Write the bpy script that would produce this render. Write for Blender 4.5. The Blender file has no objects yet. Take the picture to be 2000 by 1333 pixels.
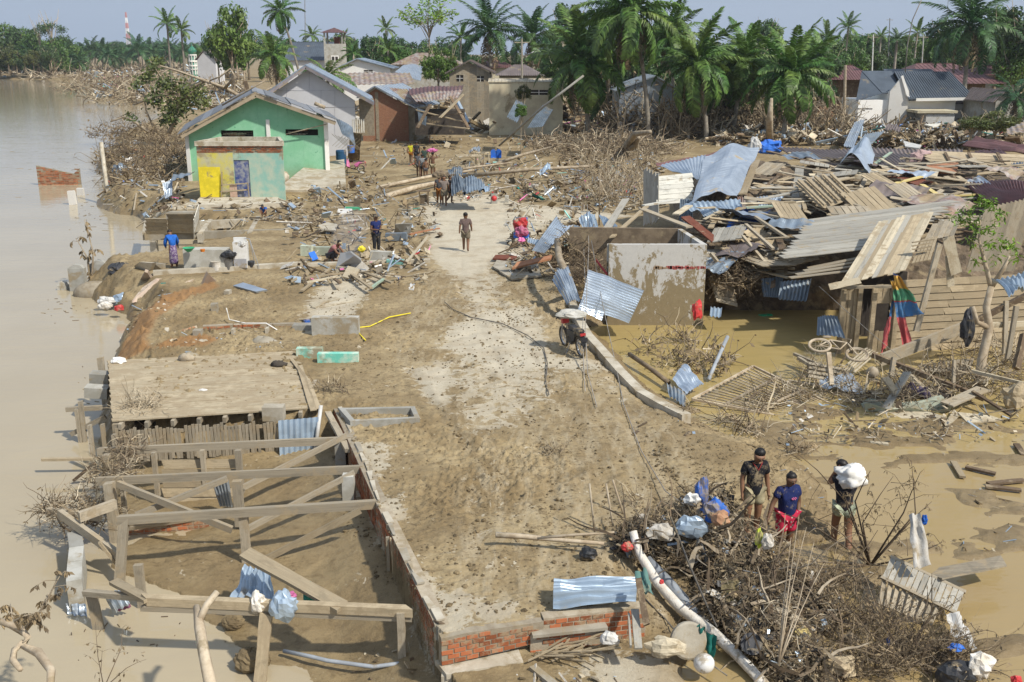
import bpy,math,random
import numpy as np
from mathutils import Vector,Matrix,Quaternion,noise as mnoise
S=bpy.context.scene
R=math.radians
# camera
CZ,TILT,F=8.5,R(15.9),2000.0
cam=bpy.data.objects.new('camera',bpy.data.cameras.new('camera'))
S.collection.objects.link(cam)
cam.location=(0,0,CZ)
cam.rotation_euler=(R(90)-TILT,0,0)
cam.data.sensor_width=36;cam.data.lens=36
cam.data.clip_start=0.1;cam.data.clip_end=8000
S.camera=cam
# sky, sun, exposure
SUN_EL,SUN_AZ=R(48),R(128)
w=bpy.data.worlds.new('World');S.world=w;w.use_nodes=True
wn,wl=w.node_tree.nodes,w.node_tree.links
bg=wn['Background']
sky=wn.new('ShaderNodeTexSky');sky.sky_type='NISHITA';sky.sun_disc=False
sky.sun_elevation=SUN_EL;sky.sun_rotation=SUN_AZ
sky.air_density=1.0;sky.dust_density=4.0;sky.ozone_density=1.0;sky.altitude=0
mx=wn.new('ShaderNodeMix');mx.data_type='RGBA';mx.inputs[0].default_value=0.8
mx.inputs[7].default_value=(4.9,6.0,7.8,1)
wl.new(sky.outputs[0],mx.inputs[6]);wl.new(mx.outputs[2],bg.inputs[0])
bg.inputs[1].default_value=0.096
sun=bpy.data.objects.new('sun',bpy.data.lights.new('sun','SUN'))
S.collection.objects.link(sun)
sun.data.energy=4.7;sun.data.angle=R(1.8);sun.data.color=(1,0.95,0.86)
sdir=Vector((math.sin(SUN_AZ)*math.cos(SUN_EL),math.cos(SUN_AZ)*math.cos(SUN_EL),math.sin(SUN_EL)))
sun.rotation_euler=sdir.to_track_quat('Z','Y').to_euler()
S.view_settings.view_transform='Standard';S.view_settings.look='None'
S.view_settings.exposure=0.03;S.view_settings.gamma=1.0
S.view_settings.use_curve_mapping=False
S.render.engine='CYCLES'
S.cycles.max_bounces=6;S.cycles.diffuse_bounces=3;S.cycles.glossy_bounces=3
S.cycles.transparent_max_bounces=8
try:
 S.cycles.use_denoising=True
except Exception:
 pass
# places: a photo point to a place in the world
ct,st=math.cos(TILT),math.sin(TILT)
def ray(px,py):
 u=(px-1000)/F;v=-(py-666.5)/F
 return(u,ct+v*st,-st+v*ct)
def P(px,py,z=0.0):
 d=ray(px,py);s=(z-CZ)/d[2]
 return Vector((d[0]*s,d[1]*s,z))
def Q(px,py,Y):
 d=ray(px,py);s=Y/d[1]
 return Vector((d[0]*s,Y,CZ+d[2]*s))
def ppm(Y,z=0):
 return F/(Y*ct+(CZ-z)*st)
rnd=random.Random(7)
def U(a,b):return rnd.uniform(a,b)
RIVER,POND=-1.3,-0.7
# mesh collecting and linking
def tagobj(o,label=None,cat=None,group=None,kind=None):
 if label:o['label']=label
 if cat:o['category']=cat
 if group:o['group']=group
 if cat and not kind:kind='thing'
 if kind:o['kind']=kind
 return o
def link(name,data,parent=None,**k):
 o=bpy.data.objects.new(name,data);S.collection.objects.link(o)
 if parent is not None:o.parent=parent
 return tagobj(o,**k)
def empty(name,loc=(0,0,0),rz=0,parent=None,**k):
 o=link(name,None,parent,**k);o.location=loc;o.rotation_euler=(0,0,rz)
 o.empty_display_size=0.2
 return o
class MB:
 def __init__(s):s.v=[];s.f=[];s.m=[];s.mi=0
 def add(s,vs,fs):
  n=len(s.v);s.v.extend(tuple(p)for p in vs)
  for f in fs:s.f.append(tuple(i+n for i in f));s.m.append(s.mi)
 def box(s,c,size,M=None):
  x,y,z=size[0]/2,size[1]/2,size[2]/2
  vs=[Vector(p)for p in((-x,-y,-z),(x,-y,-z),(x,y,-z),(-x,y,-z),(-x,-y,z),(x,-y,z),(x,y,z),(-x,y,z))]
  if M is not None:vs=[M@p for p in vs]
  c=Vector(c)
  s.add([p+c for p in vs],[(0,3,2,1),(4,5,6,7),(0,1,5,4),(1,2,6,5),(2,3,7,6),(3,0,4,7)])
 def bar(s,a,b,w,h,up=(0,0,1)):
  a,b=Vector(a),Vector(b);d=(b-a);L=d.length
  if L<1e-6:return
  s.box((a+b)/2,(L,w,h),frame3(d,up))
 def hexa(s,p):
  s.add(p,[(0,3,2,1),(4,5,6,7),(0,1,5,4),(1,2,6,5),(2,3,7,6),(3,0,4,7)])
 def prism(s,poly,z0,z1):
  n=len(poly)
  vs=[(p[0],p[1],z0)for p in poly]+[(p[0],p[1],z1)for p in poly]
  s.add(vs,[tuple(range(n))[::-1],tuple(range(n,2*n))]+[(i,(i+1)%n,n+(i+1)%n,n+i)for i in range(n)])
 def extr(s,poly,off):
  n=len(poly);off=Vector(off)
  vs=[Vector(p)for p in poly]+[Vector(p)+off for p in poly]
  s.add(vs,[tuple(range(n))[::-1],tuple(range(n,2*n))]+[(i,(i+1)%n,n+(i+1)%n,n+i)for i in range(n)])
 def tube(s,pts,rad,n=6,caps=True):
  pts=[Vector(p)for p in pts]
  if not hasattr(rad,'__len__'):rad=[rad]*len(pts)
  vs=[];fs=[];up=Vector((0,0,1));prev=None
  for i,p in enumerate(pts):
   d=(pts[min(i+1,len(pts)-1)]-pts[max(i-1,0)])
   if d.length<1e-7:d=Vector((0,0,1))
   d.normalize()
   if prev is None:
    a=d.cross(up if abs(d.z)<0.9 else Vector((1,0,0))).normalized()
   else:
    a=prev-d*prev.dot(d)
    a=a.normalized()if a.length>1e-5 else d.orthogonal().normalized()
   prev=a;b=d.cross(a)
   for k in range(n):
    t=2*math.pi*k/n
    vs.append(p+(a*math.cos(t)+b*math.sin(t))*rad[i])
  for i in range(len(pts)-1):
   for k in range(n):
    fs.append((i*n+k,i*n+(k+1)%n,(i+1)*n+(k+1)%n,(i+1)*n+k))
  if caps:
   fs.append(tuple(range(n))[::-1]);e=(len(pts)-1)*n;fs.append(tuple(range(e,e+n)))
  s.add(vs,fs)
 def ball(s,c,r,nu=10,nv=7,M=None,jit=0.0,sd=0):
  if not hasattr(r,'__len__'):r=(r,r,r)
  vs=[];fs=[];c=Vector(c)
  rr=random.Random(sd)
  for j in range(nv+1):
   th=math.pi*j/nv
   for i in range(nu):
    ph=2*math.pi*i/nu
    k=1+rr.uniform(-jit,jit)
    p=Vector((r[0]*math.sin(th)*math.cos(ph)*k,r[1]*math.sin(th)*math.sin(ph)*k,r[2]*math.cos(th)*k))
    if M is not None:p=M@p
    vs.append(c+p)
  for j in range(nv):
   for i in range(nu):
    fs.append((j*nu+i,(j+1)*nu+i,(j+1)*nu+(i+1)%nu,j*nu+(i+1)%nu))
  s.add(vs,fs)
 def lathe(s,c,prof,n=14,M=None):
  vs=[];fs=[];c=Vector(c)
  for r,z in prof:
   for i in range(n):
    t=2*math.pi*i/n;p=Vector((r*math.cos(t),r*math.sin(t),z))
    if M is not None:p=M@p
    vs.append(c+p)
  for j in range(len(prof)-1):
   for i in range(n):
    fs.append((j*n+i,j*n+(i+1)%n,(j+1)*n+(i+1)%n,(j+1)*n+i))
  fs.append(tuple(range(n))[::-1]);e=(len(prof)-1)*n;fs.append(tuple(range(e,e+n)))
  s.add(vs,fs)
 def data(s,name,mats,smooth=False):
  me=bpy.data.meshes.new(name);me.from_pydata(s.v,[],s.f)
  if not isinstance(mats,(list,tuple)):mats=[mats]
  for m in mats:me.materials.append(m)
  if any(s.m):me.polygons.foreach_set('material_index',s.m)
  if smooth:me.polygons.foreach_set('use_smooth',[True]*len(me.polygons))
  me.update();return me
 def build(s,name,mats,parent=None,smooth=False,origin=None,**k):
  if origin is not None:
   o=Vector(origin);s.v=[tuple(Vector(p)-o)for p in s.v]
  ob=link(name,s.data(name,mats,smooth),parent,**k)
  if origin is not None:ob.location=o
  return ob
def frame3(d,up=(0,0,1)):
 x=Vector(d).normalized();up=Vector(up)
 if abs(x.dot(up.normalized()))>0.98:up=Vector((0,1,0))if abs(x.y)<0.9 else Vector((1,0,0))
 y=up.cross(x).normalized();z=x.cross(y)
 return Matrix((x,y,z)).transposed()
def copy_tree(o,parent=None):
 c=o.copy();S.collection.objects.link(c);c.parent=parent
 for ch in list(o.children):copy_tree(ch,c)
 return c
# noise in numpy
def _h(ix,iy,s):
 n=(ix.astype(np.int64)*374761393+iy.astype(np.int64)*668265263+s*1442695041)&0x7fffffff
 n=((n^(n>>13))*1274126177)&0x7fffffff
 return((n^(n>>16))&0xffff)/65535.0
def vnoise(x,y,s=0):
 ix,iy=np.floor(x),np.floor(y);fx,fy=x-ix,y-iy
 fx=fx*fx*(3-2*fx);fy=fy*fy*(3-2*fy)
 a,b=_h(ix,iy,s),_h(ix+1,iy,s);c,d=_h(ix,iy+1,s),_h(ix+1,iy+1,s)
 return(a+(b-a)*fx)*(1-fy)+(c+(d-c)*fx)*fy
def fbm(x,y,o=4,s=0,gain=0.5):
 t=0;a=1;n=0
 for i in range(o):
  t=t+a*vnoise(x*2**i+17.3*i,y*2**i-9.1*i,s+i);n+=a;a*=gain
 return t/n
def sdist(X,Y,poly):
 px=np.array([p[0]for p in poly]);py=np.array([p[1]for p in poly])
 d=np.full(X.shape,1e18);ins=np.zeros(X.shape,bool);n=len(poly)
 for i in range(n):
  ax,ay,bx,by=px[i],py[i],px[(i+1)%n],py[(i+1)%n]
  ex,ey=bx-ax,by-ay;L=ex*ex+ey*ey+1e-12
  t=np.clip(((X-ax)*ex+(Y-ay)*ey)/L,0,1)
  d=np.minimum(d,(X-ax-t*ex)**2+(Y-ay-t*ey)**2)
  if abs(ey)>1e-12:
   c=((ay>Y)!=(by>Y))&(X<ex*(Y-ay)/ey+ax);ins^=c
 d=np.sqrt(d);return np.where(ins,d,-d)
def sst(a,b,x):
 t=np.clip((x-a)/(b-a),0,1);return t*t*(3-2*t)
# materials
class NT:
 def __init__(s,name):
  s.m=bpy.data.materials.new(name);s.m.use_nodes=True
  s.n=s.m.node_tree.nodes;s.l=s.m.node_tree.links;s.b=s.n['Principled BSDF']
  s._c=None
 def new(s,t,**k):
  x=s.n.new('ShaderNode'+t)
  for a,b in k.items():setattr(x,a,b)
  return x
 def set(s,inp,v):
  if hasattr(v,'is_output')or hasattr(v,'links'):s.l.new(v,inp)
  else:inp.default_value=v
 def noise(s,vec,scale,detail=4,rough=0.6,dist=0.0):
  x=s.new('TexNoise');x.inputs['Scale'].default_value=scale;x.inputs['Detail'].default_value=detail
  x.inputs['Roughness'].default_value=rough;x.inputs['Distortion'].default_value=dist
  if vec is not None:s.l.new(vec,x.inputs['Vector'])
  return x.outputs['Fac']
 def ramp(s,fac,a,b,va=0.0,vb=1.0):
  x=s.new('MapRange',interpolation_type='SMOOTHSTEP');s.set(x.inputs[0],fac)
  for i,v in((1,a),(2,b),(3,va),(4,vb)):s.set(x.inputs[i],v)
  return x.outputs[0]
 def mix(s,fac,a,b,blend='MIX'):
  x=s.new('Mix',data_type='RGBA',blend_type=blend)
  s.set(x.inputs[0],fac)
  for i,c in((6,a),(7,b)):
   if isinstance(c,tuple):x.inputs[i].default_value=(*c[:3],1)
   else:s.l.new(c,x.inputs[i])
  return x.outputs[2]
 def math(s,op,a,b=0.0):
  x=s.new('Math',operation=op);s.set(x.inputs[0],a);s.set(x.inputs[1],b);return x.outputs[0]
 def coord(s,out='Object',scale=(1,1,1),rndoff=True):
  t=s.new('TexCoord');mp=s.new('Mapping');s.l.new(t.outputs[out],mp.inputs[0])
  mp.inputs['Scale'].default_value=scale
  if rndoff:
   oi=s.new('ObjectInfo');v=s.new('VectorMath',operation='SCALE')
   v.inputs[0].default_value=(37,23,51);s.l.new(oi.outputs['Random'],v.inputs[3]);s.l.new(v.outputs[0],mp.inputs['Location'])
  return mp.outputs[0]
 def wpos(s):
  return s.new('NewGeometry').outputs['Position']
 def bump(s,h,strength=0.4,dist=0.02):
  x=s.new('Bump');x.inputs['Strength'].default_value=strength;x.inputs['Distance'].default_value=dist
  s.l.new(h,x.inputs['Height']);s.l.new(x.outputs[0],s.b.inputs['Normal'])
 def fin(s,col,rough=0.8,metal=0.0,spec=None):
  s.set(s.b.inputs['Base Color'],col if not isinstance(col,tuple)else(*col[:3],1))
  s.set(s.b.inputs['Roughness'],rough);s.set(s.b.inputs['Metallic'],metal)
  if spec is not None:s.b.inputs['Specular IOR Level'].default_value=spec
  return s.m
MUDC=(0.27,0.212,0.128)
def weather(name,c1,c2=None,scale=3.0,mud=0.35,rough=0.8,metal=0.0,bump=0.3,bd=0.01,vary=0.25,space='world',stretch=(1,1,1),island=False,mudc=MUDC,spec=0.3):
 t=NT(name)
 if space=='world':vec=t.wpos()
 else:vec=t.coord('Object',stretch)
 if space=='world' and stretch!=(1,1,1):
  mp=t.new('Mapping');mp.inputs['Scale'].default_value=stretch;t.l.new(vec,mp.inputs[0]);vec=mp.outputs[0]
 c2=c2 or tuple(min(1,x*0.7)for x in c1)
 n1=t.noise(vec,scale,5,0.65)
 col=t.mix(t.ramp(n1,0.35,0.65),c1,c2)
 rn=t.new('NewGeometry').outputs['Random Per Island']if island else t.new('ObjectInfo').outputs['Random']
 hv=t.new('HueSaturation');t.l.new(col,hv.inputs['Color'])
 t.set(hv.inputs['Value'],t.ramp(rn,0,1,1-vary,1+vary));col=hv.outputs[0]
 n3=t.noise(vec,scale*7,3,0.7)
 if mud>0:
  n2=t.noise(vec,scale*0.55,6,0.7,0.3)
  f=t.ramp(n2,0.62-mud*0.35,0.72-mud*0.3)
  col=t.mix(t.math('MULTIPLY',f,0.85),col,t.mix(n3,tuple(x*0.75 for x in mudc),tuple(x*1.35 for x in mudc)))
  if metal>0:
   metal=t.math('MULTIPLY',t.math('SUBTRACT',1.0,f),metal);rough=t.math('ADD',t.math('MULTIPLY',f,0.8-rough),rough)
 if bump>0:t.bump(n3,bump,bd)
 return t.fin(col,rough,metal,spec)
# ground, road, river bed as one continuous relief
shore_px=[(700,1420),(600,1345),(545,1305),(440,1245),(400,1190),(330,1155),(262,1125),(215,1108),(240,1065),(330,1045),(218,1010),(205,960),(208,850),(205,760),(214,716),(222,690),(262,640),(250,615),(225,605),(190,592),(165,572),(172,548),(235,545),(290,538),(345,528),(430,505),(425,470),(330,466),(286,462),(285,440),(275,425),(215,415),(193,408),(190,398),(212,370),(208,345),(188,335),(196,305),(232,292),(222,272),(260,252),(300,236),(335,216),(270,206),(176,197),(166,182),(215,171),(165,160),(130,156),(60,156),(0,155),(-300,156)]
river_w=[tuple(P(x,y,RIVER)[:2])for x,y in shore_px]
river_w+=[(-900,350),(-900,-60),(-2,-60),(-3,8)]
pond_px=[(1150,640),(1205,690),(1255,745),(1325,800),(1385,838),(1440,862),(1500,872),(1560,905),(1600,950),(1625,1000),(1655,1030),(1620,1055),(1560,1066),(1510,1080),(1470,1100),(1400,1150),(1350,1250),(1340,1420),(3400,1420),(3000,700),(2000,560),(1700,560),(1380,560),(1250,610)]
pond_w=[tuple(P(x,y,POND)[:2])for x,y in pond_px]
pit_w=[tuple(P(x,y,0)[:2])for x,y in[(655,800),(700,890),(735,985),(790,1105),(848,1222),(866,1240),(1100,1600)]]+[(-12,2),(-14,22)]+[tuple(P(x,y,0)[:2])for x,y in[(215,812)]]
low_w=[tuple(P(x,y,0)[:2])for x,y in[(866,1240),(1050,1205),(1240,1190),(1360,1170)]]+[(5,8),(-3.5,8)]
road_w=[tuple(P(x,y,0)[:2])for x,y in[(905,1238),(1330,1190),(1470,1100),(1440,1000),(1370,870),(1250,752),(1160,665),(1120,560),(1070,500),(1040,455),(1240,430),(1240,405),(1100,402),(1010,396),(960,378),(860,382),(822,388),(818,412),(838,440),(836,500),(800,540),(770,620),(760,700),(790,730),(860,820),(880,900),(880,1000),(860,1100)]]
conc_px=[[(825,384),(960,380),(1010,398),(1110,408),(1235,422),(1100,436),(1060,440),(1040,470),(1020,500),(970,505),(925,545),(880,535),(845,505),(838,450),(822,410)],[(880,640),(940,612),(1030,598),(1055,640),(1075,690),(1110,715),(1060,722),(1005,728),(1040,752),(980,745),(925,700),(860,680)],[(800,722),(850,715),(880,700),(890,740),(870,790),(850,780),(820,750)],[(1070,700),(1170,700),(1195,718),(1140,722),(1090,722)],[(822,1125),(860,1150),(900,1170),(960,1185),(1010,1195),(930,1212),(880,1232),(850,1205)],[(1140,1300),(1200,1285),(1290,1290),(1380,1310),(1480,1335),(1200,1345)],[(640,540),(760,535),(720,560),(690,610),(640,650),(600,650),(600,610)],[(700,870),(740,870),(760,910),(735,930)],[(735,960),(770,975),(780,1010),(750,1010)],[(590,395),(400,392),(300,400),(300,408),(450,410),(590,404)],[(845,490),(985,490),(1010,590),(1090,690),(1130,760),(1040,840),(900,860),(850,760),(860,690),(890,610)],[(1090,690),(1190,700),(1260,780),(1330,830),(1280,850),(1180,790)],[(860,860),(990,850),(1060,1000),(1010,1180),(880,1180),(830,1080)]]
conc_z=[0,0,0,0,0,-0.5,0,0,0,0,0,0,0]
orange_px=[(215,700),(262,632),(300,618),(370,596),(420,580),(430,590),(370,618),(310,655),(290,700),(300,720),(330,700),(400,690),(430,700),(400,715),(240,720)]
def ground_h(X,Y,detail=True):
 dr=-sdist(X,Y,river_w);dp=-sdist(X,Y,pond_w);dpit=sdist(X,Y,pit_w);dlow=sdist(X,Y,low_w)
 n1=fbm(X*0.35,Y*0.35,4,3)-0.5;n2=fbm(X*1.6,Y*1.6,4,11)-0.5
 dr=dr+n2*0.5;dp=dp+n2*0.4
 h=n1*0.16+n2*0.07
 dro=sdist(X,Y,road_w);h=h*(1-0.75*sst(-0.3,0.8,dro))
 h=h+sst(150,600,Y)*1.2+(fbm(X*.06,Y*.06,3,5)-.5)*1.6*sst(70,160,Y)
 wbank=1.3+sst(60,200,Y)*5
 hb=RIVER+(0-RIVER)*np.clip(dr/wbank,0,1)**0.7
 h=np.where(dr>0,np.minimum(h,hb+n2*0.15),np.maximum(RIVER+dr*0.5,-2.6))
 pl=RIVER+0.02+0.34*sst(0,3.2,dr)+n1*0.12+n2*0.05
 pl=pl+0.25*sst(1.2,0.1,dpit)
 h=np.where(dpit>0,np.minimum(h,pl),h)
 h=np.where((dlow>0)&(dpit<=0),np.minimum(h,-0.5+n2*0.06),h)
 pb=POND+(0-POND)*np.clip(dp/1.7,0,1)**0.8
 nm=sst(31,25,Y)*sst(2.0,4.0,X)
 inner=POND-0.12+np.clip(dp*0.25,-0.5,0)*(1-.9*nm)+(fbm(X*0.5+5,Y*0.9,4,21)-0.5)*0.95*sst(31,24,Y)*sst(2.0,5.0,X)+0.04*sst(31,22,Y)+n2*0.05
 h=np.where(dp>0,np.minimum(h,pb+n2*0.1),np.minimum(inner,POND+0.06+n2*.08))
 return h,dr,dp,dpit,dro
def mud_detail(X,Y,dro,conc):
 rough=sst(0.38,0.62,fbm(X*0.3+3,Y*0.3,3,31))
 a=fbm(X*7,Y*11,3,41);b=fbm(X*16,Y*26,2,51)
 cl=np.maximum(0,a-0.54)*0.26+np.maximum(0,b-0.5)*0.13
 far=sst(70,30,Y)
 return(cl*(0.3+rough))*(1-conc)*far
def make_ground():
 rows=[]
 py=1400.0
 ys=list(np.linspace(-40,8,14))
 z0=P(1000,1400,-1.0)[1]
 ys+=list(np.linspace(8.3,z0-0.05,6))
 p=1400.0
 while p>125:
  ys.append(float(P(1000,p,-0.5)[1]));p-=1.45
 y=ys[-1]
 while y<1700:y*=1.05;ys.append(y)
 us=list(-np.geomspace(0.57,1.15,10)[::-1])+list(np.linspace(-0.56,0.56,760))+list(np.geomspace(0.57,1.15,10))
 ys=np.array(ys);us=np.array(us)
 Y,Uu=np.meshgrid(ys,us,indexing='ij');X=Uu*np.maximum(Y,14.0)
 h,dr,dp,dpit,dro=ground_h(X,Y)
 conc=np.zeros_like(X)
 for ci,(pl,zz)in enumerate(zip(conc_px,conc_z)):
  d=sdist(X,Y,[tuple(P(a,b,zz)[:2])for a,b in pl])
  conc=np.maximum(conc,sst(-1.1,1.0,d)*(1 if ci<10 else(.52,.45,.36)[ci-10]))
 org=sst(-0.5,0.4,sdist(X,Y,[tuple(P(a,b,-0.6)[:2])for a,b in orange_px]))
 h=h+mud_detail(X,Y,dro,sst(.3,.7,conc))*(1-.85*(dpit>0))*sst(-0.1,0.4,np.minimum(dr,dp))
 for pl,wd,dp_ in(([(800,722),(850,792),(892,850),(950,910),(985,950)],.13,.09),([(905,500),(900,560),(940,640),(1010,760),(1075,900),(1090,1010)],.16,.05),([(955,500),(960,560),(1010,640),(1085,760),(1165,900),(1200,990)],.16,.05),([(1220,800),(1290,900),(1360,1000)],.2,.06),([(900,860),(930,960),(940,1080)],.15,.04)):
  dm=np.full(X.shape,1e9);w_=[P(*p)for p in pl]
  for a,b in zip(w_,w_[1:]):
   ex,ey=b.x-a.x,b.y-a.y;tt=np.clip(((X-a.x)*ex+(Y-a.y)*ey)/(ex*ex+ey*ey),0,1);dm=np.minimum(dm,np.hypot(X-a.x-tt*ex,Y-a.y-tt*ey))
  dm=dm+(fbm(X*1.5,Y*1.5,2,71)-.5)*.25;dp_=dp_*.45*(1-.7*conc);h=h-dp_*np.exp(-(dm/wd)**2)+dp_*.7*np.exp(-((dm-wd*2)/(wd*.7))**2);rutd=np.exp(-(dm/wd)**2)if pl[0][0]==800 else np.maximum(rutd,np.exp(-(dm/wd)**2))
 wet=np.clip(sst(0.45,0.0,np.minimum(dr+0.0,99))+sst(0.9,0.0,dp)+(dp<0)*1.0+(dpit>0)*0.55+rutd*.45,0,1)
 nr,nc=X.shape
 co=np.stack([X,Y,h],-1).reshape(-1,3).astype(np.float32)
 idx=np.arange(nr*nc).reshape(nr,nc)
 q=np.stack([idx[:-1,:-1],idx[:-1,1:],idx[1:,1:],idx[1:,:-1]],-1).reshape(-1,4)
 isroad=(dro[:-1,:-1]>0).reshape(-1)
 at={'conc':conc.reshape(-1),'wet':wet.reshape(-1),'org':org.reshape(-1),'rut':sst(-0.2,0.6,dro).reshape(-1)}
 for name,sel in(('mud_ground',~isroad),('road',isroad)):
  qq=q[sel];used,inv=np.unique(qq,return_inverse=True)
  me=bpy.data.meshes.new(name);n=len(used);m=len(qq)
  me.vertices.add(n);me.vertices.foreach_set('co',co[used].reshape(-1))
  me.loops.add(m*4);me.loops.foreach_set('vertex_index',inv.reshape(-1).astype(np.int32))
  me.polygons.add(m);me.polygons.foreach_set('loop_start',np.arange(0,m*4,4,dtype=np.int32))
  me.polygons.foreach_set('use_smooth',np.ones(m,bool))
  me.update(calc_edges=True)
  for k,v in at.items():
   a=me.attributes.new(k,'FLOAT','POINT');a.data.foreach_set('value',v[used].astype(np.float32))
  me.materials.append(mud_mat())
  link(name,me,kind='structure')
_mm=[]
def mud_mat():
 if _mm:return _mm[0]
 t=NT('flood_mud');pos=t.wpos()
 A={k:None for k in('conc','wet','org','rut')}
 for k in A:
  a=t.new('Attribute');a.attribute_name=k;A[k]=a.outputs['Fac']
 nb=t.noise(pos,0.45,5,0.6);ns=t.noise(pos,4.0,6,0.7,0.4);nf=t.noise(pos,26.0,5,0.75)
 col=t.mix(t.ramp(nb,0.35,0.68),(0.215,0.155,0.078),(0.36,0.278,0.155))
 col=t.mix(t.ramp(ns,0.45,0.7),col,(0.175,0.127,0.066))
 col=t.mix(t.math('MULTIPLY',t.ramp(nf,0.55,0.72),0.45),col,(0.37,0.30,0.19))
 st=t.new('Mapping');st.inputs['Scale'].default_value=(3.2,0.8,1);st.inputs['Rotation'].default_value=(0,0,-0.1);t.l.new(pos,st.inputs[0])
 sm=t.noise(st.outputs[0],1.0,7,0.75,0.6)
 col=t.mix(t.math('MULTIPLY',A['rut'],t.ramp(sm,0.44,0.64,0,0.65)),col,(0.41,0.34,0.225))
 col=t.mix(t.math('MULTIPLY',t.ramp(t.noise(pos,3.1,5,0.7,1.2),0.63,0.66),t.ramp(t.noise(pos,0.6,2,0.5),.5,.6)),col,(0.50,0.44,0.33))
 sp=t.new('Mapping');sp.inputs['Scale'].default_value=(1,2.0,1);t.l.new(pos,sp.inputs[0]);dark=t.noise(sp.outputs[0],8.0,5,0.75,0.5)
 zo=t.ramp(t.noise(pos,0.38,3,0.6),0.42,0.6);col=t.mix(t.math('MULTIPLY',t.ramp(dark,0.54,0.62),t.math('MULTIPLY',t.math('ADD',zo,0.12),0.6)),col,(0.068,0.048,0.026))
 cm=t.math('ADD',A['conc'],t.math('MULTIPLY',t.math('SUBTRACT',t.noise(pos,2.2,7,0.75,0.5),0.5),1.5))
 cf=t.math('MULTIPLY',t.math('ADD',t.ramp(cm,0.44,0.52,0,.8),t.ramp(cm,0.6,0.95,0,.4)),t.ramp(A['conc'],0.02,0.4))
 con=t.mix(t.noise(pos,5.0,6,0.75),(0.40,0.35,0.255),(0.56,0.50,0.385))
 con=t.mix(t.math('MULTIPLY',t.ramp(t.noise(pos,1.1,5,0.6),0.45,0.65),0.55),con,(0.34,0.275,0.185))
 con=t.mix(t.math('MULTIPLY',t.ramp(t.noise(pos,34.0,3,0.6),0.62,0.72),0.6),con,(0.19,0.14,0.09))
 col=t.mix(cf,col,con)
 col=t.mix(t.math('MULTIPLY',t.ramp(t.math('ADD',A['org'],t.math('MULTIPLY',ns,0.4)),0.6,1.0),0.7),col,t.mix(ns,(0.36,0.17,0.055),(0.22,0.12,0.05)))
 w=t.ramp(t.math('ADD',A['wet'],t.math('MULTIPLY',t.math('SUBTRACT',nb,0.5),0.9)),0.25,0.8)
 col=t.mix(t.math('MULTIPLY',w,0.5),col,(0.195,0.138,0.066))
 pud=t.math('MULTIPLY',t.ramp(t.noise(pos,0.8,4,0.55,0.3),0.60,0.66),0.0)
 rough=t.math('SUBTRACT',0.85,t.math('MULTIPLY',w,0.55))
 h=t.math('ADD',t.math('MULTIPLY',ns,0.6),t.math('MULTIPLY',nf,0.5))
 t.bump(h,0.8,0.05)
 m=t.fin(col,rough,0.0,0.3);_mm.append(m);return m
make_ground()
def gh(x,y):
 h=ground_h(np.array([float(x)]),np.array([float(y)]))[0]
 return float(h[0])
def G(px,py,z=0.0):
 p=P(px,py,z)
 for _ in range(3):
  p=P(px,py,gh(p.x,p.y))
 return p
def water(name,z,x0,x1,y0,y1,c1,c2,holes=None,rs=1.0,murk=0.05):
 mb=MB();mb.add([(x0,y0,z),(x1,y0,z),(x1,y1,z),(x0,y1,z)],[(0,1,2,3)])
 t=NT(name);pos=t.wpos()
 mp=t.new('Mapping');mp.inputs['Scale'].default_value=(0.55,1.6,1);mp.inputs['Rotation'].default_value=(0,0,0.15);t.l.new(pos,mp.inputs[0])
 n=t.noise(pos,0.12,4,0.6);col=t.mix(t.ramp(n,0.35,0.65),c1,c2)
 if name[0]=='p':sx=t.new('SeparateXYZ');t.l.new(pos,sx.inputs[0]);col=t.mix(t.ramp(sx.outputs[1],20,27),(0.32,0.235,0.11),col)
 a=t.noise(mp.outputs[0],2.6*rs,3,0.55);b=t.noise(mp.outputs[0],0.5*rs,3,0.5,0.8)
 t.bump(t.math('ADD',t.math('MULTIPLY',a,0.35),b),0.16,0.13)
 t.b.inputs['IOR'].default_value=1.33
 m=t.fin(col,murk,0,0.5)
 return mb.build(name,m,kind='structure')
water('river_water',RIVER,-1500,-2.2,-40,520,(0.40,0.335,0.225),(0.36,0.30,0.20))
water('pond_water',POND,1.2,60,6,46,(0.34,0.255,0.10),(0.38,0.29,0.13),rs=1.3,murk=0.03)
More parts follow.
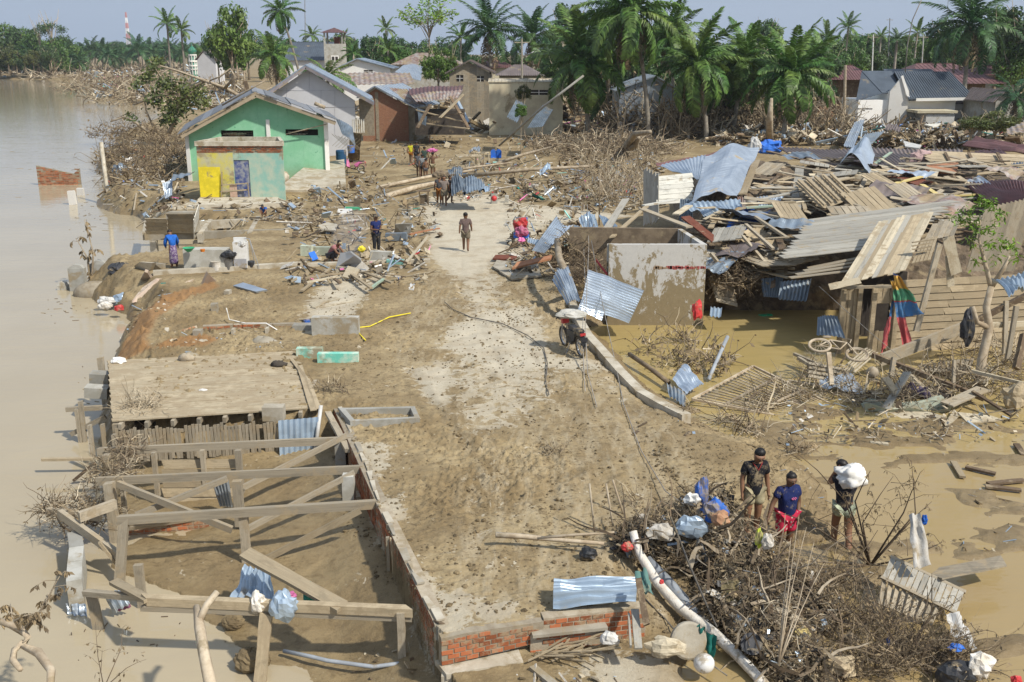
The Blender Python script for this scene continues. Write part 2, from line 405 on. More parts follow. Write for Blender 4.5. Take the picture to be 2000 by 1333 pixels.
# materials and shared shapes
def wood_mat(name,c1,c2,mud=0.3,vary=0.3,stain=0.5):
 t=NT(name);v=t.coord('Object',(1,1,1));
 mp=t.new('Mapping');mp.inputs['Scale'].default_value=(1.5,14,14);t.l.new(v,mp.inputs[0])
 g=t.noise(mp.outputs[0],1.6,6,0.75,0.6)
 mp2=t.new('Mapping');mp2.inputs['Scale'].default_value=(4,1.2,1.2);t.l.new(v,mp2.inputs[0])
 n=t.noise(mp2.outputs[0],1.2,5,0.7)
 col=t.mix(t.ramp(g,0.3,0.7),c1,c2)
 hv=t.new('HueSaturation');t.l.new(col,hv.inputs['Color'])
 rn=t.new('ObjectInfo').outputs['Random'];ri=t.new('NewGeometry').outputs['Random Per Island']
 rr=t.math('MULTIPLY',t.math('ADD',rn,ri),0.5)
 t.set(hv.inputs['Value'],t.ramp(rr,0.1,0.9,1-vary,1+vary));col=hv.outputs[0]
 col=t.mix(t.math('MULTIPLY',t.ramp(n,0.5,0.66),stain),col,tuple(x*0.42 for x in c1))
 pn=t.noise(t.wpos(),2.2,6,0.75)
 if mud:col=t.mix(t.math('MULTIPLY',t.ramp(pn,0.62-mud*0.35,0.7-mud*0.25),0.8),col,t.mix(pn,(0.24,0.18,0.105),(0.40,0.32,0.21)))
 cr=t.noise(mp.outputs[0],5.0,3,0.6);col=t.mix(t.math('MULTIPLY',t.ramp(cr,0.66,0.72),0.7),col,tuple(x*0.25 for x in c2))
 t.bump(g,0.5,0.015)
 return t.fin(col,0.8,0,0.25)
M={}
M['wood']=wood_mat('grey_wood',(0.41,0.355,0.26),(0.25,0.21,0.155),0.35)
M['wood_tan']=wood_mat('tan_wood',(0.44,0.36,0.235),(0.29,0.23,0.15),0.4)
M['wood_dark']=wood_mat('dark_wood',(0.17,0.12,0.075),(0.10,0.07,0.045),0.3)
M['wood_deck']=wood_mat('deck_wood',(0.48,0.405,0.275),(0.37,0.30,0.20),0.55,0.12)
M['wood_red']=wood_mat('red_wood',(0.20,0.065,0.035),(0.13,0.045,0.03),0.15,0.15)
M['wood_orange']=wood_mat('orange_board',(0.42,0.20,0.10),(0.30,0.14,0.08),0.2,0.15)
M['wood_grey']=wood_mat('weathered_board',(0.39,0.37,0.32),(0.27,0.25,0.205),0.22,0.22)
M['wood_pale']=wood_mat('pale_board',(0.55,0.48,0.35),(0.41,0.35,0.245),0.35,0.25)
M['wood_green']=wood_mat('green_painted_wood',(0.36,0.46,0.36),(0.30,0.38,0.29),0.3,0.15)
M['wood_yellow']=wood_mat('yellow_painted_wood',(0.62,0.50,0.20),(0.50,0.40,0.17),0.2,0.15)
M['wood_white']=wood_mat('white_painted_wood',(0.68,0.66,0.58),(0.55,0.52,0.44),0.2,0.1)
M['bark']=weather('pale_bark',(0.44,0.37,0.27),(0.29,0.225,0.15),3,0.2,0.85,bump=0.5)
M['bark_dark']=weather('brown_bark',(0.19,0.145,0.095),(0.12,0.09,0.06),3,0.2,0.9,bump=0.5)
M['bark_palm']=weather('palm_bark',(0.30,0.27,0.22),(0.20,0.175,0.14),4,0.1,0.9,bump=0.5)
M['zinc']=weather('zinc_sheet',(0.50,0.56,0.62),(0.40,0.455,0.52),1.2,0.12,0.38,0.65,0.05,vary=0.12)
M['zinc_dark']=weather('dull_zinc',(0.22,0.27,0.32),(0.15,0.18,0.21),1.4,0.2,0.5,0.4,0.05,vary=0.2)
M['zinc_blue']=weather('pale_blue_zinc',(0.40,0.49,0.58),(0.33,0.41,0.49),1.5,0.1,0.42,0.45,0.05,vary=0.1)
M['rust']=weather('maroon_roof_metal',(0.165,0.085,0.085),(0.115,0.06,0.058),1.0,0.1,0.6,0.1,0.1,vary=0.15)
M['rusty_zinc']=weather('rust_streaked_zinc',(0.36,0.33,0.30),(0.22,0.13,0.10),1.4,0.4,0.55,0.2,0.1,vary=0.12)
M['brown_roof']=weather('grey_brown_roof',(0.20,0.165,0.155),(0.15,0.12,0.11),0.8,0.12,0.6,0.1,0.1,vary=0.1)
M['mortar']=weather('mortar',(0.36,0.31,0.23),(0.27,0.22,0.155),5,0.25,0.9,bump=0.6,bd=0.01)
def brick_mat():
 t=NT('brick_clay');v=t.coord('Object');n=t.noise(v,9,5,0.7)
 col=t.mix(n,(0.42,0.145,0.06),(0.27,0.085,0.04))
 hv=t.new('HueSaturation');t.l.new(col,hv.inputs['Color']);rn=t.new('ObjectInfo').outputs['Random']
 t.set(hv.inputs['Value'],t.ramp(rn,0,1,0.6,1.25));col=hv.outputs[0]
 p=t.noise(t.wpos(),3.2,6,0.8);col=t.mix(t.math('MULTIPLY',t.ramp(p,0.47,0.6),0.8),col,(0.33,0.26,0.165))
 t.bump(n,0.4,0.01);return t.fin(col,0.85,0,0.2)
M['brick']=brick_mat()
M['conc']=weather('bare_concrete',(0.44,0.40,0.32),(0.33,0.29,0.22),2.0,0.35,0.85,bump=0.4,bd=0.015)
M['conc_grey']=weather('grey_concrete',(0.40,0.39,0.35),(0.30,0.285,0.24),2.0,0.25,0.85,bump=0.4,bd=0.015)
M['plaster']=weather('white_plaster',(0.80,0.78,0.73),(0.74,0.71,0.65),0.5,0.05,0.85,bump=0.15)
M['plaster_grey']=weather('pale_grey_wall',(0.60,0.60,0.61),(0.55,0.545,0.55),0.5,0.0,0.8,bump=0.0)
M['cream']=weather('cream_wall',(0.52,0.47,0.33),(0.42,0.36,0.25),0.8,0.2,0.85)
M['slate']=weather('slate_roof',(0.085,0.105,0.13),(0.065,0.08,0.10),0.7,0.05,0.5,bump=0.1,vary=0.05)
M['fascia']=weather('tan_fascia',(0.42,0.34,0.235),(0.35,0.28,0.19),2,0.1,0.8)
M['black']=weather('black_plastic',(0.025,0.027,0.03),(0.04,0.04,0.045),3,0.2,0.45,bump=0.2)
M['dark']=weather('dark_and_inside_shade',(0.06,0.05,0.04),(0.04,0.033,0.028),2,0.1,0.9)  # near-black for dark objects; inside rooms and hollows it paints the shade
M['white']=weather('white_plastic',(0.70,0.69,0.66),(0.60,0.58,0.53),3,0.2,0.5,bump=0.1)
M['grime_white']=weather('muddy_white_cloth',(0.66,0.63,0.57),(0.50,0.45,0.37),4,0.25,0.85,bump=0.5,bd=0.03)
def flat(name,c,rough=0.7,mud=0.26,**k):return weather(name,c,tuple(x*0.8 for x in c),3,mud,rough,bump=0.1,**k)
M['green_p']=flat('green_plastic',(0.03,0.30,0.13),0.4)
M['teal']=flat('teal_cloth',(0.02,0.20,0.17));M['blue']=flat('blue_cloth',(0.03,0.14,0.52));M['blue_tarp']=flat('blue_tarpaulin',(0.015,0.10,0.42),0.45,0.05)
M['red']=flat('red_plastic',(0.55,0.05,0.05),0.45);M['pink']=flat('pink_paint',(0.70,0.18,0.40),0.4);M['yellow']=flat('yellow_plastic',(0.75,0.62,0.04),0.5)
M['orange']=flat('orange_plastic',(0.8,0.25,0.03),0.45);M['aqua']=flat('aqua_paint',(0.25,0.55,0.50));M['lime']=flat('lime_cloth',(0.55,0.65,0.05))
M['steel']=weather('bare_steel',(0.42,0.43,0.44),(0.3,0.3,0.3),3,0.2,0.4,0.7);M['pipe']=weather('grey_pipe',(0.34,0.37,0.40),(0.27,0.29,0.31),3,0.25,0.5)
M['tyre']=weather('muddy_rubber',(0.05,0.045,0.04),(0.09,0.075,0.055),6,0.4,0.8);M['cable']=weather('cable_sheath',(0.10,0.095,0.09),(0.16,0.14,0.11),5,0.3,0.6)
M['wire']=weather('grey_wire',(0.33,0.31,0.28),(0.22,0.2,0.17),5,0.2,0.6)
M['twig']=weather('dry_twig',(0.34,0.27,0.18),(0.17,0.125,0.08),1.2,0.1,0.9,bump=0.0,vary=0.35,island=True)
M['twig_pale']=weather('bleached_twig',(0.50,0.43,0.31),(0.30,0.24,0.16),1.2,0.1,0.9,bump=0.0,vary=0.35,island=True)
M['twig_dark']=weather('dark_twig',(0.13,0.095,0.06),(0.085,0.062,0.042),1.2,0.1,0.9,bump=0.0,vary=0.35,island=True)
M['deadleaf']=weather('dead_leaf',(0.26,0.195,0.11),(0.12,0.09,0.055),1.5,0.0,0.9,bump=0.0,vary=0.4,island=True)
M['pebbles']=weather('clod_mud',(0.20,0.152,0.085),(0.12,0.088,0.048),3,0.1,0.9,bump=0.5,vary=0.3,island=True)
def leaf_mat(name,c1,c2,trans=0.25,scale=0.25):
 t=NT(name);n=t.noise(t.wpos(),scale,3,0.6);ri=t.new('NewGeometry').outputs['Random Per Island']
 col=t.mix(t.ramp(n,0.35,0.65),c1,c2)
 hv=t.new('HueSaturation');t.l.new(col,hv.inputs['Color']);t.set(hv.inputs['Value'],t.ramp(ri,0,1,0.6,1.45))
 t.set(hv.inputs['Hue'],t.ramp(t.new('ObjectInfo').outputs['Random'],0,1,0.485,0.515))
 m=t.fin(hv.outputs[0],0.5,0,0.4)
 tr=t.new('BsdfTranslucent');t.l.new(hv.outputs[0],tr.inputs[0]);ms=t.new('MixShader');ms.inputs[0].default_value=trans
 t.l.new(t.b.outputs[0],ms.inputs[1]);t.l.new(tr.outputs[0],ms.inputs[2]);t.l.new(ms.outputs[0],t.n['Material Output'].inputs[0]);return m
M['leaf']=leaf_mat('green_leaf',(0.055,0.125,0.022),(0.12,0.20,0.035))
M['leaf_dark']=leaf_mat('dark_leaf',(0.035,0.078,0.022),(0.065,0.12,0.03))
M['leaf_palm']=leaf_mat('palm_leaf',(0.07,0.15,0.03),(0.14,0.215,0.045))
M['leaf_oil']=leaf_mat('oil_palm_leaf',(0.035,0.09,0.032),(0.07,0.14,0.04))
M['leaf_bright']=leaf_mat('bright_leaf',(0.09,0.20,0.02),(0.17,0.28,0.03))
M['leaf_olive']=leaf_mat('olive_leaf',(0.12,0.13,0.03),(0.07,0.09,0.025))
M['leaf_dry']=leaf_mat('dry_frond',(0.24,0.19,0.11),(0.15,0.11,0.06),0.1)
def plank_meshes(matkey,n=4):
 out=[]
 for i in range(n):
  mb=MB();r=random.Random(i*7+len(matkey))
  ns=5;vs=[];fs=[]
  bend=r.uniform(-0.35,0.35)*(i%2)
  for k in range(ns):
   x=-0.5+k/(ns-1);zz=bend*(x*x*4-0.5)
   e=(r.uniform(-0.02,0.02),r.uniform(-0.02,0.02))if k in(0,ns-1)else(0,0)
   wv=0.5+(r.uniform(-.04,.03)if k else 0)
   for(yy,z)in((-wv,-0.5),(wv,-0.5),(wv,0.5),(-wv,0.5)):
    vs.append((x+(e[0]if yy<0 else e[1]),yy,z+zz))
  for k in range(ns-1):
   for j in range(4):
    fs.append((k*4+j,k*4+(j+1)%4,(k+1)*4+(j+1)%4,(k+1)*4+j)[::-1])
  fs.append((0,1,2,3));fs.append(tuple(range((ns-1)*4,ns*4))[::-1])
  mb.add(vs,fs);out.append(mb.data('plank',M[matkey]))
 return out
PL={}
def plank(a,b,w=0.12,h=0.03,mat='wood',up=(0,0,1),name='plank',parent=None,straight=False,**k):
 if mat not in PL:PL[mat]=plank_meshes(mat)
 a,b=Vector(a),Vector(b)
 o=link(name,PL[mat][0]if straight else rnd.choice(PL[mat]),parent,**k)
 Mx=frame3(b-a,up).to_4x4();Mx.translation=(a+b)/2
 o.matrix_world=Mx@Matrix.Diagonal((max((b-a).length,0.01),w,h,1))
 return o
def plankpanel(name,c,n,mat='wood',th=0.03,gap=0.08,parent=None,jitter=0.0,mats=None,child='plank',lift=0.0,raw=False,missing=0.0,**k):
 """c = four corners a,b,c,d; planks run a->d, laid from a to b"""
 a,b,cc,d=[Vector(p)for p in c]
 root=parent if raw else empty(name,(a+b+cc+d)/4,parent=parent,**k)
 off=Vector((0,0,0))if raw else root.location
 nrm=(b-a).cross(d-a).normalized()
 if nrm.z<0 and abs(nrm.z)>.1:nrm=-nrm
 for i in range(n):
  if rnd.random()<missing:continue
  t=(i+0.5)/n;s,e=a.lerp(b,t),d.lerp(cc,t);L=e-s
  s=s-L*U(0,jitter);e=e+L*U(0,jitter)
  w=((a-b).length+(d-cc).length)/2/n*(1-gap)
  o=plank(s-off+nrm*U(0,th*.5),e-off+nrm*U(0,th*.5),w,th,(mats and rnd.choice(mats))or mat,nrm,child,root,straight=True)
 return root
def sheet(name,c,nw=10,amp=0.02,mat='zinc',nv=8,bend=0.0,dent=0.04,parent=None,th=0.004,sag=None,seed=0,along='v',**k):
 """corrugated sheet, corners a,b,c,d (a->b across the ridges, a->d along them)"""
 a,b,cc,d=[Vector(p)for p in c]
 org=(a+b+cc+d)/4
 nu=nw*6;rr=random.Random(seed+nw)
 n0=(b-a).cross(d-a).normalized();n1=(b-a).cross(cc-b).normalized()
 nrm=n0 if n0.z>=0 else-n0
 s1,s2=rr.uniform(0,99),rr.uniform(0,99)
 vs=[];size=max((b-a).length,(d-a).length)
 for j in range(nv+1):
  v=j/nv
  for i in range(nu+1):
   u=i/nu
   p=(a*(1-u)+b*u)*(1-v)+(d*(1-u)+cc*u)*v
   q=amp*math.cos(u*nw*2*math.pi)
   q+=bend*size*(0.25-(u-0.5)**2)*4*0.25
   if sag:q+=sag*size*math.sin(v*math.pi)
   q+=dent*(mnoise.noise((u*3+s1,v*3+s2,0)))*min(1.5,size)
   vs.append(p+nrm*q-org)
 N=len(vs);vs2=[p-nrm*th for p in vs];fs=[]
 W=nu+1
 for j in range(nv):
  for i in range(nu):
   q=(j*W+i,j*W+i+1,(j+1)*W+i+1,(j+1)*W+i)
   fs.append(q);fs.append(tuple(x+N for x in q[::-1]))
 rim=[i for i in range(W)]+[j*W+nu for j in range(1,nv+1)]+[nv*W+i for i in range(nu-1,-1,-1)]+[j*W for j in range(nv-1,0,-1)]
 for i in range(len(rim)):
  p,q=rim[i],rim[(i+1)%len(rim)];fs.append((p,q,q+N,p+N))
 mb=MB();mb.add(vs+vs2,fs)
 ob=mb.build(name,M[mat]if isinstance(mat,str)else mat,parent,smooth=False,**k);ob.location=org
 return ob
BR={}
def brick_wall(name,a,b,z0,z1,th=0.2,bw=0.2,bh=0.062,course=0.085,parent=None,top=None,cap=0.0,limit=300,sides=1,miss=0.06,core='mortar',slope=None,end_bricks=False,**k):
 """a->b is the face seen; z1 may be a function of t; bricks stand proud of the mortar on the face"""
 a,b=Vector((a[0],a[1],0)),Vector((b[0],b[1],0));d=b-a;L=d.length;dx=d.normalized();nn=Vector((dx.y,-dx.x,0))
 zt=z1 if callable(z1)else(lambda t:z1);zb=z0 if callable(z0)else(lambda t:z0)
 org=a.lerp(b,.5);org.z=zb(.5)
 root=empty(name,org,parent=parent,**k)
 mb=MB();n=max(4,int(L/0.4))
 for i in range(n):
  t0,t1=i/n,(i+1)/n;p0,p1=a+d*t0-org,a+d*t1-org
  q0,q1=p0-nn*th,p1-nn*th
  f=lambda p,z:(p.x,p.y,z-org.z+0)if False else Vector((p.x,p.y,z-org.z))
  p0.z=p1.z=q0.z=q1.z=0
  mb.hexa([f(p0,zb(t0)),f(p1,zb(t1)),f(q1,zb(t1)),f(q0,zb(t0)),f(p0,zt(t0)),f(p1,zt(t1)),f(q1,zt(t1)),f(q0,zt(t0))])
 mb.build('mortar_core',M[core],root)
 key=(round(bw,3),round(bh,3))
 if key not in BR:
  m2=MB();m2.box((0,0,0),(bw,0.1,bh));BR[key]=m2.data('brick',M['brick'])
 jobs=[]
 nc=int((max(zt(t/10)for t in range(11))-min(zb(t/10)for t in range(11)))/course)+1
 for r in range(nc):
  x=bw/2+(0.5*(bw+.022)if r%2 else 0)
  while x<L-bw/2:
   t=x/L;z=zb(t)+course*(r+0.5)if not slope else zb(t)+course*(r+.5)
   if z+bh/2<zt(t)-cap and rnd.random()>miss:jobs.append((x,z))
   x+=bw+0.022
 ang=math.atan2(dx.y,dx.x);rest=MB()
 for i,(x,z)in enumerate(jobs):
  p=a+dx*x-org-nn*(0.05-0.011)+nn*U(-.004,.004);p.z=z-org.z
  if i<limit:
   o=link('brick',BR[key],root);o.location=p;o.rotation_euler=(U(-.01,.01),U(-.02,.02),ang+U(-.02,.02))
  else:
   rest.box(p,(bw,0.1,bh),Matrix.Rotation(ang,3,'Z'))
 if rest.v:rest.build('brickwork',M['brick'],root,kind='stuff')
 return root
def slab(name,pts,th,mat='conc',**k):
 pts=[Vector(p)for p in pts];c=sum(pts,Vector())/len(pts)
 n=(pts[1]-pts[0]).cross(pts[2]-pts[0]).normalized();n=n if n.z>0 else-n
 out=[]
 for i,p in enumerate(pts):
  q=pts[(i+1)%len(pts)];out.append(p)
  L=(q-p).length;m=int(L/0.35)
  for j in range(1,m):out.append(p.lerp(q,j/m)+(c-p).normalized()*U(-.04,.05)*min(1,L))
 mb=MB();mb.extr([p-c for p in out],-n*th);o=mb.build(name,M[mat]if isinstance(mat,str)else mat,**k);o.location=c;return o
def rod(name,pts,r,mat,parent=None,n=6,**k):
 pts=[Vector(p)for p in pts];c=pts[0].copy()if parent is None else Vector((0,0,0))
 mb=MB();mb.tube([p-c for p in pts],r,n);o=mb.build(name,M[mat],parent,smooth=True,**k);o.location=c;return o
def blob(name,c,r,mat,nu=12,nv=8,jit=0.12,sd=0,rot=None,parent=None,**k):
 mb=MB();rr=r if hasattr(r,'__len__')else(r,r,r)
 mb.ball((0,0,0),rr,nu,nv,rot,jit,sd);o=mb.build(name,M[mat],parent,smooth=True,**k);o.location=c;return o
def crumple(name,c,size,mat,sd=0,n=9,rot=0.0,parent=None,hang=0.0,sm=False,**k):
 """a crumpled cloth or bag: a creased closed lump"""
 mb=MB();mb.ball((0,0,0),size,n*2,n,None,0,0)
 out=[]
 for p in mb.v:
  q=Vector(p);s=1+0.45*mnoise.noise(Vector((q.x/size[0]*1.7+sd,q.y/size[1]*1.7,q.z/size[2]*1.7)))+0.18*mnoise.noise(Vector((q.x/size[0]*5+sd,q.y/size[1]*5,q.z/size[2]*5)))
  out.append(tuple(q*s))
 mb.v=out;o=mb.build(name,M[mat]if isinstance(mat,str)else mat,parent,smooth=sm,**k);o.location=c;o.rotation_euler=(0,0,rot);return o
def cloth(name,c,mat,nu=10,nv=10,wav=0.05,sd=0,th=0.006,parent=None,**k):
 a,b,cc,d=[Vector(p)for p in c];org=(a+b+cc+d)/4;vs=[]
 nrm=(b-a).cross(d-a).normalized()
 for j in range(nv+1):
  for i in range(nu+1):
   u,v=i/nu,j/nv;p=(a*(1-u)+b*u)*(1-v)+(d*(1-u)+cc*u)*v
   q=nrm*wav*(math.sin(u*9+sd+v*2)+mnoise.noise((u*4+sd,v*4,1))*1.5)
   e=nrm.orthogonal()*(mnoise.noise((u*3,v*3,sd))*wav*1.3)
   vs.append(p+q+e-org)
 N=len(vs);W=nu+1;fs=[]
 vs2=[p-nrm*th for p in vs]
 for j in range(nv):
  for i in range(nu):
   q=(j*W+i,j*W+i+1,(j+1)*W+i+1,(j+1)*W+i);fs.append(q);fs.append(tuple(x+N for x in q[::-1]))
 mb=MB();mb.add(vs+vs2,fs);o=mb.build(name,M[mat]if isinstance(mat,str)else mat,parent,smooth=True,**k);o.location=org;return o
def brush(name,cs,n,L,rad,mats,lab=None,kind='stuff',curl=.6,up=.3,seed=0,leaves=0,leafmat='deadleaf',leafs=.07,flatten=1.0,place=None,**k):
 """cs: list of (centre, (rx,ry,rz)); twigs as thin curved three sided stems"""
 r=random.Random(seed);mb=MB();lv=MB();tot=sum(c[1][0]for c in cs)
 for c,s_ in cs:
  for i in range(int(n*s_[0]/tot)):
   a,q=r.uniform(0,6.28),r.random()**.5;z=r.random()*(1-q*q)**.5
   p=Vector(c)+Vector((math.cos(a)*q*s_[0],math.sin(a)*q*s_[1],z*s_[2]));d=Vector((r.gauss(0,1),r.gauss(0,1),r.gauss(up,.55)*flatten)).normalized();l=L*r.uniform(.35,1.3);rr=rad*r.uniform(.5,1.5)*(2.0 if r.random()<.06 else 1);pts=[p];nseg=4
   for j in range(nseg):
    d=(d+Vector((r.gauss(0,curl),r.gauss(0,curl),r.gauss(-.05,curl)))*.5).normalized();p=p+d*l/nseg;pts.append(p)
   mb.mi=r.randrange(len(mats))if len(mats)>1 else 0
   mb.tube(pts,[rr,rr*.9,rr*.75,rr*.55,rr*.3],3,False)
   for _ in range(leaves):
    if r.random()<.6:
     t=pts[r.randint(1,4)];u=Vector((r.gauss(0,1),r.gauss(0,1),-abs(r.gauss(.8,.6)))).normalized();v=u.orthogonal().normalized();ll=leafs*r.uniform(.5,1.4);lv.add([t,t+u*ll*.6+v*ll*.3,t+u*ll*1.3,t+u*ll*.6-v*ll*.3],[(0,1,2,3)])
 o=mb.build(name,[M[m]for m in mats],kind=kind,**({'label':lab,'cat':k.pop('cat','brush')}if lab else{}),**k)
 if lv.v:lv.build('dead_leaves',M[leafmat],o,kind='stuff')
 return o
# long retaining wall by the pit and the low front walls
wp=[P(655,800),P(700,890),P(735,985),P(790,1105),P(850,1222)]
lw=wp[0];le=wp[-1]
brick_wall('retaining_wall',P(735,985),P(850,1224),-1.35,0.02,th=0.22,bw=0.19,label='long brick retaining wall of the pit, nearer run down to the corner',cat='brick wall',group='runs of the long retaining wall',miss=0.03)
brick_wall('retaining_wall',P(652,800),P(735,985),-1.35,0.02,th=0.22,bw=0.19,label='long brick retaining wall of the pit, farther run starting by the plank deck',cat='brick wall',group='runs of the long retaining wall',miss=0.03)
root=empty('wall_coping',wp[2],label='broken pale cement coping along the top of the long brick retaining wall',cat='coping')
for i in range(len(wp)-1):
 a,b=wp[i],wp[i+1];d=(b-a).normalized();n=Vector((-d.y,d.x,0))
 for j in range(5):
  if rnd.random()<0.1:continue
  p,q=a.lerp(b,j/5)-wp[2],a.lerp(b,(j+U(.85,.99))/5)-wp[2];e,f_=U(.07,.17),U(.07,.17);z=Vector((0,0,U(.02,.035)));t_=Vector((0,0,.035))
  k=U(0,.07);mb=MB();mb.hexa([p+n*k+z,q+n*U(0,.07)+z,q+n*e+z,p+n*f_+z,p+n*k+z+t_,q+n*k+z+t_,q+n*e+z+t_,p+n*f_+z+t_])
  mb.build('coping_piece',M['conc'],root)
c0=P(866,1246,-0.0)
brick_wall('low_brick_wall',P(862,1248,0),P(1062,1212,0),lambda t:-0.47+.1*t,lambda t:0.0+0.02*math.sin(5*t),th=0.16,bw=0.175,cap=0.03,label='low leaning brick wall section at the road corner, with clean orange bricks',cat='brick wall',miss=0.02)
brick_wall('low_brick_wall',P(1062,1211,0),P(1262,1188,0),-0.6,lambda t:0.02,th=0.2,bw=0.175,cap=0.03,label='low brick wall running right under the folded metal sheet',cat='brick wall',miss=0.04)
brick_wall('brick_planter',P(1036,1240,-0.2),P(1182,1226,-0.2),-0.56,-0.2,th=0.14,bw=0.175,cap=0.03,label='small inner brick wall with rounded mortar top, in front of the low wall',cat='brick wall')
MB_=MB();MB_.bar(P(1038,1238,-.18),P(1184,1222,-.18),.2,.05);MB_.build('mortar_cap',M['conc'],label='rounded mortar cap on the small inner brick wall',cat='mortar cap')
slab('concrete_ledge',[P(850,1290,-.47),P(1010,1262,-.47),P(1022,1292,-.47),P(872,1318,-.47)],0.09,label='muddy concrete ledge slab below the leaning brick section',cat='concrete slab')
mb=MB();mb.box(P(935,1345,-.9),(1.1,.5,.75));mb.build('concrete_basin',M['conc'],label='concrete basin block under the ledge at the bottom edge',cat='concrete basin')
mb=MB();mb.bar(P(1040,1308,-.5),P(1085,1345,-.5),.12,.14);mb.build('concrete_curb',M['conc'],label='short concrete kerb piece beside the bottom basin',cat='concrete block')
slab('white_tile',[P(962,1268,-.44),P(990,1262,-.44),P(996,1268,-.44),P(968,1274,-.44)],0.02,'white',label='white tile lying on the ledge below the low brick wall',cat='tile')
def rimtub(name,A,B,C,D,wall,z0,z1,mat,**k):
 root=empty(name,(Vector(A)+Vector(C))/2,**k);o=root.location
 for p,q in((A,B),(B,C),(C,D),(D,A)):
  p,q=Vector(p),Vector(q);mb=MB();p.z=q.z=(z0+z1)/2
  e=(q-p).normalized()*wall/2
  mb.bar(p-e*.9-o,q+e*.9-o,wall*U(.94,1.04),(z1-z0)*U(.98,1.02));mb.build('side',M[mat],root)
 return root
rimtub('concrete_tub',P(688,826,.1),P(815,820,.1),P(806,800,.1),P(668,803,.1),.12,-.2,.16,'conc_grey',label='rectangular grey concrete tub lined with brick beside the long wall',cat='concrete tub')
# plank deck
DK=[P(213,708),P(568,690),P(622,800),P(222,826)]
root=empty('plank_deck',(DK[0]+DK[2])/2,label='wide muddy plank deck on stilts beside the river',cat='deck')
o=root.location;nrow=34
for i in range(nrow):
 t0=(i+.5)/nrow;a,b=DK[0].lerp(DK[3],t0),DK[1].lerp(DK[2],t0)
 w_=(DK[0]-DK[3]).length/nrow
 cuts=[0,U(.3,.7),1]if i%3 else[0,1]
 for c_,e_ in zip(cuts,cuts[1:]):
  p,q=a.lerp(b,c_+.001),a.lerp(b,e_-.001)
  if e_==1:q=q+(q-p).normalized()*U(-.2,.12)
  if 22<i<25 and c_>0:q=p.lerp(q,.85)
  z=Vector((0,0,.03+U(0,.012)))
  plank(p-o+z,q-o+z,w_*.96,.035,'wood_deck',name='plank',parent=root,straight=True)
for k in range(8):
 t=(k+.3)/8;a=DK[3].lerp(DK[2],t)-o
 plank(a+Vector((0,-.12,-.07)),a+Vector((-.1,2.4,-.07)),.09,.14,'wood',name='joist',parent=root,straight=True)
for k in range(4):
 a=DK[0].lerp(DK[3],k/3)-o
 mb=MB();mb.bar(a+Vector((.05,0,-.02)),a+Vector((.05,0,-2.3)),.14,.14,(0,1,0));mb.build('post',M['wood'],root)
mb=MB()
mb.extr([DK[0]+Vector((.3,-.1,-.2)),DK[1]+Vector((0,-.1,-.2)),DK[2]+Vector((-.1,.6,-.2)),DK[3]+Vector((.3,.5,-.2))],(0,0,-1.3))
mb.build('deck_underside_shade',M['dark'],kind='structure')  # dark block, the shade beneath the deck put into its colour
f0,f1=P(230,838,-.05),P(552,822,-.05)
f0.y-=.08;f1.y-=.08
root=empty('slat_fence',f0.lerp(f1,.5),label='row of grey upright slats nailed under the front of the plank deck',cat='slat fence');o=root.location
ns=47
for i in range(ns):
 if 30<i<31 or rnd.random()<.03:continue
 p=f0.lerp(f1,i/(ns-1))-o;t_=U(-.05,.05);q=p+Vector((U(-.02,.02),.0,-.78+U(-.03,.04)))
 plank(p+Vector((0,0,t_)),q,.068,.02,'wood',(0,1,0),'slat',root,straight=True)
plank(f0-o+Vector((0,.03,-.1)),f1-o+Vector((0,.03,-.1)),.03,.08,'wood',name='rail',parent=root,straight=True)
plank(f0-o+Vector((0,.03,-.6)),f1-o+Vector((0,.03,-.6)),.03,.08,'wood',name='rail',parent=root,straight=True)
sheet('metal_sheet',[P(543,822,0),P(622,815,0),P(622,815,0)+Vector((-.05,-.1,-.95)),P(543,822,0)+Vector((.02,-.15,-.95))],7,.022,'zinc_blue',label='pale blue corrugated sheet standing at the right end of the slat fence',cat='corrugated sheet')
rod('white_pipe',[P(627,792,.25),P(616,880,-.75)],.05,'white',label='white plastic pipe leaning beside the pale blue corrugated sheet',cat='pipe')
mb=MB();mb.box(Vector((0,0,0)),(.5,.3,.35));o_=mb.build('concrete_block',M['conc'],label='square concrete block sitting on the front edge of the plank deck',cat='concrete block');o_.location=P(535,806,.12)
# timber frame above the pit
def beam(x0,y0,x1,y1,w_,h_,z0=0.0,z1=None,label=None,mat='wood',name='timber_beam',**k):
 z1=z0 if z1 is None else z1
 return plank(P(x0,y0,z0),P(x1,y1,z1),w_,h_,mat,name=name,straight=True,label=label,cat='beam',**k)
beam(198,882,683,860,.08,.17,-.05,label='long crossing timber just below the slat fence, farthest of the four over the pit')
beam(196,940,700,917,.08,.17,-.05,label='second long crossing timber over the pit, stained dark at its right half')
beam(236,1016,733,985,.11,.17,-.05,label='third long crossing timber over the pit, slightly bowed')
beam(280,1172,797,1194,.14,.15,-.15,label='lowest crossing timber over the pit, ending at the brick wall',mat='wood_tan')
beam(285,1186,797,1206,.14,.09,-.28,label='thin under board lying just below the lowest crossing timber')
beam(168,1158,300,1170,.12,.1,-.6,-.3,label='short grey board from the river edge to the lowest crossing timber')
beam(222,1136,290,1172,.18,.06,-.4,-.12,label='short wide tan board leaning down to the lowest crossing timber',mat='wood_tan')
beam(478,1080,668,1186,.3,.06,.0,-.12,label='wide pale board fallen diagonally onto the lowest crossing timber',mat='wood_tan')
beam(232,946,450,1034,.08,.14,.05,-.7,label='diagonal brace falling right below the second crossing timber')
beam(442,936,268,1006,.08,.12,-.05,-.5,label='diagonal brace rising right between the second and third timbers')
beam(675,852,470,955,.06,.13,.08,-.55,label='upper diagonal brace from the brick wall down toward the left')
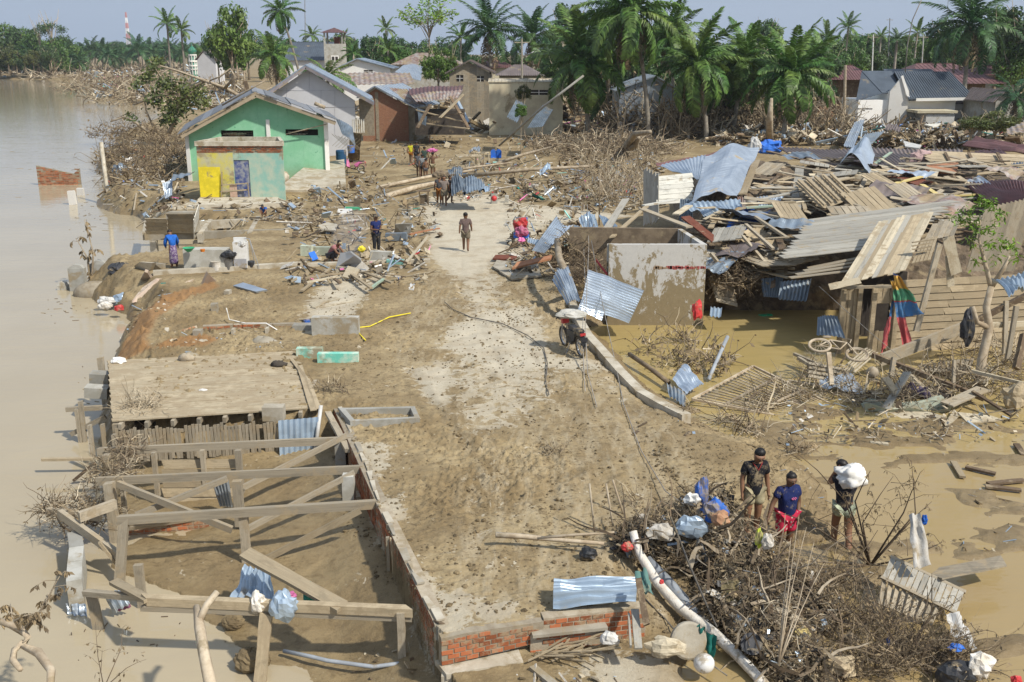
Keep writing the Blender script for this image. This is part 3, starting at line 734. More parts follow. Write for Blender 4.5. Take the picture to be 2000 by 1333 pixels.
beam(690,925,480,1035,.06,.12,.0,-.75,label='middle diagonal brace from the brick wall down toward the middle post')
beam(702,998,520,1092,.06,.12,-.05,-1.1,label='lower diagonal brace from the brick wall to the pit mud',mat='wood_tan')
def post(x,y,zt=0.,zb=-1.35,w_=.18,d_=.14,lean=(0,0),label=None,mat='wood',name='timber_post'):
 a=P(x,y,zt);b=Vector((a.x+lean[0],a.y+lean[1],zb))
 return plank(a,b,w_,d_,mat,(0,1,0),name=name,straight=True,label=label,cat='post')
post(463,940,-.1,-1.1,.2,.14,label='post between the second and third crossing timbers')
post(475,1003,-.1,-1.25,.17,.12,label='tall centre post under the third crossing timber, standing in pit mud')
post(243,1010,0,-1.4,.18,.12,(-.16,-.25),label='leaning left post under the end of the third crossing timber')
post(208,890,0,-2,.16,.14,label='left end post of the farthest crossing timber')
post(213,945,0,-2,.2,.16,label='left end post wrapped in roots below the second crossing timber')
post(783,1196,-.15,-1.0,.13,.12,label='short post under the right end of the lowest crossing timber')
post(767,1052,-.02,-1.1,.1,.06,(.05,-.05),label='upright board against the long brick wall, halfway down',mat='wood_tan')
post(757,1050,-.02,-.75,.06,.06,label='thin stake against the long brick wall beside the upright board')
post(734,930,.05,-1.1,.1,.08,(.02,-.1),label='upright board against the long brick wall near the third timber')
post(270,1104,-.45,-1.4,.16,.1,label='short stub post standing in mud left of the pit')
post(520,1200,-.25,-1.3,.2,.08,(-.1,-.3),label='tan board dropping from the lowest timber into the muddy water',mat='wood_tan')
post(180,1165,-.7,-1.45,.2,.06,(.1,-.1),label='short board standing in water at the river edge')
post(430,775,0,-1,.1,.1,label='post behind the slat fence')
post(465,880,0,-1.,.14,.12,label='short post under the farthest crossing timber')
post(395,880,0,-1.,.1,.1,label='narrow post under the farthest crossing timber, left of the short one')
post(300,885,0,-1.,.1,.1,label='narrow post near the left end of the farthest crossing timber')
for i,(x,y)in enumerate(((680,930),(665,862))):
 mb=MB();mb.box((0,0,-.5),(.24,.24,1.05));q=mb.build('concrete_pillar',M['conc_grey'],label=('rough concrete pillar stub standing by the brick wall in the pit','rough concrete pillar stub by the wall at the white pipe')[i],cat='pillar');q.location=P(x,y,-.05)
for i,(x,y,L)in enumerate(((640,806,1.0),(650,826,.9))):
 plank(P(x,y,.05),P(x+30,y+55,-.1),.14,.09,'wood',label=('muddy board leaning off the deck corner into the pit','second muddy board beside the deck corner board')[i],cat='board',name='board')
plankpanel('plank_wall',[P(318,898,-.25),P(318,990,-1.3),P(468,990,-1.3),P(468,896,-.25)],5,'wood_tan',parent=None,label='muddy horizontal plank wall inside the pit under the second timber',cat='plank wall')
plankpanel('brick_base_boards',[P(252,1022,-.9),P(252,1036,-1.1),P(420,1012,-1.1),P(420,1000,-.9)],2,'wood',label='two low boards above the short submerged brick course',cat='boards')
brick_wall('brick_footing',P(240,1046,-1.3),P(420,1032,-1.3),-1.45,lambda t:-1.12+.04*t,th=.2,miss=0,label='short brick footing showing just above the pit water',cat='brick wall')
sheet('metal_sheet',[P(412,935,-.3),P(445,935,-.3),P(455,990,-1.0),P(428,990,-1.0)],5,.02,'zinc',label='narrow corrugated sheet hanging behind the centre post',cat='corrugated sheet')
pts=[P(148,1063,-.95),P(153,1095,-.95),P(150,1125,-.95),P(148,1165,-.95)]
for i in range(3):
 mb=MB();mb.bar(pts[i].lerp(pts[i+1],.02),pts[i].lerp(pts[i+1],.97),.26,.6+U(-.05,.05));mb.build('wall_remnant',M['conc_grey'],label=('farthest block of the broken concrete wall standing in the river','middle block of the broken concrete wall standing in the river','nearest block of the broken concrete wall standing in the river')[i],cat='concrete block',group='broken wall blocks in the river')
beam(95,1000,195,1010,.1,.16,-.6,label='muddy board jutting over the river from the tangled left corner',mat='wood')
beam(118,1004,235,1088,.1,.18,-.4,-.8,label='thick board sloping down right from the debris clump over the river',mat='wood')
beam(155,1010,225,985,.1,.2,-.3,label='short thick board joining the debris clump to the left post')
beam(194,1060,243,1122,.05,.05,-.5,-1.2,label='thin pole leaning beside the leaning left post',mat='wood_tan')
beam(80,898,200,896,.1,.06,-.9,label='thin board projecting over the river beside the slat fence',mat='wood_tan')
beam(145,938,185,905,.1,.06,-1.2,-.7,label='short dark board dipping into the river left of the fence',mat='wood_dark')
beam(130,800,210,796,.1,.12,-.5,label='muddy rail at the far left of the deck stilts')
beam(140,848,205,815,.08,.12,-1.1,-.6,label='diagonal strut under the left rail of the deck',mat='wood')
for i,(x,y,zt)in enumerate(((157,785,-.2),(150,800,-.4))):post(x,y,zt,-2,.1,.1,label=('taller stilt left of the deck','shorter stilt left of the deck')[i])
post(196,700,.2,-2,.16,.12,label='stub post at the far left corner of the deck')
for i,(x,y,sx,z)in enumerate(((196,738,.5,-.25),(190,765,.6,-.5))):
 mb=MB();mb.box((0,0,0),(sx,.35,.3));q=mb.build('concrete_block',M['conc_grey'],label=('upper grey concrete chunk hanging off the left side of the deck','lower grey concrete chunk hanging off the left side of the deck')[i],cat='concrete block');q.location=P(x,y,z);q.rotation_euler=(.05,.1,.1)
for i,(x,y)in enumerate(((200,830),(175,832),(222,850),(236,925))):
 post(x,y,-.1,-1.9,.09,.09,label=('stilt under the left front of the deck','outer stilt under the left front of the deck','stilt at the left end of the slat fence','slim post among roots by the second timber')[i])
for i,(a,b,w_)in enumerate((((612,800),(585,715),.16),((568,700),(600,742),.1),((600,742),(622,798),.14))):
 plank(P(*a,.09),P(*b,.09),w_,.03,'wood_tan',name='board',label=('loose board along the right edge of the plank deck','short split board at the far right corner of the deck','pale board at the right edge of the deck near the fence')[i],cat='board')
blob('mud_lump',P(365,700,.12),(.22,.15,.13),'mortar',jit=.2,label='lump of broken cement on the far edge of the plank deck',cat='rubble')
blob('mud_lump',P(545,712,.1),(.22,.12,.1),'dark',jit=.3,sd=3,label='dark rag lump on the far right part of the deck',cat='rag')
crumple('plastic_bag',P(232,705,.1),(.2,.15,.1),'white',2,label='crumpled white bag at the far left corner of the deck',cat='bag')
crumple('rag',P(397,762,.07),(.1,.06,.03),'white',5,label='small white scrap lying mid deck',cat='scrap')
for i,(x,y,r)in enumerate(((492,1290,.3),(455,1215,.2))):
 mb=MB();mb.ball((0,0,0),(r,r*.75,r*.7),26,16,None,.09,i);q=mb.build('earth_clod',M['pebbles'],label=('big round clod of earth and roots sitting in the pit water','clod of earth under the lowest crossing timber')[i],cat='earth clod');q.location=P(x,y,RIVER+.15)
sheet('metal_sheet',[P(480,1105,-.5),P(530,1120,-.5),P(535,1170,-.6),P(452,1172,-.8)],5,.035,'zinc_blue',bend=.3,dent=.15,label='crumpled pale blue sheet leaning on the lowest crossing timber',cat='corrugated sheet')
crumple('cloth',P(553,1185,-.1),(.2,.16,.24),'zinc_blue',4,label='pale blue plastic sheet bundled over the lowest timber',cat='plastic sheet')
crumple('cloth',P(505,1178,-.12),(.13,.12,.2),'grime_white',9,label='stained white cloth wrapped on the lowest timber',cat='cloth')
crumple('cloth',P(567,1163,-.05),(.1,.06,.06),'pink',12,label='pink cloth scrap behind the pale blue plastic',cat='cloth')
crumple('cloth',P(607,1165,-.3),(.13,.08,.22),'teal',15,label='teal cloth hanging beside the wide fallen board',cat='cloth')
sheet('metal_sheet',[P(205,1168,-.8),P(235,1150,-.7),P(255,1180,-1.0),P(222,1200,-1.2)],3,.03,'zinc',bend=.3,dent=.1,label='bent silver sheet scrap at the river corner',cat='metal scrap')
sheet('metal_sheet',[P(130,1178,-1.1),P(170,1180,-1.1),P(172,1205,-1.3),P(135,1200,-1.3)],3,.03,'zinc',bend=.2,dent=.1,label='bright bent metal scrap half sunk at the river edge',cat='metal scrap')
sheet('metal_sheet',[P(225,1185,-1.1),P(250,1172,-.95),P(256,1186,-1.1),P(230,1195,-1.25)],3,.01,flat('plum_sheet',(.22,.08,.14)),label='plum coloured sheet scrap at the river corner',cat='metal scrap')
rod('grey_pipe',[P(554,1272,-1.15),P(612,1284,-1.1),P(640,1291,-1.1),P(730,1303,-1.05),P(790,1295,-1.0),P(822,1274,-.95)],.035,'pipe',label='long grey plastic pipe lying in the mud at the foot of the brick wall',cat='pipe')
def midwall(x0,y0,x1,y1,h,lab,z=-.42,**k):
 a,b=P(x0,y0,z),P(x1,y1,z)
 return brick_wall('garden_wall',a,b,z,z+h,th=.18,bw=.19,label=lab,cat='brick wall',**k)
midwall(398,664,456,661,.44,'low brick wall panel right of the concrete post',z=-.3)
midwall(458,660,522,658,.42,'middle low brick wall panel, muddier than its neighbours',z=-.3,miss=.25)
midwall(524,658,578,656,.4,'low brick wall panel ending at the concrete trough',z=-.3)
for i,(x,y,w_)in enumerate(((388,666,.26),(457,664,.08),(523,662,.08))):
 mb=MB();mb.box((0,0,.05),(w_,.25,.62));q=mb.build('concrete_post',M['conc'],label=('square concrete post between leaning and standing brick walls','thin post between the first and middle brick panels','thin post between the middle and last brick panels')[i],cat='post');q.location=P(x,y,-.2)
def leanwall(cs,lab,nb=9,nr=6):
 a,b,c,d=[Vector(p)for p in cs];o=(a+b+c+d)/4;n=(b-a).cross(d-a).normalized()
 if n.z<0:n=-n
 root=empty('leaning_brick_wall',o,label=lab,cat='brick wall');mb=MB();mb.extr([p-o for p in cs],-n*.14);mb.build('mortar_core',M['mortar'],root)
 L=((b-a).length+(c-d).length)/2;Hh=((d-a).length+(c-b).length)/2;bw,bh=L/nb*.9,Hh/nr*.75
 m2=MB();m2.box((0,0,0),(bw,bh,.06));me=m2.data('brick',M['brick'])
 for r_ in range(nr):
  for k in range(nb-r_%2):
   u=(k+.5+.5*(r_%2))/nb;v=(r_+.5)/nr;p=(a*(1-u)+b*u)*(1-v)+(d*(1-u)+c*u)*v
   if rnd.random()<.05:continue
   q=link('brick',me,root);mx_=frame3(((b-a)*(1-v)+(c-d)*v),n).to_4x4();mx_.translation=p-o-n*.015;q.matrix_local=mx_
 return root
leanwall([P(264,700,-.75),P(322,676,-.4),P(320,652,-.1),P(264,672,-.3)],'leftmost leaning brick wall slab above the orange bank',8,6)
leanwall([P(332,672,-.4),P(384,656,-.2),P(384,636,.05),P(330,652,0)],'leaning brick wall slab left of the concrete post',8,4)
slab('concrete_slab',[P(325,690,-.35),P(382,668,-.1),P(384,662,0),P(322,680,-.2)],.12,'conc_grey',label='tilted dark concrete beam below the leaning brick walls',cat='concrete slab')
slab('concrete_slab',[P(318,700,-.5),P(330,640,.05),P(322,640,.05),P(306,700,-.5)],.12,'conc',label='tilted concrete post between the two leaning brick walls',cat='concrete slab')
for i,(x,y,r)in enumerate(((398,672,.24),(515,672,.42),(370,700,.3),(575,688,.15))):
 blob('rubble_lump',P(x,y,-.1),(r,r*.7,r*.55),'conc',jit=.15,sd=i,label=('round cement lump beside the concrete post','large elongated cement lump on the mud behind the deck','broken cement lump at the far deck edge','small orange lump left of the teal block')[i],cat='rubble')
M['teal_block']=weather('teal_peeling_paint',(.12,.42,.33),(.50,.52,.42),2.5,.25,.8)
for i,(x,y,sx,sz)in enumerate(((606,697,.75,.22),(661,706,1.15,.2))):
 mb=MB();mb.box((0,0,sz/2),(sx,.22,sz+.1));q=mb.build('painted_block',M['teal_block'],label=('smaller teal painted concrete block behind the plank deck','longer pale block with peeling teal paint near the deck corner')[i],cat='concrete block');q.location=P(x,y,0)
mb=MB();mb.box((0,0,.3),(1.45,.3,.8));q=mb.build('concrete_box',M['conc_grey'],label='pale concrete box wall with curved boards lying on it',cat='concrete box');q.location=P(655,655,0)+Vector((0,.15,-.15))
mb=MB();mb.box((0,0,.14),(.75,.35,.28));q=mb.build('concrete_trough',M['conc_grey'],label='small concrete trough at the end of the brick panels',cat='trough');q.location=P(597,650,-.1)
crumple('blue_tap',P(599,628,.2),(.12,.08,.07),'blue',3,label='blue plastic piece on the small concrete trough',cat='plastic scrap')
for i,(a,b,w_)in enumerate((((608,598),(660,582),.3),((625,600),(690,588),.25),((612,602),(640,585),.2))):
 plank(P(*a,.6),P(*b,.75),w_,.03,'wood_pale',name='board',label=('longest curved pale board on the concrete box','lower curved pale board on the concrete box','short pale board at the back of the concrete box')[i],cat='board')
kp=[P(x,y,.0)for x,y in((1118,585),(1132,620),(1152,655),(1180,685),(1215,725),(1255,765),(1300,790),(1345,812))]
mb=MB()
for a,b in zip(kp,kp[1:]):
 mb.bar(a+Vector((-.05,0,-.42)),b+Vector((-.05,0,-.42)),.27,.91)
mb.build('road_kerb',M['conc'],kind='structure')
mb=MB();mb.bar(P(300,540,-.1),P(600,522,-.1),.3,.45);mb.build('low_concrete_wall',M['conc'],label='long low concrete wall base running from the river rubble to the white slab',cat='concrete wall')
mb=MB();mb.bar(P(600,520,.0),P(840,512,.0),.25,.25);mb.build('low_concrete_wall',M['conc'],label='buried low wall base continuing right toward the road',cat='concrete wall')
mb=MB();mb.box((0,0,.45),(1.72,.6,.95));q=mb.build('wash_block',M['conc_grey'],label='big plain grey concrete wash block with bowls on top',cat='concrete block');q.location=P(402,528,0)+Vector((0,.3,-.1))
mb=MB();mb.lathe((0,0,0),[(.08,0),(.2,.12),(.24,.16),(.19,.13)],16);q=mb.build('basin',M['green_p'],label='green plastic basin on the left end of the wash block',cat='basin');q.location=P(369,492,.82)
mb=MB();mb.lathe((0,0,0),[(.08,0),(.1,.1),(.09,.1)],12);q=mb.build('bowl',M['orange'],label='small orange bowl on the wash block',cat='bowl');q.location=P(396,492,.84)
root=empty('washing_machine',P(473,524,0),rz=.05,label='white twin tub washing machine standing on the low wall',cat='washing machine')
mb=MB();mb.box((0,0,.55),(.52,.5,1.0));mb.build('body',M['white'],root)
mb=MB();mb.box((0,-.256,.25),(.5,.012,.36));mb.build('lower_panel',flat('grey_panel',(.5,.5,.52)),root)
mb=MB();mb.box((-.02,0,1.07),(.5,.46,.04));mb.build('lid',M['white'],root)
mb=MB();mb.box((-.05,.2,1.15),(.5,.1,.14));mb.build('control_panel',M['white'],root)
crumple('plastic_jug',P(473,477,1.25),(.15,.13,.12),'white',8,label='pale jug and cloth lying on the washing machine',cat='jug')
mb=MB();mb.lathe((0,0,0),[(.2,0),(.24,.55),(.25,.56),(.22,.56)],18);mb.tube([(-.25,0,.4),(-.3,0,.35),(-.26,0,.28)],.015);q=mb.build('cooking_drum',M['steel'],label='tall grey steel drum left of the washing machine',cat='drum');q.location=P(446,526,0)
mb=MB();mb.lathe((0,0,0),[(.15,0),(.18,.35),(.2,.36),(.17,.35)],16);q=mb.build('bucket',M['grime_white'],label='white paint bucket with green label in front of the wash block',cat='bucket');q.location=P(423,528,0)
crumple('pot',P(446,498,.62),(.28,.16,.16),'black',4,label='black appliance heap on the steel drum',cat='appliance')
mb=MB();mb.lathe((0,0,0),[(.1,0),(.14,.2),(.13,.25)],14);q=mb.build('pot',M['black'],label='black cooking pot right of the washing machine',cat='pot');q.location=P(491,522,.05)
mb=MB();mb.tube([(0,0,1.2),(.35,-.1,0)],.015);mb.tube([(0,0,1.2),(.1,.3,0)],.015);mb.tube([(0,0,1.2),(-.2,0,1.2)],.015);q=mb.build('metal_stand',M['steel'],label='thin metal stand leaning at the right of the washing machine',cat='stand');q.location=P(491,524,0)
def stump(x,y,wd,h,lab,**k):
 mb=MB();mb.box((0,0,h/2-.5),(wd,.3,h+1));top=[(-wd/2,-.12,h),(-.1*wd,-.1,h+.16),(.3*wd,-.1,h+.12),(wd/2,-.12,h)]
 mb.extr([Vector(p)for p in top],(0,.22,0));q=mb.build('pillar_stump',M['conc_grey'],label=lab,cat='pillar stump');q.location=P(x,y,RIVER);return q
stump(155,568,.66,.98,'tall concrete pillar stump standing in the river, left one')
stump(198,560,.7,1.0,'tall concrete pillar stump right of the dead sapling')
stump(124,566,.4,.2,'low broken stump just above the river surface')
blob('mud_mound',P(190,575,RIVER+.05),(1.0,.5,.55),'mortar',20,12,.03,5,label='rounded muddy mound at the foot of the pillar stumps',cat='mound')
mb=MB();mb.ball((0,0,0),(.5,.4,.3),16,10,None,.2,3);q=mb.build('black_tarp',M['black'],label='black plastic tarp bundle on a metal drum by the rubble',cat='tarp');q.location=P(236,528,-.25)
mb=MB();mb.lathe((0,0,0),[(.3,0),(.36,.4),(.33,.4)],14);q=mb.build('metal_drum',M['dark'],label='squashed dark drum below the black tarp',cat='drum');q.location=P(236,548,-.75)
def slabpx(name,pts,zs,th,mat,lab,cat='concrete slab'):
 return slab(name,[P(x,y,z)for(x,y),z in zip(pts,zs)],th,mat,label=lab,cat=cat)
M['pink_conc']=weather('pinkish_terrazzo',(.50,.41,.32),(.44,.33,.25),3,.2,.85,bump=.3)
slabpx('concrete_slab',[(258,588),(318,576),(350,548),(305,544),(278,562)],(-.75,-.6,-.05,0,-.35),.14,'pink_conc','large pinkish slab sloping to the river below the low wall')
slabpx('concrete_slab',[(272,552),(302,545),(290,528),(284,526)],(-.5,-.2,.3,.35),.12,'pink_conc','triangular white edged slab standing above the large pink slab')
slabpx('concrete_slab',[(392,555),(422,548),(403,530)],(-.02,0,.5),.12,'pink_conc','triangular pinkish slab leaning on the low concrete wall')
slabpx('concrete_slab',[(268,538),(285,540),(298,514),(272,512),(262,520)],(-.4,-.3,.35,.35,.1),.15,'conc','upright broken slab beside the black tarp')
slabpx('concrete_slab',[(295,530),(318,528),(318,516),(300,514)],(-.1,0,.25,.3),.15,'conc','small square slab left of the woman in blue')
slabpx('concrete_slab',[(340,570),(372,560),(378,545),(350,556)],(-.3,-.15,.1,-.1),.08,'pink_conc','thin broken slab right of the large pink slab')
for i,(x,y,m,s_,lab)in enumerate(((258,570,'green_p',.16,'green plastic bowl on the river rubble'),(240,585,'zinc_blue',.4,'blue grey crumpled sheet by the water'),(208,588,'white',.32,'white plastic bag heap at the water edge'),(232,602,'red',.2,'dark red cloth at the water edge'),(205,598,'grime_white',.25,'muddy sack lump at the water edge'))):
 crumple('litter_lump',P(x,y,-.9+.1*(i==0)),(s_,s_*.6,s_*.55),m,i,label=lab,cat='litter')
root=empty('house_footing',P(390,468,-.1),label='muddy timber and concrete house footing frame above the water',cat='house footing');o=root.location
for(x0,y0,x1,y1,z)in((283,462,555,455,0),(555,455,700,428,0),(390,440,700,424,0),(285,440,390,440,0),(390,466,412,436,0),(488,462,505,430,0),(590,452,560,428,0),(283,462,287,438,0)):
 mb=MB();mb.bar(P(x0,y0,z-.15)-o,P(x1,y1,z-.15)-o,.22,.4+U(-.04,.04));mb.build('beam',M['conc'],root)
for x in(300,340,384,490):
 mb=MB();a=P(x,470,-.35)-o;mb.bar(a,a-Vector((0,0,1.6)),.3,.3,(0,1,0));mb.build('pier',M['conc'],root)
plankpanel('wooden_crate',[P(285,458,.02),P(285,427,.9),P(326,427,.9),P(326,458,.02)],4,'wood',label='lower plank crate on the left end of the house footing',cat='crate',gap=.04)
plankpanel('wooden_cabinet',[P(327,456,.02),P(327,418,1.1),P(378,418,1.1),P(378,456,.02)],4,'wood',label='taller plank cabinet with white end on the house footing',cat='cabinet',gap=.04)
mb=MB();mb.extr([P(327,456,.02),P(378,456,.02),P(378,456,.02)+Vector((.15,.6,0)),P(327,456,.02)+Vector((.15,.6,0))],(0,0,1.0));mb.build('cabinet_carcass',M['conc'],label='pale carcass behind the taller cabinet planks',cat='cabinet')
plankpanel('white_end_board',[P(379,456,.02),P(388,448,.02),P(388,412,1.1),P(379,418,1.1)],1,'wood_white',label='white end board of the taller cabinet',cat='board')
# houses
def V(*a):return Vector(a)
def gable_roof(name,root,o,e0,r0,e1,dy,mat,ncor=0,th=.08,over=0.0):
 """e0,r0,e1 eave-ridge-eave points of the front; dy vector to the back"""
 for nm,(a,b)in((name,(e0,r0)),(name,(e1,r0))):
  mb=MB();mb.extr([a-o,b-o,b+dy-o,a+dy-o],(0,0,th));rf=mb.build(nm,M[mat],root)
  if ncor:
   m2=MB()
   for i in range(ncor+1):
    p=a.lerp(b,.0)+dy*(i/ncor)-o;q=b+dy*(i/ncor)-o
    m2.bar(p+V(0,0,th+.03),q+V(0,0,th+.03),.05,.05)
   m2.build('roof_rib',M[mat],rf,kind='stuff')
# green house
M['green_wall']=None
t=NT('green_house_paint');pos=t.wpos();n=t.noise(pos,.8,6,.7);n2=t.noise(pos,3.5,5,.7)
col=t.mix(t.ramp(n,.4,.7),(0.235,0.52,0.315),(0.31,0.585,0.39));col=t.mix(t.math('MULTIPLY',t.ramp(n2,.62,.68),.6),col,(.05,.26,.14))
sx=t.new('SeparateXYZ');t.l.new(pos,sx.inputs[0]);col=t.mix(t.ramp(t.math('ADD',sx.outputs[2],t.math('MULTIPLY',n,1.6)),2.1,1.0),col,(.27,.40,.235));sv=t.new('Mapping');sv.inputs['Scale'].default_value=(3,3,.35);t.l.new(pos,sv.inputs[0]);col=t.mix(t.math('MULTIPLY',t.ramp(t.noise(sv.outputs[0],1.0,5,.7),.55,.72),.5),col,(.16,.36,.22))
n4=t.noise(pos,30,2,.5);col=t.mix(t.math('MULTIPLY',t.ramp(n4,.7,.74),.7),col,(.03,.09,.05))
M['green_wall']=t.fin(col,.8,0,.2)
GY=69
def GH(px,py):return Q(px,py,GY)
gl,gr=GH(376,384).x,GH(644,384).x
ez=GH(640,234).z;pk=GH(507,183);elz=GH(376,262).z
root=empty('green_house',(pk.x,GY,0),label='big green gable house with dark sheet roof and two barred wall openings',cat='house');o=root.location.copy()
def holed_wall(pts_top,x0,x1,zb,holes,y,th,mat,root,o,name='wall'):
 """front wall between x0 and x1 under a roofline, with rectangular holes (xa,xb,za,zb)"""
 mb=MB();xs=sorted(set([x0,x1]+[h[0]for h in holes]+[h[1]for h in holes]+[p[0]for p in pts_top if x0<p[0]<x1]))
 def top(x):
  for(xa,za),(xb,zb_)in zip(pts_top,pts_top[1:]):
   if xa-1e-6<=x<=xb+1e-6:return za+(zb_-za)*(x-xa)/(xb-xa)
  return pts_top[-1][1]
 for a,b in zip(xs,xs[1:]):
  hh=[h for h in holes if h[0]<=a+1e-6 and h[1]>=b-1e-6]
  segs=[(zb,None)]
  if hh:segs=[(zb,hh[0][2]),(hh[0][3],None)]
  for z0,z1 in segs:
   ta,tb=(top(a),top(b))if z1 is None else(z1,z1)
   mb.hexa([V(a,y,z0)-o,V(b,y,z0)-o,V(b,y+th,z0)-o,V(a,y+th,z0)-o,V(a,y,ta)-o,V(b,y,tb)-o,V(b,y+th,tb)-o,V(a,y+th,ta)-o])
 return mb.build(name,M[mat]if isinstance(mat,str)else mat,root)
h1=(GH(411,0).x,GH(477,0).x,GH(411,268).z,GH(411,255).z);h2=(GH(542,0).x,GH(608,0).x,GH(542,265).z,GH(542,253).z)
prof=[(gl,elz),(pk.x,pk.z-.15),(gr,ez)]
holed_wall(prof,gl,gr,-.5,[h1,h2],GY,.18,'green_wall',root,o)
for x,e in((gl,elz),(gr-.2,ez)):
 mb=MB();mb.hexa([V(x,GY+.2,-.5)-o,V(x+.2,GY+.2,-.5)-o,V(x-1.9,GY+9,-.5)-o,V(x-2.1,GY+9,-.5)-o,V(x,GY+.2,e)-o,V(x+.2,GY+.2,e)-o,V(x-1.9,GY+9,e)-o,V(x-2.1,GY+9,e)-o]);mb.build('side_wall',M['green_wall'],root)
for(x,w_,zt,zb,d)in((gr-.02,.26,ez+.0,-.4,.1),((GH(508,0).x),.24,GH(508,234).z,GH(508,275).z,.06),(gl-.02,.24,elz,-.4,.08)):
 mb=MB();mb.box(V(x,GY-d/2-.02,(zt+zb)/2)-o,(w_,d+.04,zt-zb));mb.build('pillar',M['plaster'],root)
for h in(h1,h2):
 fr=MB();y=GY+.1
 for i in range(9):
  x=h[0]+(h[1]-h[0])*(i+.5)/9;fr.bar(V(x,y,h[2])-o,V(x,y,h[3])-o,.02,.02,(0,1,0))
 for z in(.33,.66):
  zz=h[2]+(h[3]-h[2])*z;fr.bar(V(h[0],y-.02,zz)-o,V(h[1],y-.02,zz)-o,.02,.02)
 fr.build('window_bars',M['dark'],root,kind='stuff')
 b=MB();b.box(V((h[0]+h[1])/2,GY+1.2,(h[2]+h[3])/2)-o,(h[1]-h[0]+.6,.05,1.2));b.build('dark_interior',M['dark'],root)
 for i in range(5):
  p=V(h[0]+U(.0,.6),GY+.3,h[2]+U(.02,.25))-o;plank(p,p+V(U(.6,1.2),0,U(-.1,.1)),.1,.05,'wood_orange' if i%2 else 'wood_pale',parent=root,name='board')
eL=V(GH(355,262).x,GY-.9,GH(355,262).z);pR=V(pk.x-.1,GY-.9,GH(500,177).z-.12);eR=V(GH(668,233).x,GY-.9,GH(668,236).z)
dy=V(-2.4,9.5,0)
M['sheet_roof']=weather('dark_sheet_roof',(.17,.18,.20),(.24,.245,.25),1.2,.15,.5,.2,.1)
for k,(a,b)in enumerate(((eL,pR),(eR,pR))):
 n_=7
 for i in range(n_):
  t0=i/n_;t1=(i+1.06)/n_
  p,q=a.lerp(b,t0),a.lerp(b,min(1,t1));lift=V(0,0,U(0,.05)+.03*(i%2));yy=V(0,U(-.12,.05),0)
  mb=MB();mb.extr([p-o+lift+yy,q-o+lift+V(0,0,.02)+yy,q+dy-o+lift,p+dy-o+lift],(0,0,.05));mb.build('roof_sheet',M['sheet_roof'],root)
for a,b in((eL+V(.2,.1,-.12),pR+V(0,.1,-.15)),(eR+V(-.3,.1,-.12),pR+V(0,.1,-.15))):
 mb=MB();mb.bar(a-o,b-o,.04,.24);mb.build('fascia_board',M['fascia'],root)
mb=MB();mb.bar(pR-o+V(0,0,.09),pR+dy-o+V(0,0,.09),.3,.06);mb.build('ridge_cap',M['sheet_roof'],root)
rod('branch',[GH(440,208)+V(0,-.7,.1),GH(500,178)+V(0,-.7,.25),GH(524,166)+V(0,-.6,.3)],.06,'bark',label='thin trunk lying along the left slope of the green house roof',cat='log')
rod('branch',[GH(618,206)+V(0,-.6,.15),GH(638,214)+V(0,-.6,.15)],.13,'bark',label='short log on the right slope of the green house roof',cat='log')
rod('pole',[GH(560,262)+V(0,-.3,0),GH(600,252)+V(0,-.4,0),GH(640,242)+V(0,-.4,0)],.035,'bark',label='thin pole caught across the right opening of the green house',cat='pole')
sheet('fallen_awning',[Q(655,232,71),Q(688,248,71),Q(694,285,70),Q(668,262,70)],9,.03,'zinc_dark',bend=.2,label='grey corrugated awning fallen beside the right wall of the green house',cat='corrugated sheet')
mb=MB()
for i in range(7):
 a=Q(648+6*i,262+2*i,71);mb.bar(a,a+V(.9,0,-.8),.04,.02);mb.bar(a+V(.9,0,0),a+V(0,0,-.8),.04,.02)
mb.build('lattice',M['wood_tan'],label='wooden lattice panel under the fallen grey awning',cat='lattice',kind='thing')
# yellow and green annexe in front
AY=60
def AH(px,py):return Q(px,py,AY)
al,ar,am=AH(359,0).x,AH(534,0).x,AH(432,0).x
root=empty('painted_annexe',(am,AY,0),label='roofless low annexe with yellow left half and faded turquoise right half',cat='building');o=root.location.copy()
zt=AH(440,299).z;zt2=AH(440,272).z
M['yel_wall']=weather('peeling_yellow_wall',(.66,.58,.08),(.52,.50,.36),1.2,.25,.85);M['tur_wall']=weather('faded_turquoise_wall',(.27,.50,.42),(.50,.55,.42),1.3,.2,.85)
dr=(AH(432,0).x+.02,AH(464,0).x,-.4,AH(440,313).z)
holed_wall([(al,zt),(am,zt)],al,am,-.5,[],AY,.15,'yel_wall',root,o);holed_wall([(am,zt),(ar,zt)],am,ar,-.5,[dr],AY,.15,'tur_wall',root,o)
mb=MB();mb.box(V((dr[0]+dr[1])/2,AY+.07,dr[3]/2-.2)-o,(dr[1]-dr[0]-.04,.05,dr[3]+.4));
M['blue_door']=weather('flaking_blue_door',(.05,.08,.26),(.35,.36,.38),3.5,.1,.6);mb.build('door',M['blue_door'],root)
mb=MB();mb.box(V((al+ar)/2,AY+.09,(zt+AH(440,283).z)/2)-o,(ar-al,.14,AH(440,283).z-zt));mb.build('brick_band',M['mortar'],root)
m2=MB();m2.box((0,0,0),(.2,.05,.06));me=m2.data('brick',M['brick']);zb0=zt+.05
for r_ in range(4):
 for k in range(int((ar-al)/.22)):
  if rnd.random()<.12:continue
  q=link('brick',me,root);q.location=V(al+.12+k*.22+.11*(r_%2),AY+.005,zb0+r_*.1)-o
mb=MB();zz=AH(440,281).z;mb.box(V((al+ar)/2,AY+.05,zz+.0)-o,(ar-al+.1,.3,.26));mb.build('ring_beam',M['conc'],root)
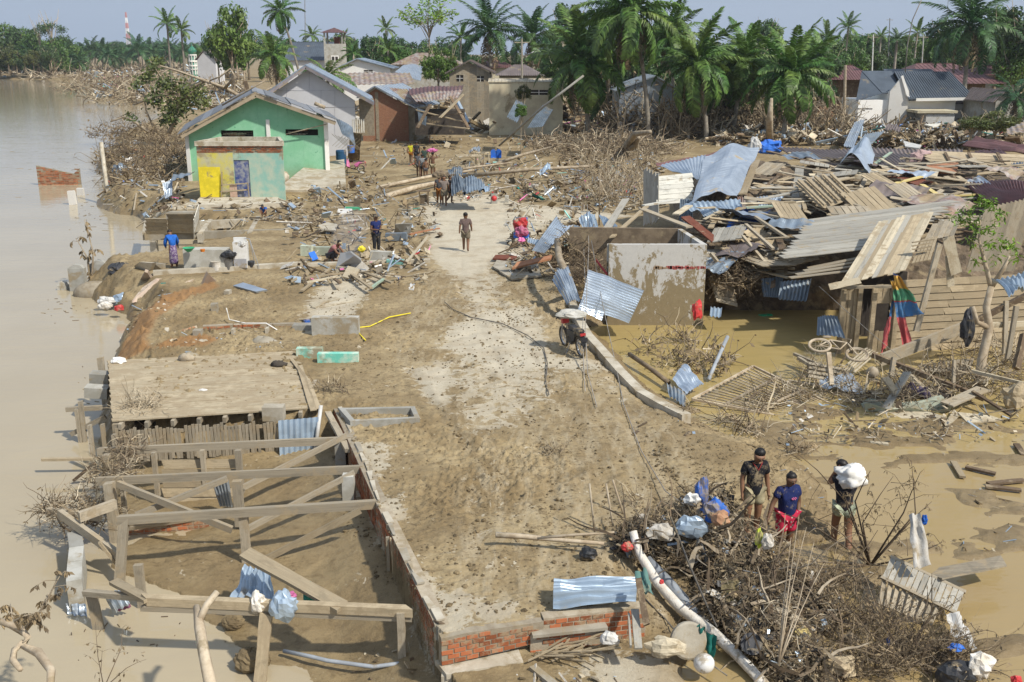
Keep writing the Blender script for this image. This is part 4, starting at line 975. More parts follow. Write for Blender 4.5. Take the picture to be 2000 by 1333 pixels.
mb=MB();mb.bar(V(al,AY,zz)-o,V(al+.6,AY+3.2,zz)-o,.2,.26);mb.bar(V(ar,AY,zz)-o,V(ar-.9,AY+3.2,zz)-o,.2,.26);mb.bar(V(al+.6,AY+3.2,zz)-o,V(ar-.9,AY+3.2,zz)-o,.2,.26);mb.build('rear_beam',M['conc'],root)
for x,x2 in((al,al+.6),(ar-.15,ar-1.05)):
 mb=MB();mb.bar(V(x+.07,AY+.16,zt/2-.2)-o,V(x2+.07,AY+3.2,zt/2-.2)-o,.14,zt+.4);mb.build('side_wall',M['yel_wall'],root)
mb=MB();a,b=AH(394,388),AH(431,326);mb.box(V((a.x+b.x)/2,AY-.18,(a.z+b.z)/2),(b.x-a.x,.05,b.z-a.z));mb.build('yellow_door',flat('bright_yellow_door',(.75,.60,.03),.6,.1),label='bright yellow door panel leaning against the annexe beside the blue door',cat='door')
plankpanel('wood_frame',[AH(432,386)+V(0,-.3,0),AH(432,362)+V(0,-.15,0),AH(486,356)+V(0,-.15,0),AH(488,384)+V(0,-.3,0)],1,'wood_tan',gap=.9,label='leaning empty window frame rail in front of the blue door',cat='frame')
for i,(a,b)in enumerate((((433,386),(436,330)),((486,356),(489,384)),((436,386),(489,384)),((434,360),(486,356)))):
 pass
mb=MB()
for(a,b)in(((435,386),(436,335)),((486,356),(489,384)),((436,386),(489,385)),((434,361),(486,357))):mb.bar(AH(*a)+V(0,-.28,0),AH(*b)+V(0,-.28,0),.05,.09,(0,1,0))
mb.build('window_frame',M['wood_tan'],label='empty wooden window frame leaning at the blue door',cat='window frame')
mb=MB();a,b=AH(452,384),AH(464,360);mb.box(V((a.x+b.x)/2,AY-.22,(a.z+b.z)/2),(b.x-a.x,.03,b.z-a.z));mb.build('pink_board',flat('pinkish_board',(.55,.38,.28)),label='pinkish board piece inside the leaning window frame',cat='board')
sheet('metal_awning',[AH(340,352)+V(0,-.6,0),AH(382,337)+V(0,-.6,0),AH(384,342)+V(0,0,.2),AH(340,345)+V(0,0,.1)],3,.04,'zinc_dark',label='narrow grey corrugated strip propped at the left corner of the annexe',cat='corrugated sheet')
sheet('metal_sheet',[AH(318,358),AH(338,350),AH(343,378)+V(0,-.6,0),AH(330,386)+V(0,-.6,0)],5,.04,'zinc',label='crumpled corrugated piece hanging left of the annexe',cat='corrugated sheet')
slab('concrete_slab',[G(540,378)+V(0,0,.2),G(600,352)+V(0,0,1.0),G(674,342)+V(0,0,1.1),G(676,368)+V(0,0,.3),G(610,374)+V(0,0,.1)],.3,'conc',label='big toppled pale wall slab at the foot of the green house',cat='concrete slab')
blob('plaster_lump',G(548,366)+V(0,0,.45),(.6,.4,.7),'conc',jit=.12,sd=4,label='rounded painted wall lump between the annexe and the green house',cat='rubble')
slab('floor_slab',[G(380,408)+V(0,0,.2),G(560,404)+V(0,0,.2),G(540,390)+V(0,0,.2),G(390,392)+V(0,0,.2)],.2,'conc',label='long pale floor slab in front of the painted annexe',cat='concrete slab')
# grey gable house behind
Y0=86
def BH(px,py):return Q(px,py,Y0)
L,Rr,pk2=BH(526,182),BH(702,197),BH(600,132)
root=empty('grey_gable_house',(pk2.x,Y0,0),label='pale grey panelled gable house with bright zinc roof edge behind the green house',cat='house');o=root.location.copy()
holed_wall([(L.x+.3,L.z),(pk2.x,pk2.z-.2),(Rr.x-.4,Rr.z)],L.x+.3,Rr.x-.4,-.5,[],Y0,.2,'plaster_grey',root,o)
mb=MB()
for(a,b)in(((560,172),(560,260)),((604,132+8),(604,176)),((627,176),(627,262)),((654,178),(654,262)),((545,177),(685,177)),((590,210),(700,210))):mb.bar(BH(*a)+V(0,-.005,0)-o,BH(*b)+V(0,-.005,0)-o,.03,.03,(0,1,0))
mb.build('panel_joint',M['dark']if 0 else flat('joint_grey',(.38,.38,.40)),root,kind='stuff')
e0,r0,e1,dd=L+V(0,-.7,0),pk2+V(0,-.7,.1),BH(733,203)+V(0,-.7,.1),V(-1.5,10,0)
gable_roof('roof',root,o,e0,r0,e1,dd,'zinc',12)
for a,b in((e0,r0),(e1,r0)):
 mb=MB();mb.bar(a-o+V(0,-.03,-.1),b-o+V(0,-.03,-.1),.04,.22);mb.build('fascia_board',flat('mauve_fascia',(.30,.27,.28)),root)
mb=MB();mb.box(V(BH(706,0).x,Y0+.5,BH(0,230).z)-o,(1.2,.2,3));mb.build('porch_wall',M['brick']if 0 else M['mortar'],root)
for i in range(6):
 mb=MB();a=BH(689+4.2*i,233);mb.bar(a-o,a-o+V(0,0,-1.1),.1,.05,(0,1,0));mb.build('baluster',M['wood_white'],root)
# red brick house
t=NT('red_brick_wall');v=t.wpos();mp=t.new('Mapping');mp.inputs['Rotation'].default_value=(R(90),0,0);t.l.new(v,mp.inputs[0])
bt=t.new('TexBrick');bt.inputs['Scale'].default_value=4.2;t.l.new(mp.outputs[0],bt.inputs[0])
bt.inputs['Color1'].default_value=(.24,.105,.06,1);bt.inputs['Color2'].default_value=(.31,.15,.085,1);bt.inputs['Mortar'].default_value=(.24,.19,.14,1);bt.inputs['Mortar Size'].default_value=.015
n=t.noise(v,.9,5,.7);col=t.mix(t.math('MULTIPLY',t.ramp(n,.5,.7),.5),bt.outputs[0],(.27,.21,.135));M['red_brick']=t.fin(col,.9,0,.2)
Y0=100
L,Rr,pk3=BH(706,192),BH(797,208),BH(733,172)
root=empty('red_brick_house',(pk3.x,Y0,0),label='low red brick house with zinc gable roof right of the grey gable house',cat='house');o=root.location.copy()
holed_wall([(L.x,L.z),(pk3.x,pk3.z-.1),(Rr.x,Rr.z)],L.x,Rr.x,-.6,[],Y0,.25,'red_brick',root,o)
side=V(3.0,9,0);a=V(Rr.x,Y0+.3,0);
mb=MB();mb.hexa([a-o,a+V(1.6,3.5,0)-o,a+V(1.4,3.5,0)-o,a+V(-.2,0,0)-o,a+V(0,0,Rr.z)-o,a+V(1.6,3.5,Rr.z)-o,a+V(1.4,3.5,Rr.z)-o,a+V(-.2,0,Rr.z)-o]);mb.build('side_wall',M['conc_grey'],root)
mb=MB();mb.bar(V(pk3.x+.1,Y0-.03,-.5)-o,V(pk3.x+.1,Y0-.03,pk3.z-.4)-o,.3,.06,(0,1,0));mb.build('pillar',M['mortar'],root)
gable_roof('roof',root,o,L+V(-.4,-.5,0),pk3+V(0,-.5,.1),BH(812,213)+V(0,-.5,.05),V(1.8,8,0),'zinc',10)
sheet('roof_sheet',[BH(745,172)+V(0,2,0),BH(790,176)+V(0,2,0),BH(832,206),BH(790,202)],8,.03,'rusty_zinc',label='rusted extra roof sheet sagging over the brick house right edge',cat='roof sheet')
def slope_roof(lab,pts,mat='rusty_zinc',n=14,amp=.05,**k):return sheet('roof_sheet',pts,n,amp,mat,nv=4,label=lab,cat='roof',th=.04,dent=.1,**k)
def simple_house(lab,x0,x1,ytop,yb,Y,ridge,wallm,roofm,depth=8,over=.5,win=(),cat='house',rise=None,name='house',asym=.5):
 def H(px,py):return Q(px,py,Y)
 a,b=H(x0,ytop),H(x1,ytop);zb=-.5;root=empty(name,((a.x+b.x)/2,Y,0),label=lab,cat=cat);o=root.location.copy();zr=H(0,ridge).z
 hs=[(H(w_[0],0).x,H(w_[1],0).x,H(0,w_[3]).z,H(0,w_[2]).z)for w_ in win]
 if rise=='gable':
  mxx=a.x+(b.x-a.x)*asym;prof=[(a.x,a.z),(mxx,zr-.1),(b.x,b.z)]
  holed_wall(prof,a.x,b.x,zb,hs,Y,.2,wallm,root,o)
  gable_roof('roof',root,o,a+V(-over,-over,-.05),V(mxx,Y-over,zr),b+V(over,-over,-.05),V(0,depth,0),roofm,12)
 else:
  holed_wall([(a.x,a.z),(b.x,b.z)],a.x,b.x,zb,hs,Y,.2,wallm,root,o)
  A,B=V(a.x-over,Y-over,a.z-.05)-o,V(b.x+over,Y-over,b.z-.05)-o;C,D=V(b.x+over,Y+depth,b.z-.05)-o,V(a.x-over,Y+depth,a.z-.05)-o
  ins=min((b.x-a.x)/2.2,depth/2)if rise=='hip' else 0
  r1,r2=V(a.x-over+ins,Y+depth/2,zr)-o,V(b.x+over-ins,Y+depth/2,zr)-o
  mb=MB();mb.add([A,B,C,D,r1,r2],[(0,1,5,4),(2,3,4,5),(3,0,4),(1,2,5),(0,3,2,1)]);rf=mb.build('roof',M[roofm],root)
  m2=MB();nr=22
  for i in range(1,nr):
   t_=i/nr;p=A.lerp(B,t_);tt=min(1,max(0,(p.x-r1.x)/(r2.x-r1.x+1e-6)));q=r1.lerp(r2,tt)
   if p.x<r1.x:q=A.lerp(r1,(p.x-A.x)/(r1.x-A.x+1e-6))
   if p.x>r2.x:q=B.lerp(r2,(B.x-p.x)/(B.x-r2.x+1e-6))
   m2.bar(p+V(0,0,.02),q+V(0,0,.02),.06,.06)
  m2.bar(r1+V(0,0,.03),r2+V(0,0,.03),.2,.08);m2.build('roof_rib',M[roofm],rf,kind='stuff')
 for s_ in(a.x+.1,b.x-.1):
  mb=MB();mb.box(V(s_,Y+depth/2,a.z/2+zb/2)-o,(.2,depth-.6,a.z-zb));mb.build('side_wall',M[wallm],root)
 for h in hs:
  m2=MB();m2.box(V((h[0]+h[1])/2,Y+.14,(h[2]+h[3])/2)-o,(h[1]-h[0],.04,h[3]-h[2]));w_=m2.build('window',M['dark'],root)
  m3=MB();xm=(h[0]+h[1])/2;m3.bar(V(xm,Y+.06,h[2])-o,V(xm,Y+.06,h[3])-o,.06,.05,(0,1,0));m3.bar(V(h[0],Y+.06,(h[2]+h[3])/2)-o,V(h[1],Y+.06,(h[2]+h[3])/2)-o,.06,.05);m3.build('mullion',M['plaster'],w_)
 return root
simple_house('white gable house with zinc roof behind the red brick house',664,762,134,165,150,116,'plaster','zinc',rise='gable',win=[(705,723,137,143)],asym=.35)
slope_roof('rust stained low sheet roof in front of the white gable house',[Q(664,142,140),Q(800,142,140),Q(810,164,132),Q(664,166,132)])
slope_roof('pale blue sheet roof right of the white gable house',[Q(790,126,150),Q(826,126,150),Q(822,158,140),Q(772,142,140)],'zinc')
simple_house('house with a red and white striped sheet roof behind the bushy tree',768,900,126,140,175,104,'conc_grey','rusty_zinc',rise='hip')
simple_house('grey wooden gable house with exposed rafters in the centre distance',878,958,144,170,118,120,'wood','brown_roof',rise='gable',win=[(889,903,147,160),(930,944,149,160)],asym=.48)
simple_house('house with maroon hipped roof and peeling white patches in the centre distance',930,1000,132,150,150,118,'cream','rust',rise='hip')
simple_house('low house with dark tiled roof left of the tall coconut palms',975,1056,147,165,128,128,'cream','brown_roof',rise='hip')
simple_house('long cream wall house with flat roof below the dark tiled roof',955,1100,160,205,108,156,'cream','conc',rise=None,depth=6,over=.1,win=[(1036,1072,176,186)])
slope_roof('collapsed muddy maroon roof right of the red brick house',[Q(798,172,104),Q(905,166,106),Q(902,178,100),Q(800,186,98)],'rust')
slope_roof('collapsed cream sheet roof edge right of the red brick house',[Q(800,184,98),Q(905,174,100),Q(895,192,96),Q(812,200,95)],'rusty_zinc')
BL=['dark board sloping right from the brick house corner','tan board leaning left at the collapsed room','broad dark board across the collapsed room opening','tan board dropping at the right end of the collapsed room','low dark board at the foot of the collapsed room','tan level board halfway up the collapsed room']
for i,(a,b,z)in enumerate((((812,215),(912,240),1.),((840,205),(815,250),1.),((905,185),(860,230),1.),((880,190),(915,250),1.),((820,240),(915,252),1.),((835,228),(905,222),1.))):
 plank(Q(*a,95),Q(*b,94-i*.3),.35,.08,'wood_dark' if i%2 else 'wood_tan',name='board',label=BL[i],cat='board')
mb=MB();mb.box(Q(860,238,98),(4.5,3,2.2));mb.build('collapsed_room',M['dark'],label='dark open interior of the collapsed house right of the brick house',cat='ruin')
sheet('metal_sheet',[Q(815,212,95),Q(835,218,95),Q(832,246,94),Q(818,240,94)],6,.05,'zinc_dark',label='dull sheet hanging off the collapsed house beside the brick house',cat='corrugated sheet')
sheet('metal_sheet',[Q(1008,196,92),Q(1028,205,92),Q(1010,240,88),Q(990,228,88)],6,.05,'zinc_dark',label='dark folded sheet standing in the mud before the cream wall house',cat='corrugated sheet')
sheet('metal_sheet',[Q(1060,205,88),Q(1080,215,88),Q(1060,248,84),Q(1030,250,84)],8,.05,'zinc_dark',label='dark corrugated sheet at the foot of the leaning pole',cat='corrugated sheet')
simple_house('house of bright zinc walls and peaked roof behind the coconut palms',1210,1320,178,215,108,150,'zinc','zinc',rise='gable',asym=.62)
# right houses
simple_house('maroon hip roofed open house with dark interior on the right',1618,1696,155,185,150,129,'wood_dark','rust',rise='hip',over=1.4)
simple_house('long maroon hip roof house rising behind the white house',1800,1925,162,195,140,126,'wood_dark','rust',rise='hip',over=2.2,depth=14)
simple_house('small grey house with maroon pyramid roof at far right',1926,1990,146,200,150,130,'conc_grey','rust',rise='hip',over=1.2)
simple_house('peach coloured low house left of the electric pole',1598,1650,208,260,122,188,'wood_orange','conc',rise='gable',win=[(1610,1623,222,236)])
Y0=114
root=empty('white_house',(BH(1800,0).x,Y0,0),label='white plastered house with steep dark slate roof at right',cat='house');o=root.location.copy()
xl,xm,xr,x0=BH(1758,0).x,BH(1786,0).x,BH(1885,0).x,BH(1690,0).x
gz=BH(0,148).z;ez_=BH(0,178).z;ez2=BH(0,197).z
def wallbox(a,b,y0,y1,z0,z1,mat='plaster',name='wall'):
 mb=MB();mb.box(V((a+b)/2,(y0+y1)/2,(z0+z1)/2)-o,(b-a,y1-y0,z1-z0));return mb.build(name,M[mat],root)
holed_wall([(BH(1748,0).x,ez_),(BH(1770,0).x,gz),(xm,ez_)],BH(1748,0).x,xm,-.5,[],Y0-1.2,.25,'plaster',root,o)
wallbox(xm,xr,Y0-.6,Y0+6,-.5,ez2);wallbox(x0,BH(1748,0).x,Y0-.8,Y0+5,-.5,BH(0,195).z)
wallbox(BH(1748,0).x,xm,Y0-.9,Y0+6,-.5,ez_-.05)
A,B=V(xm-.15,Y0-1.6,BH(0,193).z),V(BH(1912,0).x,Y0-1.6,BH(0,191).z);r1,r2=V(BH(1774,0).x,Y0+1.9,BH(0,149).z+.3),V(BH(1884,0).x,Y0+1.9,BH(0,149).z+.3)
mb=MB();mb.extr([A-o,B-o,r2-o,r1-o],(0,0,.12));mb.extr([r1-o,r2-o,r2+V(0,4,-2.4)-o,r1+V(0,4,-2.4)-o],(0,0,.12));rf=mb.build('roof',M['slate'],root)
m2=MB()
for i in range(26):m2.bar(A.lerp(B,i/25)-o+V(0,0,.15),r1.lerp(r2,i/25)-o+V(0,0,.15),.1,.06)
m2.build('roof_rib',M['slate'],rf,kind='stuff')
mb=MB();mb.bar(A-o+V(.8,-.05,-.05),B-o+V(0,-.05,-.05),.1,.3);mb.build('fascia_board',M['plaster'],root)
mb=MB();mb.bar(V(BH(1768,0).x,Y0-1.3,gz)-o,A-o+V(.1,.2,.1),.1,.25);mb.build('gable_trim',M['plaster'],root)
a,b=V(BH(1714,0).x,Y0+3,BH(0,142).z),V(BH(1775,0).x,Y0+3,BH(0,142).z)
mb=MB();mb.extr([a-o,b-o,b-o+V(0,-3.6,-2.2),a-o+V(1.2,-3.6,-2.2)],(0,0,.12));mb.extr([a-o,a-o+V(-1.6,-3.8,-3.0),a-o+V(1.2,-3.6,-2.2)],(0,0,.05));mb.build('rear_roof',M['slate'],root)
a,b=V(BH(1770,0).x,Y0+5,BH(0,139).z),V(BH(1870,0).x,Y0+5,BH(0,139).z);mb=MB();mb.extr([a-o,b-o,b-o+V(.3,-3,-1),a-o+V(0,-3,-1)],(0,0,.12));mb.build('upper_roof',M['slate'],root)
wallbox(xr,BH(1939,0).x,Y0+.2,Y0+5,-.5,BH(0,205).z)
mb=MB();mb.extr([V(xr-.3,Y0-.4,BH(0,204).z)-o,V(BH(1944,0).x,Y0-.4,BH(0,203).z)-o,V(BH(1910,0).x,Y0+3,BH(0,176).z)-o,V(xr-.3,Y0+3,BH(0,176).z)-o],(0,0,.12));mb.build('side_roof',M['brown_roof'],root)
wallbox(BH(1888,0).x,BH(1892,0).x,Y0+.12,Y0+.3,.2,BH(0,213).z,'dark','door');wallbox(BH(1728,0).x,BH(1731,0).x,Y0-.88,Y0-.7,.2,BH(0,223).z,'dark','window')
for i in range(9):
 x=BH(1690+3.3*i,0).x;wallbox(x,x+.12,Y0-.83,Y0-.7,BH(0,213).z,BH(0,211).z,'dark','vent_hole')
wallbox(BH(1803,0).x,BH(1858,0).x,Y0-4.2,Y0-1,-.5,BH(0,217).z-.1,'white','porch');wallbox(BH(1784,0).x,BH(1862,0).x,Y0-4.4,Y0-.7,BH(0,216).z-.05,BH(0,214).z+.1,'cream','porch_slab')
for i in range(5):
 wallbox(BH(1917+2*i,0).x,BH(1918+2*i,0).x,Y0+.16,Y0+.3,BH(0,216).z,BH(0,214).z,'dark','vent_hole')
simple_house('grey stained wall house with curved brown roof at the right edge',1945,2040,200,235,106,178,'conc_grey','brown_roof',rise='gable',asym=.15)
sheet('roof_sheet',[Q(1966,252,78),Q(2040,222,84),Q(2060,250,78),Q(1968,262,75)],8,.04,'rusty_zinc',label='white sheet roof with a rust patch at the right edge',cat='roof')
simple_house('dark blue roofed mosque hall at the left of its square tower',560,636,118,150,190,82,'plaster_grey','slate',rise=None,depth=14)
Y0=185
root=empty('mosque_tower',(BH(646,0).x,Y0,0),label='square grey tower with open top room under a maroon roof',cat='tower');o=root.location.copy()
a,b=BH(628,0).x,BH(666,0).x;mb=MB();mb.box(V((a+b)/2,Y0+1.7,BH(0,86).z/2)-o,(b-a,3.4,BH(0,86).z));mb.build('shaft',M['conc_grey'],root)
for x in(a+.15,b-.15):
 for y in(Y0+.15,Y0+3.2):
  mb=MB();mb.bar(V(x,y,BH(0,86).z)-o,V(x,y,BH(0,64).z)-o,.28,.28,(0,1,0));mb.build('pillar',M['conc_grey'],root)
mb=MB();zz=BH(0,64).z;mb.add([V(a-.5,Y0-.4,zz)-o,V(b+.4,Y0-.4,zz)-o,V(b+.4,Y0+3.8,zz)-o,V(a-.5,Y0+3.8,zz)-o,V((a+b)/2,Y0+1.7,BH(0,54).z)-o],[(0,1,4),(1,2,4),(2,3,4),(3,0,4),(0,3,2,1)]);mb.build('roof',M['rust'],root)
mb=MB();mb.box(V(BH(652,0).x,Y0+1.5,BH(0,80).z)-o,(.9,.9,1.2));mb.build('water_tank',M['wood_red'],root)
mb=MB();mb.box(V(BH(649,0).x,Y0-.02,BH(0,115).z)-o,(1.3,.06,1.0));wdw=mb.build('window',M['plaster'],root)
for dx in(-.3,.3):
 mb=MB();mb.box(V(BH(649,0).x+dx,Y0-.06,BH(0,115).z)-o,(.45,.04,.7));mb.build('pane',M['dark'],wdw)
Y0=300;root=empty('green_minaret',(BH(367,0).x,Y0,0),label='small green tiered minaret with onion dome beyond the fallen tree',cat='minaret');o=root.location.copy()
s_=1/ppm(Y0,4)
gm=flat('minaret_green',(.12,.36,.27));wm=M['plaster']
z0=BH(0,146).z;zz=lambda py:BH(0,py).z
mb=MB();mb.lathe((0,0,0),[(6.5*s_,0),(6.5*s_,zz(107))],10);mb.build('shaft',gm,root)
mb=MB();mb.lathe((0,0,0),[(5*s_,zz(108)),(8*s_,zz(103)),(8.4*s_,zz(99)),(6*s_,zz(95)),(2*s_,zz(91)),(.6*s_,zz(88)),(.3*s_,zz(84))],12);mb.build('dome',flat('dome_green',(.05,.25,.16)),root)
for py in(109,121,130,137):
 mb=MB();mb.lathe((0,0,0),[(8.5*s_,zz(py)),(8.5*s_,zz(py-2.5))],10);mb.build('balcony',wm,root)
for k in range(8):
 mb=MB();aa=k*math.pi/4;mb.bar(V(7*s_*math.cos(aa),7*s_*math.sin(aa),zz(146)),V(7*s_*math.cos(aa),7*s_*math.sin(aa),zz(109)),.25,.25,(0,1,0));mb.build('rib',wm,root)
simple_house('grey house half hidden behind the palms beside the green minaret',385,420,118,140,260,96,'plaster_grey','brown_roof',rise='gable')
Y0=1400;root=empty('radio_tower',(BH(243,0).x,Y0,0),label='tall red and white lattice radio tower on the horizon',cat='radio tower');o=root.location.copy()
rw=(flat('hazed_tower_red',(.55,.25,.24),mud=0),flat('hazed_tower_white',(.8,.8,.8),mud=0));hz=[BH(0,98-10.5*i).z for i in range(8)]  # both tones paled, the distance haze put into the colour
for i in range(7):
 mb=MB();w0,w1=2.4*(1-i/9),2.4*(1-(i+1)/9)
 z0,z1=hz[i],hz[i+1];c=[(1,1),(-1,1),(-1,-1),(1,-1)]
 for k in range(4):
  p,q=c[k],c[(k+1)%4]
  mb.bar((p[0]*w0,p[1]*w0,z0),(p[0]*w1,p[1]*w1,z1),.6,.6,(0,1,0));mb.bar((p[0]*w0,p[1]*w0,z0),(q[0]*w1,q[1]*w1,z1),.45,.45);mb.bar((q[0]*w0,q[1]*w0,z0),(p[0]*w1,p[1]*w1,z1),.45,.45);mb.bar((p[0]*w1,p[1]*w1,z1),(q[0]*w1,q[1]*w1,z1),.4,.4)
 mb.build('mast_section',rw[i%2],root)
def pole(px,py0,py1,Y,r,lab,mat='bark',arm=False,cat='pole'):
 a,b=Q(px[0],py0,Y),Q(px[1],py1,Y);root=empty('utility_pole',(a.x,a.y,0),label=lab,cat=cat);o=root.location.copy();a.z=-.3
 mb=MB();mb.tube([a-o,b-o],[r,r*.75],8);mb.build('mast',M[mat],root)
 if arm:mb=MB();mb.bar(b-o+V(-.8,0,-.4),b-o+V(.8,0,-.4),.1,.1);mb.build('crossarm',M['wood'],root)
 return root
pole((1020,1019),165,76,118,.14,'concrete electric pole with crossarm rising from the dark tiled roof','conc',True)
pole((1100,1100),130,70,165,.14,'thin pale pole left of the leaning coconut palm','conc',True)
pole((1651,1651),228,128,112,.2,'brown wooden pole beside the peach house','bark')
pole((1706,1706),150,68,170,.12,'white lamp mast between trees at right','white',True);pole((1803,1804),140,68,170,.12,'white lamp mast left of the big oil palm','white',True)
pole((1738,1738),120,36,260,.15,'slim grey mast with two antennas above the right trees','steel',True);pole((595,595),100,-20,400,.2,'thin hazy mast beside the leaning coconut palm','steel')
pole((1852,1852),60,0,300,.12,'thin mast at the top right of the sky','steel')
rod('wire',[Q(1768,142,100),Q(1772,90,100),Q(1782,40,100),Q(1802,-5,100)],.05,'wire',label='thin bent mast wire curving into the sky above the white house',cat='wire')
rod('lamp_arm',[Q(1019,112,118),Q(1035,105,118),Q(1043,101,118)],.05,'steel',label='curved street lamp arm beside the concrete pole',cat='lamp')
rod('leaning_pole',[P(975,285,.2),Q(1060,210,74),Q(1140,148,74)],.085,'conc_grey',label='long grey pole leaning from the mud up into the coconut palms',cat='pole')
# heap of wrecked houses on the right
_py=[285,320,360,400,440,480,520,560,600,640];_pY=[66,57,49,43,39.5,37.5,36.5,36,36.3,36]
def pY(py):return float(np.interp(py,_py,_pY))
def T(px,py,off=0.0):return Q(px,py,pY(py)-off)
def underlay():
 mb=MB();xs=np.linspace(1290,2120,90);ys=np.linspace(296,606,56);vs=[];fs=[]
 for y in ys:
  for x in xs:
   p=T(x,y);e=float(sst(0,90,x-1290))*float(sst(0,12,y-296))
   z=p.z-.42+.35*mnoise.noise((p.x*.5,p.y*.5,0))+.3*mnoise.noise((p.x*1.7,p.y*1.7,3))+.12*mnoise.noise((p.x*5,p.y*5,3))
   if y>560:z-=(y-560)*.012
   vs.append((p.x,p.y+.3,min(z,z*e-(1-e)*.8)))
 W=len(xs)
 for j in range(len(ys)-1):
  for i in range(W-1):fs.append((j*W+i,(j+1)*W+i,(j+1)*W+i+1,j*W+i+1))
 mb.add(vs,fs);mb.build('rubble_heap',weather('heap_rubble',(.16,.12,.08),(.085,.065,.045),2.5,.3,.9,bump=.8,bd=.05),kind='stuff')
underlay()
cols=['wood_tan','wood_grey','wood','wood_grey','wood_pale','wood','wood_dark','wood','wood_tan']
hl=[('wood_pale','pale'),('wood_tan','tan'),('wood','grey'),('wood_grey','weathered grey'),('wood_dark','dark')]
hn=dict(hl)
zones=[('in the middle of the ruined house heap',1480,1760,330,420,120),('on the left part of the heap behind the concrete tank',1380,1560,410,540,70),('at the back of the heap under the long brown roof',1620,1990,310,350,45),('between the plank roofs on the right of the heap',1760,1960,360,450,60)]
for zn,x0,x1,y0,y1,n in zones:
 base=U(-.5,.5)
 for i in range(n):
  x,y=U(x0,x1),U(y0,y1);m=rnd.choice(cols);L=U(.7,3.1)*(1 if rnd.random()<.8 else 1.4)
  ang=rnd.gauss(-.15 if x>1600 else.35,.75);c=T(x,y,U(0,.5));c.z+=U(-.18,.3)
  d=Vector((math.cos(ang),math.sin(ang)*1.1,U(-.16,.16)))*L/2
  plank(c-d,c+d,U(.09,.26),U(.02,.06),m,(U(-.5,.5),U(-.6,.2),1),name='loose_board',label='%s loose board lying %s'%(hn[m],zn),cat='board',group='%s boards %s'%(hn[m],zn))
for i in range(12):
 x,y=((1500,340),(1540,425),(1590,330),(1660,425),(1720,365),(1420,470),(1780,395),(1850,360),(1900,335),(1480,520),(1700,410),(1640,350))[i];c=T(x,y,.6);c.z+=.25;a=U(-.9,.9);d=V(math.cos(a),math.sin(a),U(-.2,.2))*U(.5,.9);e=V(-math.sin(a),math.cos(a),U(-.1,.45))*U(.5,.9)
 plankpanel('boarded_section',[c-d-e,c+d-e,c+d+e,c-d+e],6,('wood','wood_tan','wood_grey')[i%3],gap=.06,jitter=.08,label='broken piece of boarded wall lying in the ruined house heap',cat='plank panel',group='broken boarded wall pieces in the heap')
for i in range(12):
 x,y=((1560,312),(1620,372),(1470,428),(1750,385),(1400,520),(1830,410),(1900,365),(1690,330),(1560,460),(1960,345),(1780,345),(1450,500))[i];c=T(x,y,.7);c.z+=.2;a=U(-1,1);d=V(math.cos(a),math.sin(a),U(-.2,.2))*U(.6,1.4);e=V(-math.sin(a),math.cos(a),U(-.1,.5))*U(.5,1.0)
 sheet('metal_sheet',[c-d-e,c+d-e,c+d+e,c-d+e],6,.02,('zinc_dark','rusty_zinc','zinc','brown_roof')[i%4],6,U(-.4,.4),.15,label='crumpled metal sheet scrap lying in the ruined house heap',cat='corrugated sheet',group='metal sheet scraps in the heap')
# open concrete tank
Y0=34.3;A,B=Q(1190,478,Y0),Q(1381,480,Y0);zt=A.z;zb=-1.2
C,D=V(B.x-.35,Y0+3.3,zt),V(A.x-1.15,Y0+3.6,zt)
root=empty('concrete_tank',((A.x+B.x)/2,Y0,-.7),label='tall open topped concrete water tank with peeling white plaster standing in the pond',cat='water tank');o=root.location.copy()
M['tank']=None
t=NT('peeling_tank_plaster');pos=t.wpos();mp=t.new('Mapping');mp.inputs['Scale'].default_value=(1,1,.55);t.l.new(pos,mp.inputs[0])
n=t.noise(mp.outputs[0],1.5,8,.78,.4);n2=t.noise(pos,9,5,.7)
sx=t.new('SeparateXYZ');t.l.new(pos,sx.inputs[0]);up=t.ramp(sx.outputs[2],-.2,1.9)
f=t.ramp(t.math('ADD',n,t.math('MULTIPLY',up,.10)),.55,.585)
col=t.mix(f,t.mix(n2,(.19,.15,.085),(.30,.24,.145)),t.mix(n2,(.56,.54,.50),(.42,.41,.38)))
t.bump(n,.5,.03);M['tank']=t.fin(col,.85,0,.2)
for p,q,nm in((A,B,'front_wall'),(B,C,'right_wall'),(D,C,'rear_wall'),(A,A.lerp(D,.1),'left_wall')):
 d=(q-p).normalized();nn=Vector((-d.y,d.x,0));s_=1 if nm=='front_wall' else(1 if nm=='right_wall' else-1)
 nn=nn*(.18*s_);mb=MB();e=0 if nm in('front_wall','rear_wall')else.19
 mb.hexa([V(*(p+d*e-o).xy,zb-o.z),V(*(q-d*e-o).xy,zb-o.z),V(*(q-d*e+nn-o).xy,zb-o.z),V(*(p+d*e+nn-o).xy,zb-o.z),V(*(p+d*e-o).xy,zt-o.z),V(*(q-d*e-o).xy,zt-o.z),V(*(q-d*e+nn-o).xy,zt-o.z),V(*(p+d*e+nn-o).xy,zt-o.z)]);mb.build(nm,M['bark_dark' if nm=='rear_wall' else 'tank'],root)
mb=MB()
xx=1280
while xx<1378:
 h_=rnd.choice((3,5,6));p=Q(xx,523+U(-1,1),Y0);wd=U(.05,.16);mb.box(p+V(0,-.004,0)-o,(wd,.006,h_/55));xx+=U(3,7)
mb.build('faded_red_lettering',flat('faded_red',(.42,.10,.09),.8,.3),root)
mb=MB();p,q=A.lerp(D,.02)-o,A.lerp(D,.3)-o;mb.extr([p+V(-.004,0,-1.0),q+V(-.004,0,-.7),q+V(-.004,0,-.8),p+V(-.004,0,-1.12)],(-.006,0,0));mb.build('red_stripe',flat('stripe_red',(.45,.06,.08),.7,.1),root)
